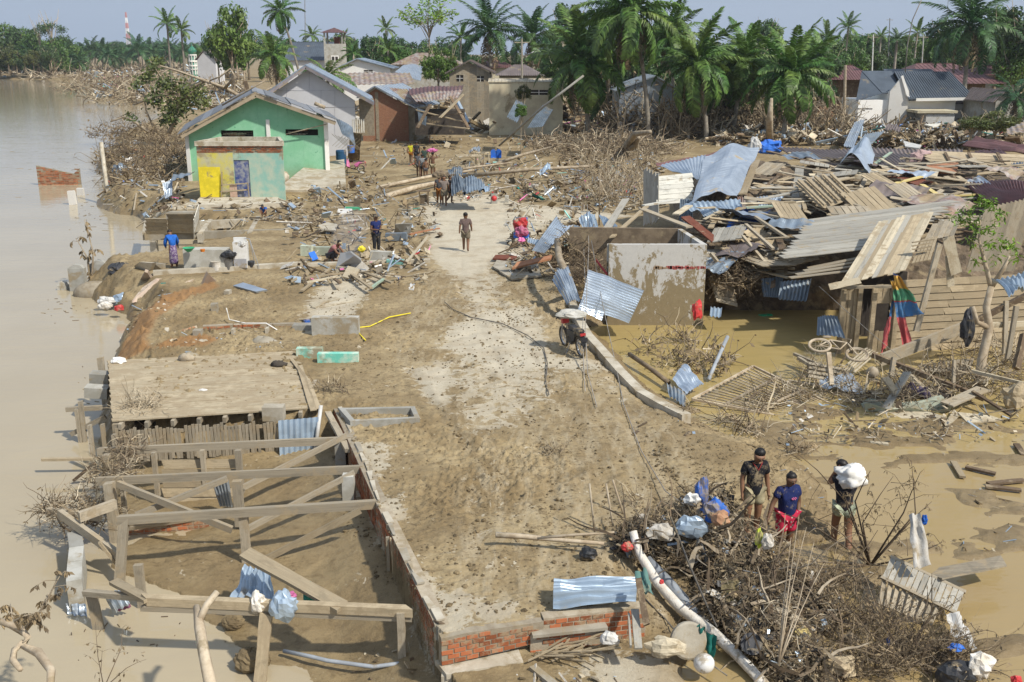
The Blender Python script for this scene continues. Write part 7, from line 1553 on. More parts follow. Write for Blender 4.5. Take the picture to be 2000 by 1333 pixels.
for i in range(9):
 x=(1215,1290,1330,1345,1310,1500,1512,1575,1390)[i];b=P(x,272,0);spray('dead_sapling',b,[b+V(U(-1,1),0,U(3.5,6)),b+V(U(-2,2),0,U(3,5)),b+V(U(-2,2),0,U(2,4))],.09,'bark','bare pale sapling at the foot of the coconut palms',5,1,i,.2)['group']='bare saplings under the palms'
rod('broken_trunk',[P(1503,282,0),Q(1503,235,92),Q(1507,192,92)],[.35,.3,.12],'bark',label='tall broken pale palm trunk splintered at the top',cat='trunk')
# people
M['skin']=flat('brown_skin',(.22,.115,.065),.55,0);M['hair']=flat('black_hair',(.012,.010,.009),.5,0)
def garment(n,c,mud=.12):return weather(n,c,tuple(x*.7 for x in c),9,mud,.9,bump=.6,bd=.02)
G_={'navy':garment('navy_tee',(.012,.022,.10)),'black':garment('black_tee',(.018,.018,.024),.3),'beige':garment('beige_shorts',(.36,.31,.19)),'khaki':garment('khaki_shorts',(.24,.20,.14)),'mauve':garment('mauve_tee',(.20,.14,.125)),'blue':garment('royal_blue_shirt',(.02,.13,.50),0),'dark':garment('dark_trousers',(.04,.04,.045)),'grey':garment('grey_tee',(.10,.10,.11)),'yellow':garment('yellow_top',(.55,.50,.03)),'orange':garment('orange_cloth',(.45,.17,.03)),'pinkc':garment('pink_tee',(.45,.20,.20)),'green':garment('dull_green_tee',(.06,.10,.08)),'jade':garment('pale_green_shorts',(.38,.42,.30))}
t=NT('red_floral_cloth');vo=t.new('TexVoronoi');vo.inputs['Scale'].default_value=13;t.l.new(t.coord('Object',rndoff=False),vo.inputs[0]);col=t.mix(t.ramp(vo.outputs['Distance'],.32,.26),(.50,.03,.07),(.62,.45,.40));col=t.mix(t.ramp(vo.outputs['Distance'],.12,.08),col,(.08,.02,.02));G_['floral']=t.fin(col,.9,0,.2)
t=NT('striped_shirt');wv=t.new('TexWave');wv.inputs['Scale'].default_value=7;t.l.new(t.coord('Object',rndoff=False),wv.inputs[0]);G_['stripe']=t.fin(t.mix(t.ramp(wv.outputs['Fac'],.45,.55),(.30,.26,.22),(.10,.07,.065)),.9,0,.2)
t=NT('purple_batik');col=t.mix(t.ramp(t.noise(t.coord('Object',rndoff=False),14,4,.8),.45,.58),(.10,.055,.15),(.32,.27,.32));G_['batik']=t.fin(col,.9,0,.2)
t=NT('banded_shirt');wv=t.new('TexWave',bands_direction='Z');wv.inputs['Scale'].default_value=5;t.l.new(t.coord('Object',rndoff=False),wv.inputs[0]);G_['band']=t.fin(t.mix(t.ramp(wv.outputs['Fac'],.45,.55),(.35,.36,.36),(.05,.06,.07)),.9,0,.2)
JOB=[]
def skinned(name,pts,edges,rad,mat,parent,sub=1):
 me=bpy.data.meshes.new(name);me.from_pydata([tuple(p)for p in pts],edges,[]);me.update();o=link(name,me,parent);s=o.modifiers.new('s','SKIN');s.use_smooth_shade=True;u=o.modifiers.new('u','SUBSURF');u.levels=sub;u.render_levels=sub
 for i,r in enumerate(rad):
  d=me.skin_vertices[0].data[i];d.radius=(r,r)if not hasattr(r,'__len__')else r;d.use_root=(i==0)
 JOB.append((o,mat));return o
DEF=dict(pel=(0,0,.93),spi=(0,0,1.12),che=(0,0,1.32),nec=(0,0,1.45),hb=(0,-.015,1.54),hd=(0,-.02,1.62),ht=(0,-.01,1.68),sl=(.18,0,1.39),el=(.24,.02,1.11),wl=(.25,-.05,.87),sr=(-.18,0,1.39),er=(-.24,.02,1.11),wr=(-.25,-.05,.87),hl=(.09,0,.88),kl=(.10,-.02,.48),al=(.10,.03,.08),tl=(.11,-.14,.035),hr=(-.09,0,.88),kr=(-.10,-.02,.48),ar=(-.10,.03,.08),tr=(-.11,-.14,.035))
def person(lab,loc,rz,top=None,bottom='khaki',h=1.68,pose=None,detail=0,long=False,hair='short',skirt=False,sleeve=.55,blen=.62,fat=1.0,cap=None):
 J={k:Vector(v)for k,v in{**DEF,**(pose or{})}.items()};root=empty('person',loc,rz,label=lab,cat='person');root.scale=(h/1.7,)*3
 K=['pel','spi','che','nec','hb','hd','ht','sl','el','wl','sr','er','wr','hl','kl','al','tl','hr','kr','ar','tr']
 rr=dict(pel=.115*fat,spi=.12*fat,che=.12*fat,nec=.05,hb=.082,hd=.13,ht=.09,sl=.068,el=.052,wl=.036,sr=.068,er=.052,wr=.036,hl=.105,kl=.075,al=.05,tl=.038,hr=.105,kr=.075,ar=.05,tr=.038)
 pts=[J[k]for k in K];E=[(0,1),(1,2),(2,3),(3,4),(4,5),(5,6),(2,7),(7,8),(8,9),(2,10),(10,11),(11,12),(0,13),(13,14),(14,15),(15,16),(0,17),(17,18),(18,19),(19,20)];rad=[rr[k]for k in K]
 for w_,e_,sgn in((9,'el',1),(12,'er',-1)):
  wv_=J['wl' if w_==9 else 'wr'];d=(wv_-J[e_]).normalized();palm=wv_+d*.07;n=len(pts);pts.append(palm);rad.append(.026);E.append((w_,n))
  if detail:
   side=d.cross(Vector((sgn,0,0))).normalized()if abs(d.x)<.9 else Vector((0,1,0))
   for k,(off,L)in enumerate(((-.03,.06),(-.01,.075),(.01,.07),(.03,.055),(.045,.04))):
    a=palm+side*off*.9+(d*.02 if k<4 else-d*.02);b=a+(d*L*.6 if k<4 else d*.02+side*.03);c=b+(d*L*.5-Vector((sgn*.015,0,0))if k<4 else d*.025)
    m=len(pts);pts+=[b,c];rad+=[.0095,.007];E+=[(n,m),(m,m+1)]
 skinned('body',pts,E,rad,M['skin'],root,2 if detail else 1)
 up=(J['ht']-J['hb']).normalized();hd=J['hd'];f=up.cross(Vector((1,0,0))).normalized();f=f if f.y<0 else-f
 if J['hd'].y>J['nec'].y+.08:f=(Vector((0,1,-.6))).normalized()*-1 if False else f
 rot=Matrix((Vector((1,0,0)),-f,up)).transposed()
 mb=MB();mb.ball(hd+up*.045-f*.034,(.104,.098,.09),16,12,rot,.05 if detail else.02,3)
 if hair=='bun':mb.ball(hd+up*.10-f*.075,.045,10,8,None,.05)
 if hair=='long':mb.ball(hd-up*.07-f*.05,(.095,.06,.12),12,8,rot,.08)
 if hair=='curly':mb.ball(hd+up*.045-f*.035,(.1,.095,.09),22,14,rot,.12,7)
 mb.build('hair',M['hair'],root,smooth=True)
 if cap:
  mb=MB();mb.ball(hd+up*.05,(.1,.105,.07),14,8,rot);mb.extr([hd+up*.04+f*.09+Vector((s_*.06,0,0))for s_ in(-1,1)]+[hd+up*.03+f*.17+Vector((s_*.05,0,0))for s_ in(1,-1)],(0,0,.012));mb.build('cap',cap,root,smooth=True)
 if detail:
  fm=MB();fm.ball(hd+f*.106-up*.018,(.013,.02,.022),8,6,rot);fm.build('nose',M['skin'],root,smooth=True)
  for s_ in(-1,1):
   em=MB();em.ball(hd+f*.098+Vector((s_*.031,0,0))+up*.004,(.011,.006,.004),8,6,rot);em.build('eye',M['white'],root,smooth=True);em=MB();em.ball(hd+f*.102+Vector((s_*.031,0,0))+up*.004,.006,6,5);em.build('iris',M['hair'],root);em=MB();em.ball(hd+f*.099+Vector((s_*.031,0,0))+up*.022,(.018,.006,.004),8,4,rot);em.build('eyebrow',M['hair'],root)
   em=MB();em.ball(hd+Vector((s_*.085,0,0))-f*.005-up*.01,(.012,.02,.028),8,6,rot);em.build('ear',M['skin'],root,smooth=True)
  em=MB();em.ball(hd+f*.096-up*.055,(.024,.01,.007),8,5,rot);em.build('mouth',flat('lips',(.20,.06,.05),.5,0),root,smooth=True)
 if top:
  q=lambda a,b,t_:J[a].lerp(J[b],t_);low=.9 if not long else 1.0
  P_=[J['pel']+Vector((0,0,-.1 if not long else-.17)),J['spi'],J['che'],J['nec']-Vector((0,0,.035)),J['sl'],q('sl','el',sleeve),J['sr'],q('sr','er',sleeve)];ra=[.17*fat,.155*fat,.165*fat,.085,.095,.085,.095,.085];EE=[(0,1),(1,2),(2,3),(2,4),(4,5),(2,6),(6,7)]
  if sleeve>=1:P_+=[q('el','wl',.9),q('er','wr',.9)];ra+=[.045,.045];EE+=[(5,8),(7,9)]
  skinned('shirt',P_,EE,ra,G_[top],root,2)
 if skirt:
  mb=MB();mb.lathe(J['pel']+Vector((0,0,-.75)),[(.17,0),(.19,.1),(.17,.45),(.145,.8)],16);mb.build('sarong',G_[bottom],root,smooth=True)
 else:
  q=lambda a,b,t_:J[a].lerp(J[b],t_);P_=[J['pel']+Vector((0,0,.03)),J['hl'],q('hl','kl',blen),J['hr'],q('hr','kr',blen)];ra=[.14*fat,.13,.135,.13,.135];EE=[(0,1),(1,2),(0,3),(3,4)]
  if blen>1:P_[2]=J['kl'];P_[4]=J['kr'];P_+=[q('kl','al',.8),q('kr','ar',.8)];ra+=[.065,.065];ra[2]=ra[4]=.085;EE+=[(2,5),(4,6)]
  skinned('trousers' if blen>1 else 'shorts',P_,EE,ra,G_[bottom],root,2)
 return root
WK=dict(kl=(.10,-.14,.50),al=(.10,-.10,.08),tl=(.11,-.27,.05),kr=(-.10,.04,.47),ar=(-.10,.30,.14),tr=(-.11,.18,.04),el=(.25,.08,1.13),wl=(.27,.10,.88),er=(-.25,-.04,1.12),wr=(-.26,-.20,.92))
def at(px,py,z=0.):return P(px,py,z)
y_=person('youth in a mud spattered black v neck tee and beige shorts, looking down',at(1467,1040,-.36),R(8),'black','beige',1.70,dict(hb=(.02,-.05,1.53),hd=(.03,-.085,1.60),ht=(.035,-.11,1.655),el=(.25,.03,1.10),wl=(.27,-.03,.84)),1,sleeve=.7,blen=.75,long=True)
mb=MB();mb.tube([V(-.09,-.085,1.46),V(0,-.155,1.34),V(.09,-.085,1.46)],.01,5);mb.build('red_collar',flat('red_trim',(.35,.03,.03),mud=0),y_)
w_=person('smiling woman in a navy tee and red floral shorts reaching out one hand',at(1530,1083,-.84),R(14),'navy','floral',1.66,dict(er=(-.33,-.02,1.13),wr=(-.46,-.14,.93),el=(.26,.04,1.10),wl=(.17,-.13,.86),hb=(.01,-.03,1.54),hd=(.025,-.05,1.61),ht=(.02,-.045,1.67)),1,hair='bun',sleeve=.6,blen=.98,fat=1.18,long=True)
mb=MB()
for i in range(9):mb.ball(V(-.04+.022*(i%5)+.03,-.178-.002*(i%3),1.27-.022*(i//5)+.012*(i%2)),(.011,.006,.014),6,5)
mb.build('flamingo_print',flat('pink_print',(.75,.18,.35),mud=0),w_)
s_=person('man in a dark sleeveless shirt and pale shorts wading away with a white sack',at(1640,1078,-.88),R(172),'black','jade',1.82,{**WK,'spi':(0,-.03,1.12),'che':(0,-.09,1.31),'nec':(-.0,-.15,1.42),'hb':(.03,-.2,1.49),'hd':(.05,-.23,1.56),'ht':(.05,-.26,1.61),'sl':(.17,-.1,1.38),'sr':(-.17,-.1,1.38),'el':(.26,-.24,1.22),'wl':(.18,-.12,1.50),'er':(-.22,-.3,1.25),'wr':(-.14,-.2,1.5)},1,hair='curly',sleeve=.25,blen=.5,long=True)
crumple('rice_sack',Q(1661,930,17.75),(.30,.24,.2),'white',3,18,sm=True,label='bulging white sack carried on the shoulders of the wading man',cat='sack')
person('barefoot man in a mauve tee walking away alone down the road',at(910,491),R(180),'mauve','khaki',1.66,WK,0,long=True,sleeve=.75,blen=.8,fat=1.05)
person('man in a striped shirt walking toward the viewer with a load on his shoulder',at(868,403),R(0),'stripe','khaki',1.68,{**WK,'er':(-.30,-.1,1.38),'wr':(-.2,-.05,1.56)},0,sleeve=.8,blen=.8)
crumple('load_sack',at(861,402)+V(0,0,1.72),(.42,.3,.22),'bark_dark',4,label='dark bundle on the shoulder of the man in the striped shirt',cat='bundle')
person('person in orange shorts half hidden behind the man in the striped shirt',at(858,398),R(180),'grey','orange',1.6,WK,0,blen=1.2);person('person stepping right behind the striped shirt man',at(879,399),R(100),'dark','dark',1.6,WK)
for i,(x,y,tp,bt,h,hr,pz,lb)in enumerate(((803,320,'yellow','orange',1.6,'short',WK,'person with a yellow backpack farthest left in the walking group'),(814,323,'black','dark',1.75,'short',WK,'tall man in a black tee beside the yellow backpack'),(830,334,'green','dark',1.7,'short',WK,'person in a dull green tee in the middle of the walking group'),(818,346,'grey','grey',1.68,'short',WK,'person in muddy grey with a hat at the rear left of the group'),(826,349,'band','dark',1.6,'short',WK,'person in a banded shirt at the rear of the group'),(832,350,None,'grey',1.35,'short',{},'shirtless boy at the rear of the walking group'),(846,347,None,'beige',1.68,'short',{'er':(-.33,-.1,1.35),'wr':(-.22,-.05,1.56)},'shirtless man steadying a bundle on his shoulder'))):
 person(lb,at(x,y),R(180+U(-10,10)),tp,bt,h,pz,0)
crumple('pink_bundle',at(845,344)+V(0,0,1.75),(.35,.25,.14),'pink',4,label='pink bundle carried at the rear of the walking group',cat='bundle')
person('man in a navy tee and dark cap standing by the smoking fire',at(736,497),R(35),'navy','dark',1.68,dict(wr=(-.08,-.28,1.12),er=(-.26,-.04,1.12),wl=(.06,-.28,1.14)),0,blen=1.2,cap=flat('dark_cap',(.03,.03,.035)))
CR_=dict(pel=(0,.12,.32),spi=(0,.02,.50),che=(0,-.14,.66),nec=(0,-.24,.76),hb=(0,-.31,.80),hd=(0,-.36,.85),ht=(0,-.40,.90),sl=(.18,-.18,.70),sr=(-.18,-.18,.70),el=(.24,-.34,.5),er=(-.24,-.34,.5),wl=(.12,-.5,.36),wr=(-.12,-.5,.36),hl=(.09,.12,.30),hr=(-.09,.12,.30),kl=(.16,-.22,.52),kr=(-.16,-.22,.52),al=(.13,-.02,.08),ar=(-.13,-.02,.08),tl=(.14,-.18,.03),tr=(-.14,-.18,.03))
person('person in pink crouching over the small fire',at(650,513),R(70),'pinkc','dark',1.65,CR_,0,blen=1.2,cap=flat('tan_head_cloth',(.38,.31,.2)))
person('small child in a blue top squatting on the footing beam',at(516,424,.1),R(0),'blue','dark',1.15,CR_,0,hair='long')
person('woman in a bright blue shirt and purple batik sarong bending by the water',at(341,523,.0),R(-150),'blue','batik',1.6,dict(che=(0,-.12,1.26),nec=(0,-.24,1.36),hb=(0,-.3,1.4),hd=(0,-.36,1.45),ht=(0,-.4,1.5),sl=(.18,-.14,1.32),sr=(-.18,-.14,1.32),el=(.27,-.2,1.06),er=(-.27,-.25,1.06),wl=(.22,-.34,.84),wr=(-.24,-.42,.86)),0,skirt=True,sleeve=1.0,cap=flat('maroon_scarf',(.16,.02,.03)))
dg=bpy.context.evaluated_depsgraph_get()
for o_,m_ in JOB:
 me=bpy.data.meshes.new_from_object(o_.evaluated_get(dg));o_.modifiers.clear();me.materials.clear();me.materials.append(m_);me.polygons.foreach_set('use_smooth',[True]*len(me.polygons));o_.data=me;me.name=o_.name
# motorbike, scooter
def bike(name,lab,loc,rz,body,seat='black',tilt=0.0,cat='motorbike',step=False):
 root=empty(name,loc,rz,label=lab,cat=cat);root.rotation_euler=(tilt,0,rz);W=Matrix.Rotation(R(90),3,'X');r_=.28 if not step else.24
 for x in(-.62,.62):wheel(V(x,0,r_),r_,W,'wheel','tyre',root,.045,'steel')
 b=MB();b.hexa([V(-.35,-.1,.38),V(.15,-.09,.34),V(.15,.09,.34),V(-.35,.1,.38),V(-.55,-.11,.72),V(.1,-.1,.66),V(.1,.1,.66),V(-.55,.11,.72)]);b.hexa([V(-.85,-.06,.66),V(-.4,-.1,.6),V(-.4,.1,.6),V(-.85,.06,.66),V(-.88,-.05,.8),V(-.4,-.1,.76),V(-.4,.1,.76),V(-.88,.05,.8)]);b.build('body_panel',M[body],root)
 b=MB();b.hexa([V(-.8,-.1,.76),V(0,-.11,.72),V(0,.11,.72),V(-.8,.1,.76),V(-.8,-.08,.84),V(0,-.09,.8),V(0,.09,.8),V(-.8,.08,.84)]);b.build('seat',M[seat],root)
 b=MB();b.box((-.02,0,.36),(.34,.2,.22));b.ball((.02,0,.45),(.12,.12,.1));b.build('engine',M['tyre'],root);b=MB();b.tube([V(.62,.07,r_),V(.45,.07,.75),V(.38,.02,.98)],.022);b.tube([V(.62,-.07,r_),V(.45,-.07,.75),V(.38,-.02,.98)],.022);b.build('fork',M['steel'],root)
 b=MB();b.tube([V(.25,.34,.98),V(.4,.15,1.0),V(.4,-.15,1.0),V(.25,-.34,.98)],.018);b.build('handlebar',M['black'],root)
 b=MB();b.hexa([V(.2,-.16,.3),V(.4,-.2,.35),V(.4,.2,.35),V(.2,.16,.3),V(.42,-.14,.95),V(.5,-.12,.9),V(.5,.12,.9),V(.42,.14,.95)])if step else b.box((.42,0,.85),(.14,.2,.2));b.build('front_shield',M[body if step else 'red'],root)
 b=MB();b.ball((.5,0,.88),(.06,.09,.07));b.build('headlight',M['white'],root);b=MB();b.box((-.88,0,.72),(.05,.16,.07));b.build('tail_light',M['red'],root)
 b=MB();b.hexa([V(-.8,-.05,.5),V(-.95,-.07,.38),V(-.95,.07,.38),V(-.8,.05,.5),V(-.8,-.06,.66),V(-.93,-.07,.62),V(-.93,.07,.62),V(-.8,.06,.66)]);b.build('mudguard',M[body],root);b=MB();b.box((-.965,0,.58),(.01,.2,.12));b.build('number_plate',M['black'],root)
 b=MB();b.tube([V(0,-.12,.25),V(-.4,-.14,.26),V(-.8,-.15,.36)],.035);b.build('exhaust',M['tyre'],root);b=MB();b.tube([V(-.1,.1,.3),V(-.2,.3,.0)],.012);b.build('kickstand',M['steel'],root);return root
a,b=P(1134,694),P(1104,676);d=b-a
bike('motorbike','mud caked black motorbike parked at the kerb, seen from behind',a.lerp(b,.5),math.atan2(d.y,d.x)-.05,'black',tilt=R(-6))
crumple('muddy_sheet',a.lerp(b,.6)+V(0,0,1.08),(.42,.32,.12),'conc_grey',5,label='stiff muddy sheet thrown over the motorbike handlebars',cat='sheet')
bike('scooter','pink scooter leaning in the mud beside the green house',P(688,336,.1),R(170),'pink',tilt=R(28),cat='scooter',step=True)
mb=MB();mb.lathe((0,0,0),[(.35,0),(.4,.5),(.4,1.0),(.36,1.1)],16);q=mb.build('water_drum',flat('drum_blue',(.02,.09,.20)),label='dark blue water drum behind the pink scooter',cat='drum');q.location=P(667,322)
mb=MB();mb.lathe((0,0,0),[(.25,0),(.3,.5),(.32,.55)],14);q=mb.build('bucket',M['blue'],label='blue bucket standing above the pink scooter',cat='bucket');q.location=P(687,322)+V(0,0,.9)
plank(P(690,318),P(708,322)+V(-.4,0,2.4),.9,.05,'wood_dark',(0,-1,0),straight=True,name='door_leaf',label='dark door leaf leaning right of the blue bucket',cat='door')
# cart, sewing stand, furniture
root=empty('hand_cart',P(1018,478),label='small blue hand cart with thin wheels beside the road',cat='cart');mb=MB();mb.box((0,0,.42),(.7,.8,.12));mb.build('tray',M['blue'],root)
for s_ in(-.4,.4):wheel(V(s_,0,.28),.26,Matrix.Rotation(R(90),3,'Y'),'wheel','tyre',root,.03,'steel')
mb=MB()
for s_ in(-.3,.3):mb.tube([V(s_,.3,.45),V(s_,.55,1.15),V(s_*.8,.55,1.2)],.02)
mb.tube([V(-.3,.55,1.15),V(.3,.55,1.15)],.02);mb.build('handle',M['steel'],root)
for i,(z,s_,m,lb)in enumerate(((.95,.34,'red','red plastic bag on top of the blue hand cart'),(.66,.3,flat('mauve_bag',(.50,.14,.24)),'mauve bag on the blue hand cart below the red one'),(.3,.16,'pink','pink bag hanging at the front of the blue hand cart'))):crumple('bag',P(1018,478)+V(0,-.1-.25*i,z),(s_,s_*.8,s_*.85),m,i,12,label=lb,cat='bag')
root=empty('treadle_stand',P(828,402),label='rusty iron treadle table stand at the road end',cat='table stand')
for s_ in(-.25,.25):
 mb=MB()
 for a,b in(((s_,-.2,0),(s_,.2,0)),((s_,-.2,0),(s_,-.1,.8)),((s_,.2,0),(s_,.1,.8)),((s_,-.15,.4),(s_,.15,.4)),((s_,-.15,.1),(s_,.1,.7))):mb.bar(a,b,.04,.04)
 mb.build('side_frame',M['bark_dark'],root)
mb=MB();mb.box((0,0,.83),(.75,.45,.05));mb.build('table_top',M['wood_dark'],root);mb=MB();mb.box((0,0,.35),(.5,.05,.5));mb.build('treadle',M['bark_dark'],root)
for i in range(2):
 root=empty('plastic_chair',P(964+i*10,308),label=('dark blue chair back sticking up in mud, left one','bright blue chair back sticking up in mud, right one')[i],cat='chair');mb=MB();mb.extr([V(-.22,0,0),V(.22,0,0),V(.24,0,.5),V(.1,0,.66),V(-.1,0,.66),V(-.24,0,.5)],(0,.05,0));mb.build('backrest',M['blue_tarp' if i else 'blue'],root);mb=MB();mb.box((0,-.2,.02),(.44,.4,.05));mb.build('seat',M['blue_tarp' if i else 'blue'],root)
def frame3d(lab,loc,sx,sy,sz,rz,mat='wood_pale'):
 root=empty('open_furniture_carcass',loc,rz,label=lab,cat='furniture frame');c=[V(x,y,z)for x in(-sx,sx)for y in(-sy,sy)for z in(0,sz)]
 for i in range(8):
  for j in range(i+1,8):
   if((c[i]-c[j]).length-1e-6)in()or sum(abs(c[i][k]-c[j][k])>1e-6 for k in range(3))==1:mb=MB();mb.bar(c[i],c[j],.07,.07,(.3,.9,.1));mb.build('rail',M[mat],root)
frame3d('pale open cabinet frame lying in the middle distance mud',P(915,325),.9,.5,.8,.2);frame3d('smaller tilted cabinet frame right of the pale open one',P(942,322),.35,.4,.9,-.4)
for i,(pts,n,m,lb)in enumerate((([(882,352,58),(905,346,58),(915,378,55.5),(882,382,55.5)],6,'zinc_dark','folded grey sheet beside the striped shirt man'),([(905,348,58),(945,352,58),(948,378,55.5),(905,380,55.5)],8,'zinc_dark','ridged grey sheet lying at the road end'),([(935,365,57),(956,366,57),(956,376,55.5),(935,377,55.5)],4,'zinc_blue','small pale sheet at the right of the ridged grey one'),([(875,332,63),(905,330,63),(902,345,61),(875,345,61)],7,'zinc_dark','curved grey sheet under the pale trunk'),([(915,296,80),(940,290,82),(935,296,80),(918,300,78)],5,'zinc','small ridged sheet lying on the far mud'),([(1052,335,62),(1072,322,64),(1078,330,63),(1058,345,61)],5,'zinc_blue','bent pale sheet hung on the log end'))):SH(lb,pts,n,m,bend=.3,dent=.15,amp=.04)
# lower right foreground pieces
sheet('folded_sheet',[Q(1082,1136,14.85),Q(1080,1188,14.25),Q(1242,1178,14.35),Q(1246,1128,14.9)],6,.035,'zinc_blue',12,.25,.08,label='folded blue grey metal sheet lying behind the low brick wall',cat='corrugated sheet')
rod('white_pole',[Q(1236,1038,16.2),Q(1248,1080,16),Q(1285,1140,15.5),Q(1330,1190,15),Q(1395,1238,14.4),Q(1445,1285,13.9),Q(1500,1345,13.2)],[.07,.075,.085,.09,.09,.085,.08],'grime_white',n=10,label='long white curved pole running down the lower right brush heap',cat='pole')
rod('grey_pole',[Q(1262,1095,16.1),Q(1310,1145,15.7),Q(1370,1215,15),Q(1440,1290,14.2),Q(1500,1350,13.6)],.11,'pipe',n=10,label='thick grey pole lying beside the long white one',cat='pole')
rod('tan_board',[Q(1358,1208,14.8),Q(1465,1295,13.8)],.03,'wood_tan',label='thin tan batten along the two long poles',cat='batten')
mb=MB();mb.lathe((0,0,0),[(.27,0),(.29,.02),(.29,.08),(.26,.1)],24,Matrix.Rotation(R(70),3,'X')@Matrix.Rotation(.2,3,'Y'));q=mb.build('concrete_disc',M['conc'],label='round muddy disc standing on edge below the long poles',cat='disc');q.location=Q(1342,1250,13.9)
blob('white_helmet',Q(1375,1296,13.5),(.16,.16,.15),'white',16,12,0,label='white helmet shell at the foot of the long poles',cat='helmet')
for i,(a,b,c_,e)in enumerate((((1362,1222),(1378,1226),(1372,1268),(1360,1265)),((1380,1234),(1400,1242),(1392,1296),(1380,1290)))):cloth('teal_cloth',[Q(*p,13.9)for p in(a,b,c_,e)],'teal',6,8,.03,i,label=('short teal cloth strip over the long poles','longer teal cloth strip over the long poles')[i],cat='cloth')
cloth('teal_rag',[Q(1240,1118,15.0),Q(1262,1112,15.0),Q(1276,1160,14.6),Q(1254,1158,14.6)],flat('dull_teal',(.12,.24,.21)),6,8,.04,3,label='dull teal rag hanging under the top of the white pole',cat='cloth')
mb=MB();mb.lathe((0,0,0),[(.13,0),(.16,.22),(.17,.23),(.15,.23)],16,Matrix.Rotation(R(50),3,'X'));q=mb.build('bucket',M['black'],label='black bucket caught in the lower right brush heap',cat='bucket');q.location=Q(1462,1262,14)
plank(Q(1247,1132,14.25),Q(1263,1221,13.75),.1,.1,'wood_dark',(0,-1,0),straight=True,name='post',label='dark short post leaning on the low brick wall',cat='post');plank(Q(1240,1190,14.1),Q(1247,1268,13.4),.12,.04,'wood_grey',(0,-1,0),name='board',label='grey splintered board hanging below the dark short post',cat='board');plank(Q(1228,1200,14.1),Q(1232,1264,13.4),.07,.03,'wood_grey',(0,-1,0),name='board',label='narrow grey board left of the splintered one',cat='board')
for i,(x,y,Y,sz,m,lb)in enumerate(((1372,962,16.8,(.13,.1,.3),'blue','blue plastic sheet peak on top of the brush heap'),(1396,998,16.4,(.22,.15,.2),'blue','blue and white plastic bag on top of the brush heap'),(1352,975,16.7,(.14,.1,.12),'white','white bag beside the blue plastic peak'),(1405,1012,16.2,(.18,.13,.12),flat('orange_bag',(.55,.30,.17)),'orange sack corner under the blue plastic bag'),(1482,1052,15.4,(.06,.05,.16),'lime','lime yellow plastic strip in the brush below the woman'),(1500,1058,15.3,(.1,.08,.13),'grime_white','pale bag beside the lime yellow strip'),(1292,1137,15.3,.04,'red','small red ball between the long poles'),(1190,1248,13.85,(.13,.1,.11),'white','white printed food bag at the low brick wall'),(1225,1068,16,(.1,.08,.08),'red','dull red rag at the head of the white pole'),(1150,1082,16,(.16,.12,.12),'black','black muddy helmet at the left end of the brush heap'),(1140,1105,16,(.07,.05,.12),'red','red shard hanging left of the brush heap'),(1290,1040,16.2,(.25,.14,.16),'grime_white','bundle of torn pale cloth at the top of the brush heap'),(1350,1030,16.2,(.3,.12,.2),'zinc_blue','torn plastic strips along the top of the brush heap'),(1300,1265,13.6,(.28,.16,.14),'wood_pale','broken cream basin beside the standing disc'),(1560,1240,14.3,(.2,.16,.12),'wood_yellow','yellowish sack piece in the brush heap'),(1660,1255,14.6,(.16,.12,.14),'bark','muddy jug in the water right of the brush heap'),(1530,1210,14.6,(.3,.2,.16),'wood','muddy board lump in the brush heap'),(1640,1300,13.6,(.25,.2,.16),'wood_tan','pale mud covered lump at the bottom of the brush heap'),(1870,1315,13.4,(.3,.2,.18),'black','black plastic at the bottom right'),(1915,1300,13.4,(.2,.14,.2),'grime_white','muddy white sack below the bench'),(1806,1015,16.5,(.05,.04,.09),'blue_tarp','small blue rag tied above the white sacking'),(1985,1330,13,(.08,.06,.08),'red','red scrap at the bottom right corner'),(1735,1255,14.2,(.03,.03,.1),'blue','thin blue strip hanging in the twigs'),(1868,1265,13.8,(.12,.08,.05),'blue','blue scrap below the slatted bench'))):
 crumple('litter_piece',Q(x,y,Y),sz if hasattr(sz,'__len__')else(sz,)*3,m,i,8,label=lb,cat='litter')
cloth('white_sacking',[Q(1776,1005,16.4),Q(1796,1005,16.4),Q(1820,1105,15.6),Q(1784,1112,15.6)],'grime_white',8,14,.04,2,label='torn white sacking draped on twigs above the slatted bench',cat='sacking')
cloth('white_sack_cloth',[Q(1842,1196,14.9),Q(1880,1200,14.9),Q(1908,1268,14.2),Q(1862,1240,14.4)],'white',8,8,.05,5,label='clean white sack cloth hanging below the slatted bench',cat='sacking');cloth('olive_cloth',[Q(1408,1136,15.2),Q(1444,1132,15.2),Q(1440,1176,15),Q(1408,1172,15)],flat('olive_cloth',(.22,.18,.09)),8,6,.03,5,label='olive cloth over a branch in the brush heap',cat='cloth')
def W_(x,y,Y):return Q(x,y,Y)
root=empty('slatted_bench',W_(1800,1150,15.6),label='grey slatted wooden bench tipped over in the twigs at lower right',cat='bench');o=root.location.copy()
T1,T2,T3,T4=[W_(*p)-o for p in((1740,1088,16.2),(1884,1156,15.6),(1868,1198,15.1),(1722,1128,15.7))]
for i in range(13):a,b=T1.lerp(T2,(i+.5)/13),T4.lerp(T3,(i+.5)/13);plank(a,b,.085,.025,'wood_grey',(T2-T1).cross(T4-T1),'slat',root,straight=True)
L1,L2=[W_(*p)-o for p in((1712,1178,15.4),(1822,1222,15.0))]
for i in range(9):a,b=T4.lerp(T3,(i+.5)/11),L1.lerp(L2,(i+.5)/9);plank(a+V(0,.03,-.05),b,.08,.025,'wood',(0,-1,.2),'slat',root,straight=True)
for a,b in((T1,T2),(T4,T3)):plank(a,b,.05,.06,'wood',(0,-1,1),'rail',root,straight=True)
slab('wide_board',[Q(1818,1122,16),Q(1835,1108,16.3),Q(1955,1085,16.6),Q(1966,1104,16.3),Q(1840,1130,15.7)],.03,'wood',label='wide grey board lying right of the bench above the water',cat='board')
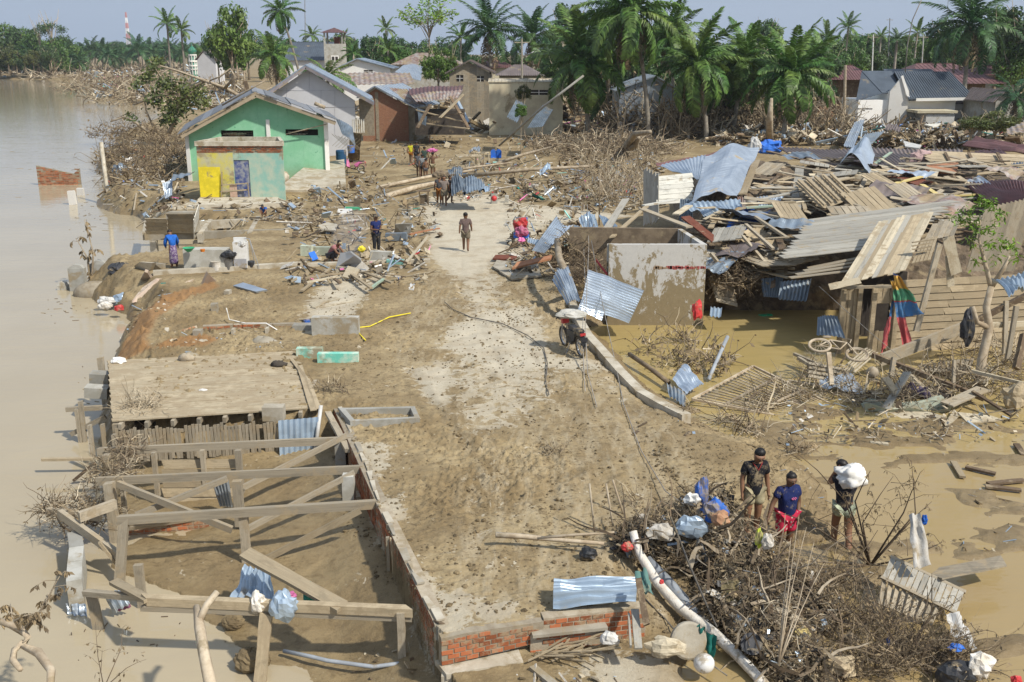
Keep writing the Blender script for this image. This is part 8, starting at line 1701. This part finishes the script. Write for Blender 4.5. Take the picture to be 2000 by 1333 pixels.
r=random.Random(3);hb_={m:MB()for m in('wood_tan','wood_grey','grime_white','black','twig_dark','deadleaf','wood_dark','zinc_blue')}
for i in range(420):
 (x,y),z,s1,h_=heap[r.randrange(len(heap))];a_,q=r.uniform(0,6.28),r.random()**.5;c_=P(x,y,z)+V(math.cos(a_)*q*s1,math.sin(a_)*q*s1*.8,(1-q*q)**.5*h_*.75);L_=r.uniform(.06,.5);k_=r.choice(list(hb_))
 hb_[k_].box(c_,(L_,r.uniform(.02,.12),r.uniform(.006,.03)),Matrix.Rotation(r.uniform(0,6.3),3,'Z')@Matrix.Rotation(r.gauss(0,.6),3,'Y')@Matrix.Rotation(r.gauss(0,.6),3,'X'))
for k_,b_ in hb_.items():b_.build('heap_litter',M[k_],kind='stuff')
for i in range(26):a=P(1085+U(-55,55),1275+U(-18,18),-.42);d=U(-.9,.9);plank(a,a+V(math.cos(d)*U(.3,.8),math.sin(d)*U(.3,.7),U(0,.25)),.025,.02,'wood_tan',name='reed',label='broken pale reed in the small pile below the inner brick wall',cat='reed',group='reeds below the inner brick wall')
def cable(lab,pts,r=.012,mat='wire'):return rod('cable',pts,r,mat,n=4,label=lab,cat='cable')
cable('black cable snaking across the dried concrete of the road',[P(x,y,.05)for x,y in((868,590),(885,605),(920,620),(980,632),(1030,655),(1062,680),(1069,710),(1066,745),(1072,772))],.018,'cable')
cable('cable hanging from the folded sheet heap to the mud, left strand',[Q(1141,400,40),Q(1140,480,38),Q(1143,560,34),P(1138,640,.6),P(1140,720,.05),P(1143,765,.05)]);cable('cable hanging down past the motorbike to the mud, middle strand',[Q(1147,400,40),Q(1150,480,37),P(1143,640,.7),P(1148,730,.08),P(1166,796,.05)]);cable('long cable running from the tank corner down to the brush heap',[Q(1155,470,37),Q(1178,600,32),Q(1200,700,28),Q(1218,790,24),Q(1252,880,21),Q(1300,960,18.5),Q(1335,985,17.5)])
cable('black cable draped down the front of the brush heap',[Q(1250,1160,15.3),Q(1300,1210,14.8),Q(1350,1270,13.9),Q(1420,1320,13.3)],.015,'cable');cable('black strap running down from the blue plastic',[Q(1310,1010,16.4),Q(1345,1100,15.4),Q(1375,1170,14.9),Q(1400,1225,14.3)],.02,'cable');cable('white bent wire over the low brick panels',[P(x,y,z)for x,y,z in((442,602,.5),(448,625,.1),(480,632,.2),(520,632,.2),(558,655,-.1))],.02,'white')
cable('yellow hose on the mud beside the concrete box',[P(x,y,.05)for x,y in((802,612),(760,620),(722,638),(702,640),(700,650),(714,665))],.022,'yellow');cable('thin wires from the plank roof corner down to the tangle',[Q(1600,560,31),Q(1700,650,29),Q(1760,700,28)],.01)
# left middle: slabs, boards and household things
for lab,pts,m in(('white broken sheet standing by the smoking fire',[P(655,524,.1),P(710,524,.1),P(705,505,.7),P(685,490,.9),P(665,494,.7)],'plaster'),('white board flat on the mud left of the road',[P(1050-402+10,418,.1),P(690,414,.1),P(688,408,.12),P(660,408,.1)],'plaster'),('thick pale slab lying on the mud behind the fire',[P(622,448,.25),P(655,450,.25),P(659,438,.3),P(640,434,.3),P(622,440,.3)],'conc'),('broken grey box wall left of the road edge',[P(770,455,.1),P(800,456,.1),P(806,436,.6),P(772,438,.6)],'conc_grey'),('tilted concrete slab at the eroded road edge',[P(785,428,0),P(822,422,.1),P(812,410,.2),P(792,414,.1)],'conc'),('muddy slab stack right of the cart, lowest',[P(962,520,.1),P(1000,545,.1),P(1058,538,.12),P(1050,515,.2),P(970,508,.15)],'conc'),('tilted red brown slab on the slab stack',[P(1000,524,.3),P(1075,505,.6),P(1078,498,.65),P(1010,512,.45)],'wood_orange'),('small slab at the back of the slab stack',[P(962,505,.15),P(1008,508,.15),P(1010,498,.2),P(968,498,.2)],'wood_red'),('small white tile on the mud of the road',[P(797,565,.04),P(808,566,.04),P(811,554,.04),P(802,553,.04)],'plaster'),('silver sheet lying on the mud beyond the brick panels',[P(455,558,.1),P(475,552,.2),P(522,566,.1),P(500,570,.05)],'zinc')):slab('slab_piece',pts,.07,m,label=lab,cat='slab')
LB=['first','second','third','fourth','fifth','sixth','seventh','eighth','ninth','tenth','eleventh','twelfth']
for i,(a,b,m)in enumerate((((590,568),(645,525),'wood_tan'),((585,545),(700,530),'wood_tan'),((675,528),(725,563),'wood_tan'),((705,530),(766,553),'wood_tan'),((720,518),(758,533),'wood'),((660,522),(712,524),'wood_pale'),((640,535),(664,553),'wood_dark'),((725,563),(750,545),'wood_green'),((800,458),(858,446),'wood_orange'),((796,480),(822,512),'wood_tan'),((790,518),(836,462),'wood_pale'),((600,552),(660,540),'wood_pale'))):
 plank(P(*a,.12+.03*(i%3)),P(*b,.2+.04*(i%4)),.12,.06,m,name='board',label=('curved tan board at the left of the board pile by the fire','long low board across the board pile by the fire','tan batten pointing down right in the board pile','tan batten at the right of the board pile','short grey board behind the board pile','pale board right under the white broken sheet','dark short beam in the board pile','turquoise board tip at the right of the board pile','orange board pointing at the road edge','short tan board crossing by the road edge','pale split pole crossing the orange board','pale board low in the board pile')[i],cat='board')
crumple('jerrycan',P(707,495,.25),(.16,.12,.2),'wood_pale',3,label='cream jerrycan between the fire and the man in the cap',cat='jerrycan');crumple('bag',P(706,487,.5),(.15,.1,.12),'yellow',4,label='yellow and pink bag on the cream jerrycan',cat='bag')
for i,(x,y,sx,sz,m,lb)in enumerate(((600,500,.5,.45,'greenish','pale green low wall piece left of the fire'),(628,498,.8,.35,'greenish','second pale green wall piece left of the fire'),(745,512,.9,.45,'conc_grey','grey concrete step block in front of the man in the cap'),(775,470,1.0,.35,'zinc_dark','dark blue painted block left of the road'),(690,410,.9,.14,'green_p','green panel lying left of the road'),(772,516,.7,.18,'aqua','turquoise tray beside the road edge'),(965,398,.35,.55,'conc_grey','small grave like block with a red pot'),(990,396,.2,.4,'conc_grey','small grey block right of the red pot'),(420,610,.22,.3,'conc','short square post standing in the mud'),(445,575,.2,.15,'conc','small cube near the silver sheet'),(143,400,.45,.9,'plaster','white block standing in the river'),(158,382,.45,.5,'plaster','second white block farther out in the river'))):
 mb=MB();mb.box((0,0,sz/2),(sx,.25,sz));q=mb.build('block',M[m],label=lb,cat='block');q.location=P(x,y,RIVER if x<160 else 0);q.rotation_euler=(U(-.05,.05),U(-.06,.06),U(-.2,.2))
blob('red_pot',P(965,388,.62),.16,'red',12,8,0,label='round red pot on the small grave like block',cat='pot');cloth('green_net',[P(1037,375,.6),P(1040,382,.2),P(1056,392,.1),P(1068,390,.2)],'teal',6,6,.05,label='teal net draped at the far right road edge',cat='net')
brick_wall('ruined_wall',P(75,362,RIVER),P(158,361,RIVER),-1.6,lambda t:.15-.75*t if t<.9 else-.1,th=.2,bw=.3,bh=.09,course=.125,label='broken brick wall standing alone in the river',cat='brick wall',miss=.02)
for i,(x,y,r_,m)in enumerate(((235,335,.6,'zinc_dark'),(255,320,.5,'grime_white'),(262,300,.4,'wood_orange'),(264,285,.5,'grime_white'))):
 mb=MB();mb.lathe((0,0,0),[(r_*.8,-r_*.7),(r_,-r_*.4),(r_*.9,0),(r_,r_*.4),(r_*.7,r_*.8)],14,Matrix.Rotation(R(70),3,'Y'));q=mb.build('rolled_tank',M[m],label=('crushed grey drum at the water edge below the tangle','pale roll behind the crushed grey drum','orange brown roll higher on the bank','pale cloth bundle topmost on the bank tangle')[i],cat='drum');q.location=P(x,y,-.2)
rod('stake',[P(213,402,RIVER),P(210,395,RIVER)+V(0,0,3.9)],.14,'conc',label='thin concrete post standing at the river bank',cat='post')
# scattered small litter and clods, each kind one mass
def litter(name,zones,n,s0,s1,mats,seed,flatk=.5,zoff=0.0,clod=False):
 r=random.Random(seed);mb=MB();X=[];Yv=[];A=sum(z[4]for z in zones)
 for x0,x1,y0,y1,wgt in zones:
  for i in range(int(n*wgt/A)):p=P(r.uniform(x0,x1),y0+(y1-y0)*r.random(),0);X.append(p.x);Yv.append(p.y)
 h=ground_h(np.array(X),np.array(Yv))[0]
 for x,y,z in zip(X,Yv,h):
  if z<RIVER+.05 and x<0 or clod and z<-.75 and x<0:continue
  s_=r.uniform(s0,s1)*(1 if r.random()<.85 else 1.8);mb.mi=r.randrange(len(mats));z+=zoff*r.random()
  if clod:mb.ball((x,y,z+s_*.2),(s_,s_*r.uniform(.6,1),s_*r.uniform(.35,.7)),6,4,Matrix.Rotation(r.uniform(0,3),3,'Z'),.25,int(x*91)%997);continue
  Rm=Matrix.Rotation(r.uniform(0,6.3),3,'Z')@Matrix.Rotation(r.gauss(0,flatk),3,'X')@Matrix.Rotation(r.gauss(0,flatk),3,'Y');k=r.random();sz=(s_*r.uniform(1.5,5),s_*.22,s_*.14)if k<.45 else(s_*r.uniform(.6,1.4),s_*r.uniform(.5,1.2),s_*r.uniform(.03,.3));mb.box((x,y,z+s_*.15),sz,Rm)
 return mb.build(name,[M[m]for m in mats],kind='stuff')
MX=['wood_tan','wood','wood_dark','wood_pale','grime_white','zinc_blue','twig_dark','pebbles','deadleaf'];MC=['white','blue','teal','red','grime_white','pink','black','aqua','zinc_blue']
litter('scattered_debris',[(880,1270,325,395,6),(560,860,385,470,2.5),(560,840,470,560,1.6),(720,1200,270,330,2.5),(300,600,395,440,1.4),(1100,1300,290,420,4),(990,1130,400,545,2.2),(200,360,290,400,4),(1000,1700,262,292,3),(600,760,340,400,1.6)],5200,.06,.26,MX,21,.6,.25)
litter('scattered_rubbish',[(900,1260,325,395,5),(600,860,400,560,1.6),(730,1200,270,330,1),(200,350,300,400,1),(1000,1130,420,545,1),(180,330,555,600,.2)],230,.07,.2,MC,22,.6,.35)
litter('trash_field',[(1640,2050,238,292,8),(1400,1640,262,285,2)],6000,.2,.6,MX+['pebbles','twig_pale','wood_dark','deadleaf'],23,.7,.95);litter('trash_field_rubbish',[(1650,1950,240,290,8)],200,.15,.45,MC,24,.7,1.1)
litter('far_debris',[(150,480,140,215,6),(0,420,134,150,5),(480,1100,205,262,3),(780,1240,195,262,4)],4200,.25,1.1,MX+['twig_pale','pebbles'],25,.7,.8);litter('far_rubbish',[(150,250,150,175,2),(800,1200,220,262,2)],130,.25,.9,MC,26,.5,.5)
litter('mud_clods',[(640,1440,700,1200,6),(620,1180,560,720,2),(1280,1520,860,1100,2),(300,700,570,690,1),(960,1160,500,640,1.5)],9000,.008,.034,['pebbles'],27,clod=True)
litter('pond_edge_litter',[(1440,1640,850,1060,1),(1640,2000,830,1100,2.2),(1240,1640,790,860,.8)],330,.02,.09,MX,28,.4);litter('timber_litter',[(1540,2050,720,820,5)],620,.025,.11,MX+['twig_pale','wood_pale','twig_dark'],29,.6,.35)
litter('footing_debris',[(300,560,640,700,1),(640,860,1150,1330,.5),(220,330,560,610,1),(1000,1300,1260,1330,.4)],420,.02,.1,MX,30,.5)
for i,(x,y)in enumerate(((640,452),(655,450),(648,444))):
 pass
r=random.Random(9);mb=MB()
for i in range(170):
 q=r.choice(((130,600,50,30),(240,515,35,15),(100,1010,50,50),(110,330,70,50),(165,780,20,90),(130,215,60,14),(250,1240,120,40),(170,430,40,40)))
 c=P(q[0]+r.gauss(0,q[2]*.6),q[1]+r.gauss(0,q[3]*.6),RIVER+.005);s_=c.y/900*r.uniform(.5,1.6);mb.mi=r.randrange(3);mb.box(c,(s_*r.uniform(1,5),s_*.5,.02),Matrix.Rotation(r.uniform(0,3),3,'Z'))
mb.build('floating_scum',[M['twig_dark'],M['bark'],M['deadleaf']],kind='stuff')
for i,(a,b,m)in enumerate((((1862,902),(1880,932),'wood_tan'),((1885,912),(1945,926),'wood_dark'),((1930,945),(2000,938),'wood_dark'),((1925,950),(1995,958),'wood_dark'),((1700,865),(1735,868),'wood_pale'),((1985,868),(2000,890),'wood_dark'))):plank(P(*a,POND+.06),P(*b,POND+.06),.14,.05,m,name='board',label=('short pale board floating in the right hand shallows','dark board beside the short pale floating one','upper dark board in the wood clump at the right edge','lower dark board in the wood clump at the right edge','pale plank tip at the pond edge','dark block entering at the right edge')[i],cat='board')
# thin haze
mb=MB();mb.box((0,870,34),(4300,1880,76));hz_=mb.build('haze',None or M['dark'],kind='stuff');hz_.data.materials.clear()
m=bpy.data.materials.new('haze');m.use_nodes=True;n=m.node_tree.nodes;n.remove(n['Principled BSDF']);v=n.new('ShaderNodeVolumePrincipled');v.inputs['Color'].default_value=(.82,.88,.95,1);v.inputs['Density'].default_value=.00018;v.inputs['Anisotropy'].default_value=.2
m.node_tree.links.new(v.outputs[0],n['Material Output'].inputs['Volume']);hz_.data.materials.append(m)
c=P(668,502);mb=MB();mb.ball((0,0,0),(.75,.5,1.3),16,12,Matrix.Rotation(.35,3,'Y'));sk=mb.build('smoke',[],kind='stuff');sk.data.materials.clear();sk.location=c+V(.35,0,1.0)
m=bpy.data.materials.new('smoke');m.use_nodes=True;n=m.node_tree.nodes;n.remove(n['Principled BSDF']);v=n.new('ShaderNodeVolumePrincipled');v.inputs['Color'].default_value=(.75,.82,.95,1);v.inputs['Density'].default_value=.2
m.node_tree.links.new(v.outputs[0],n['Material Output'].inputs['Volume']);sk.data.materials.append(m)
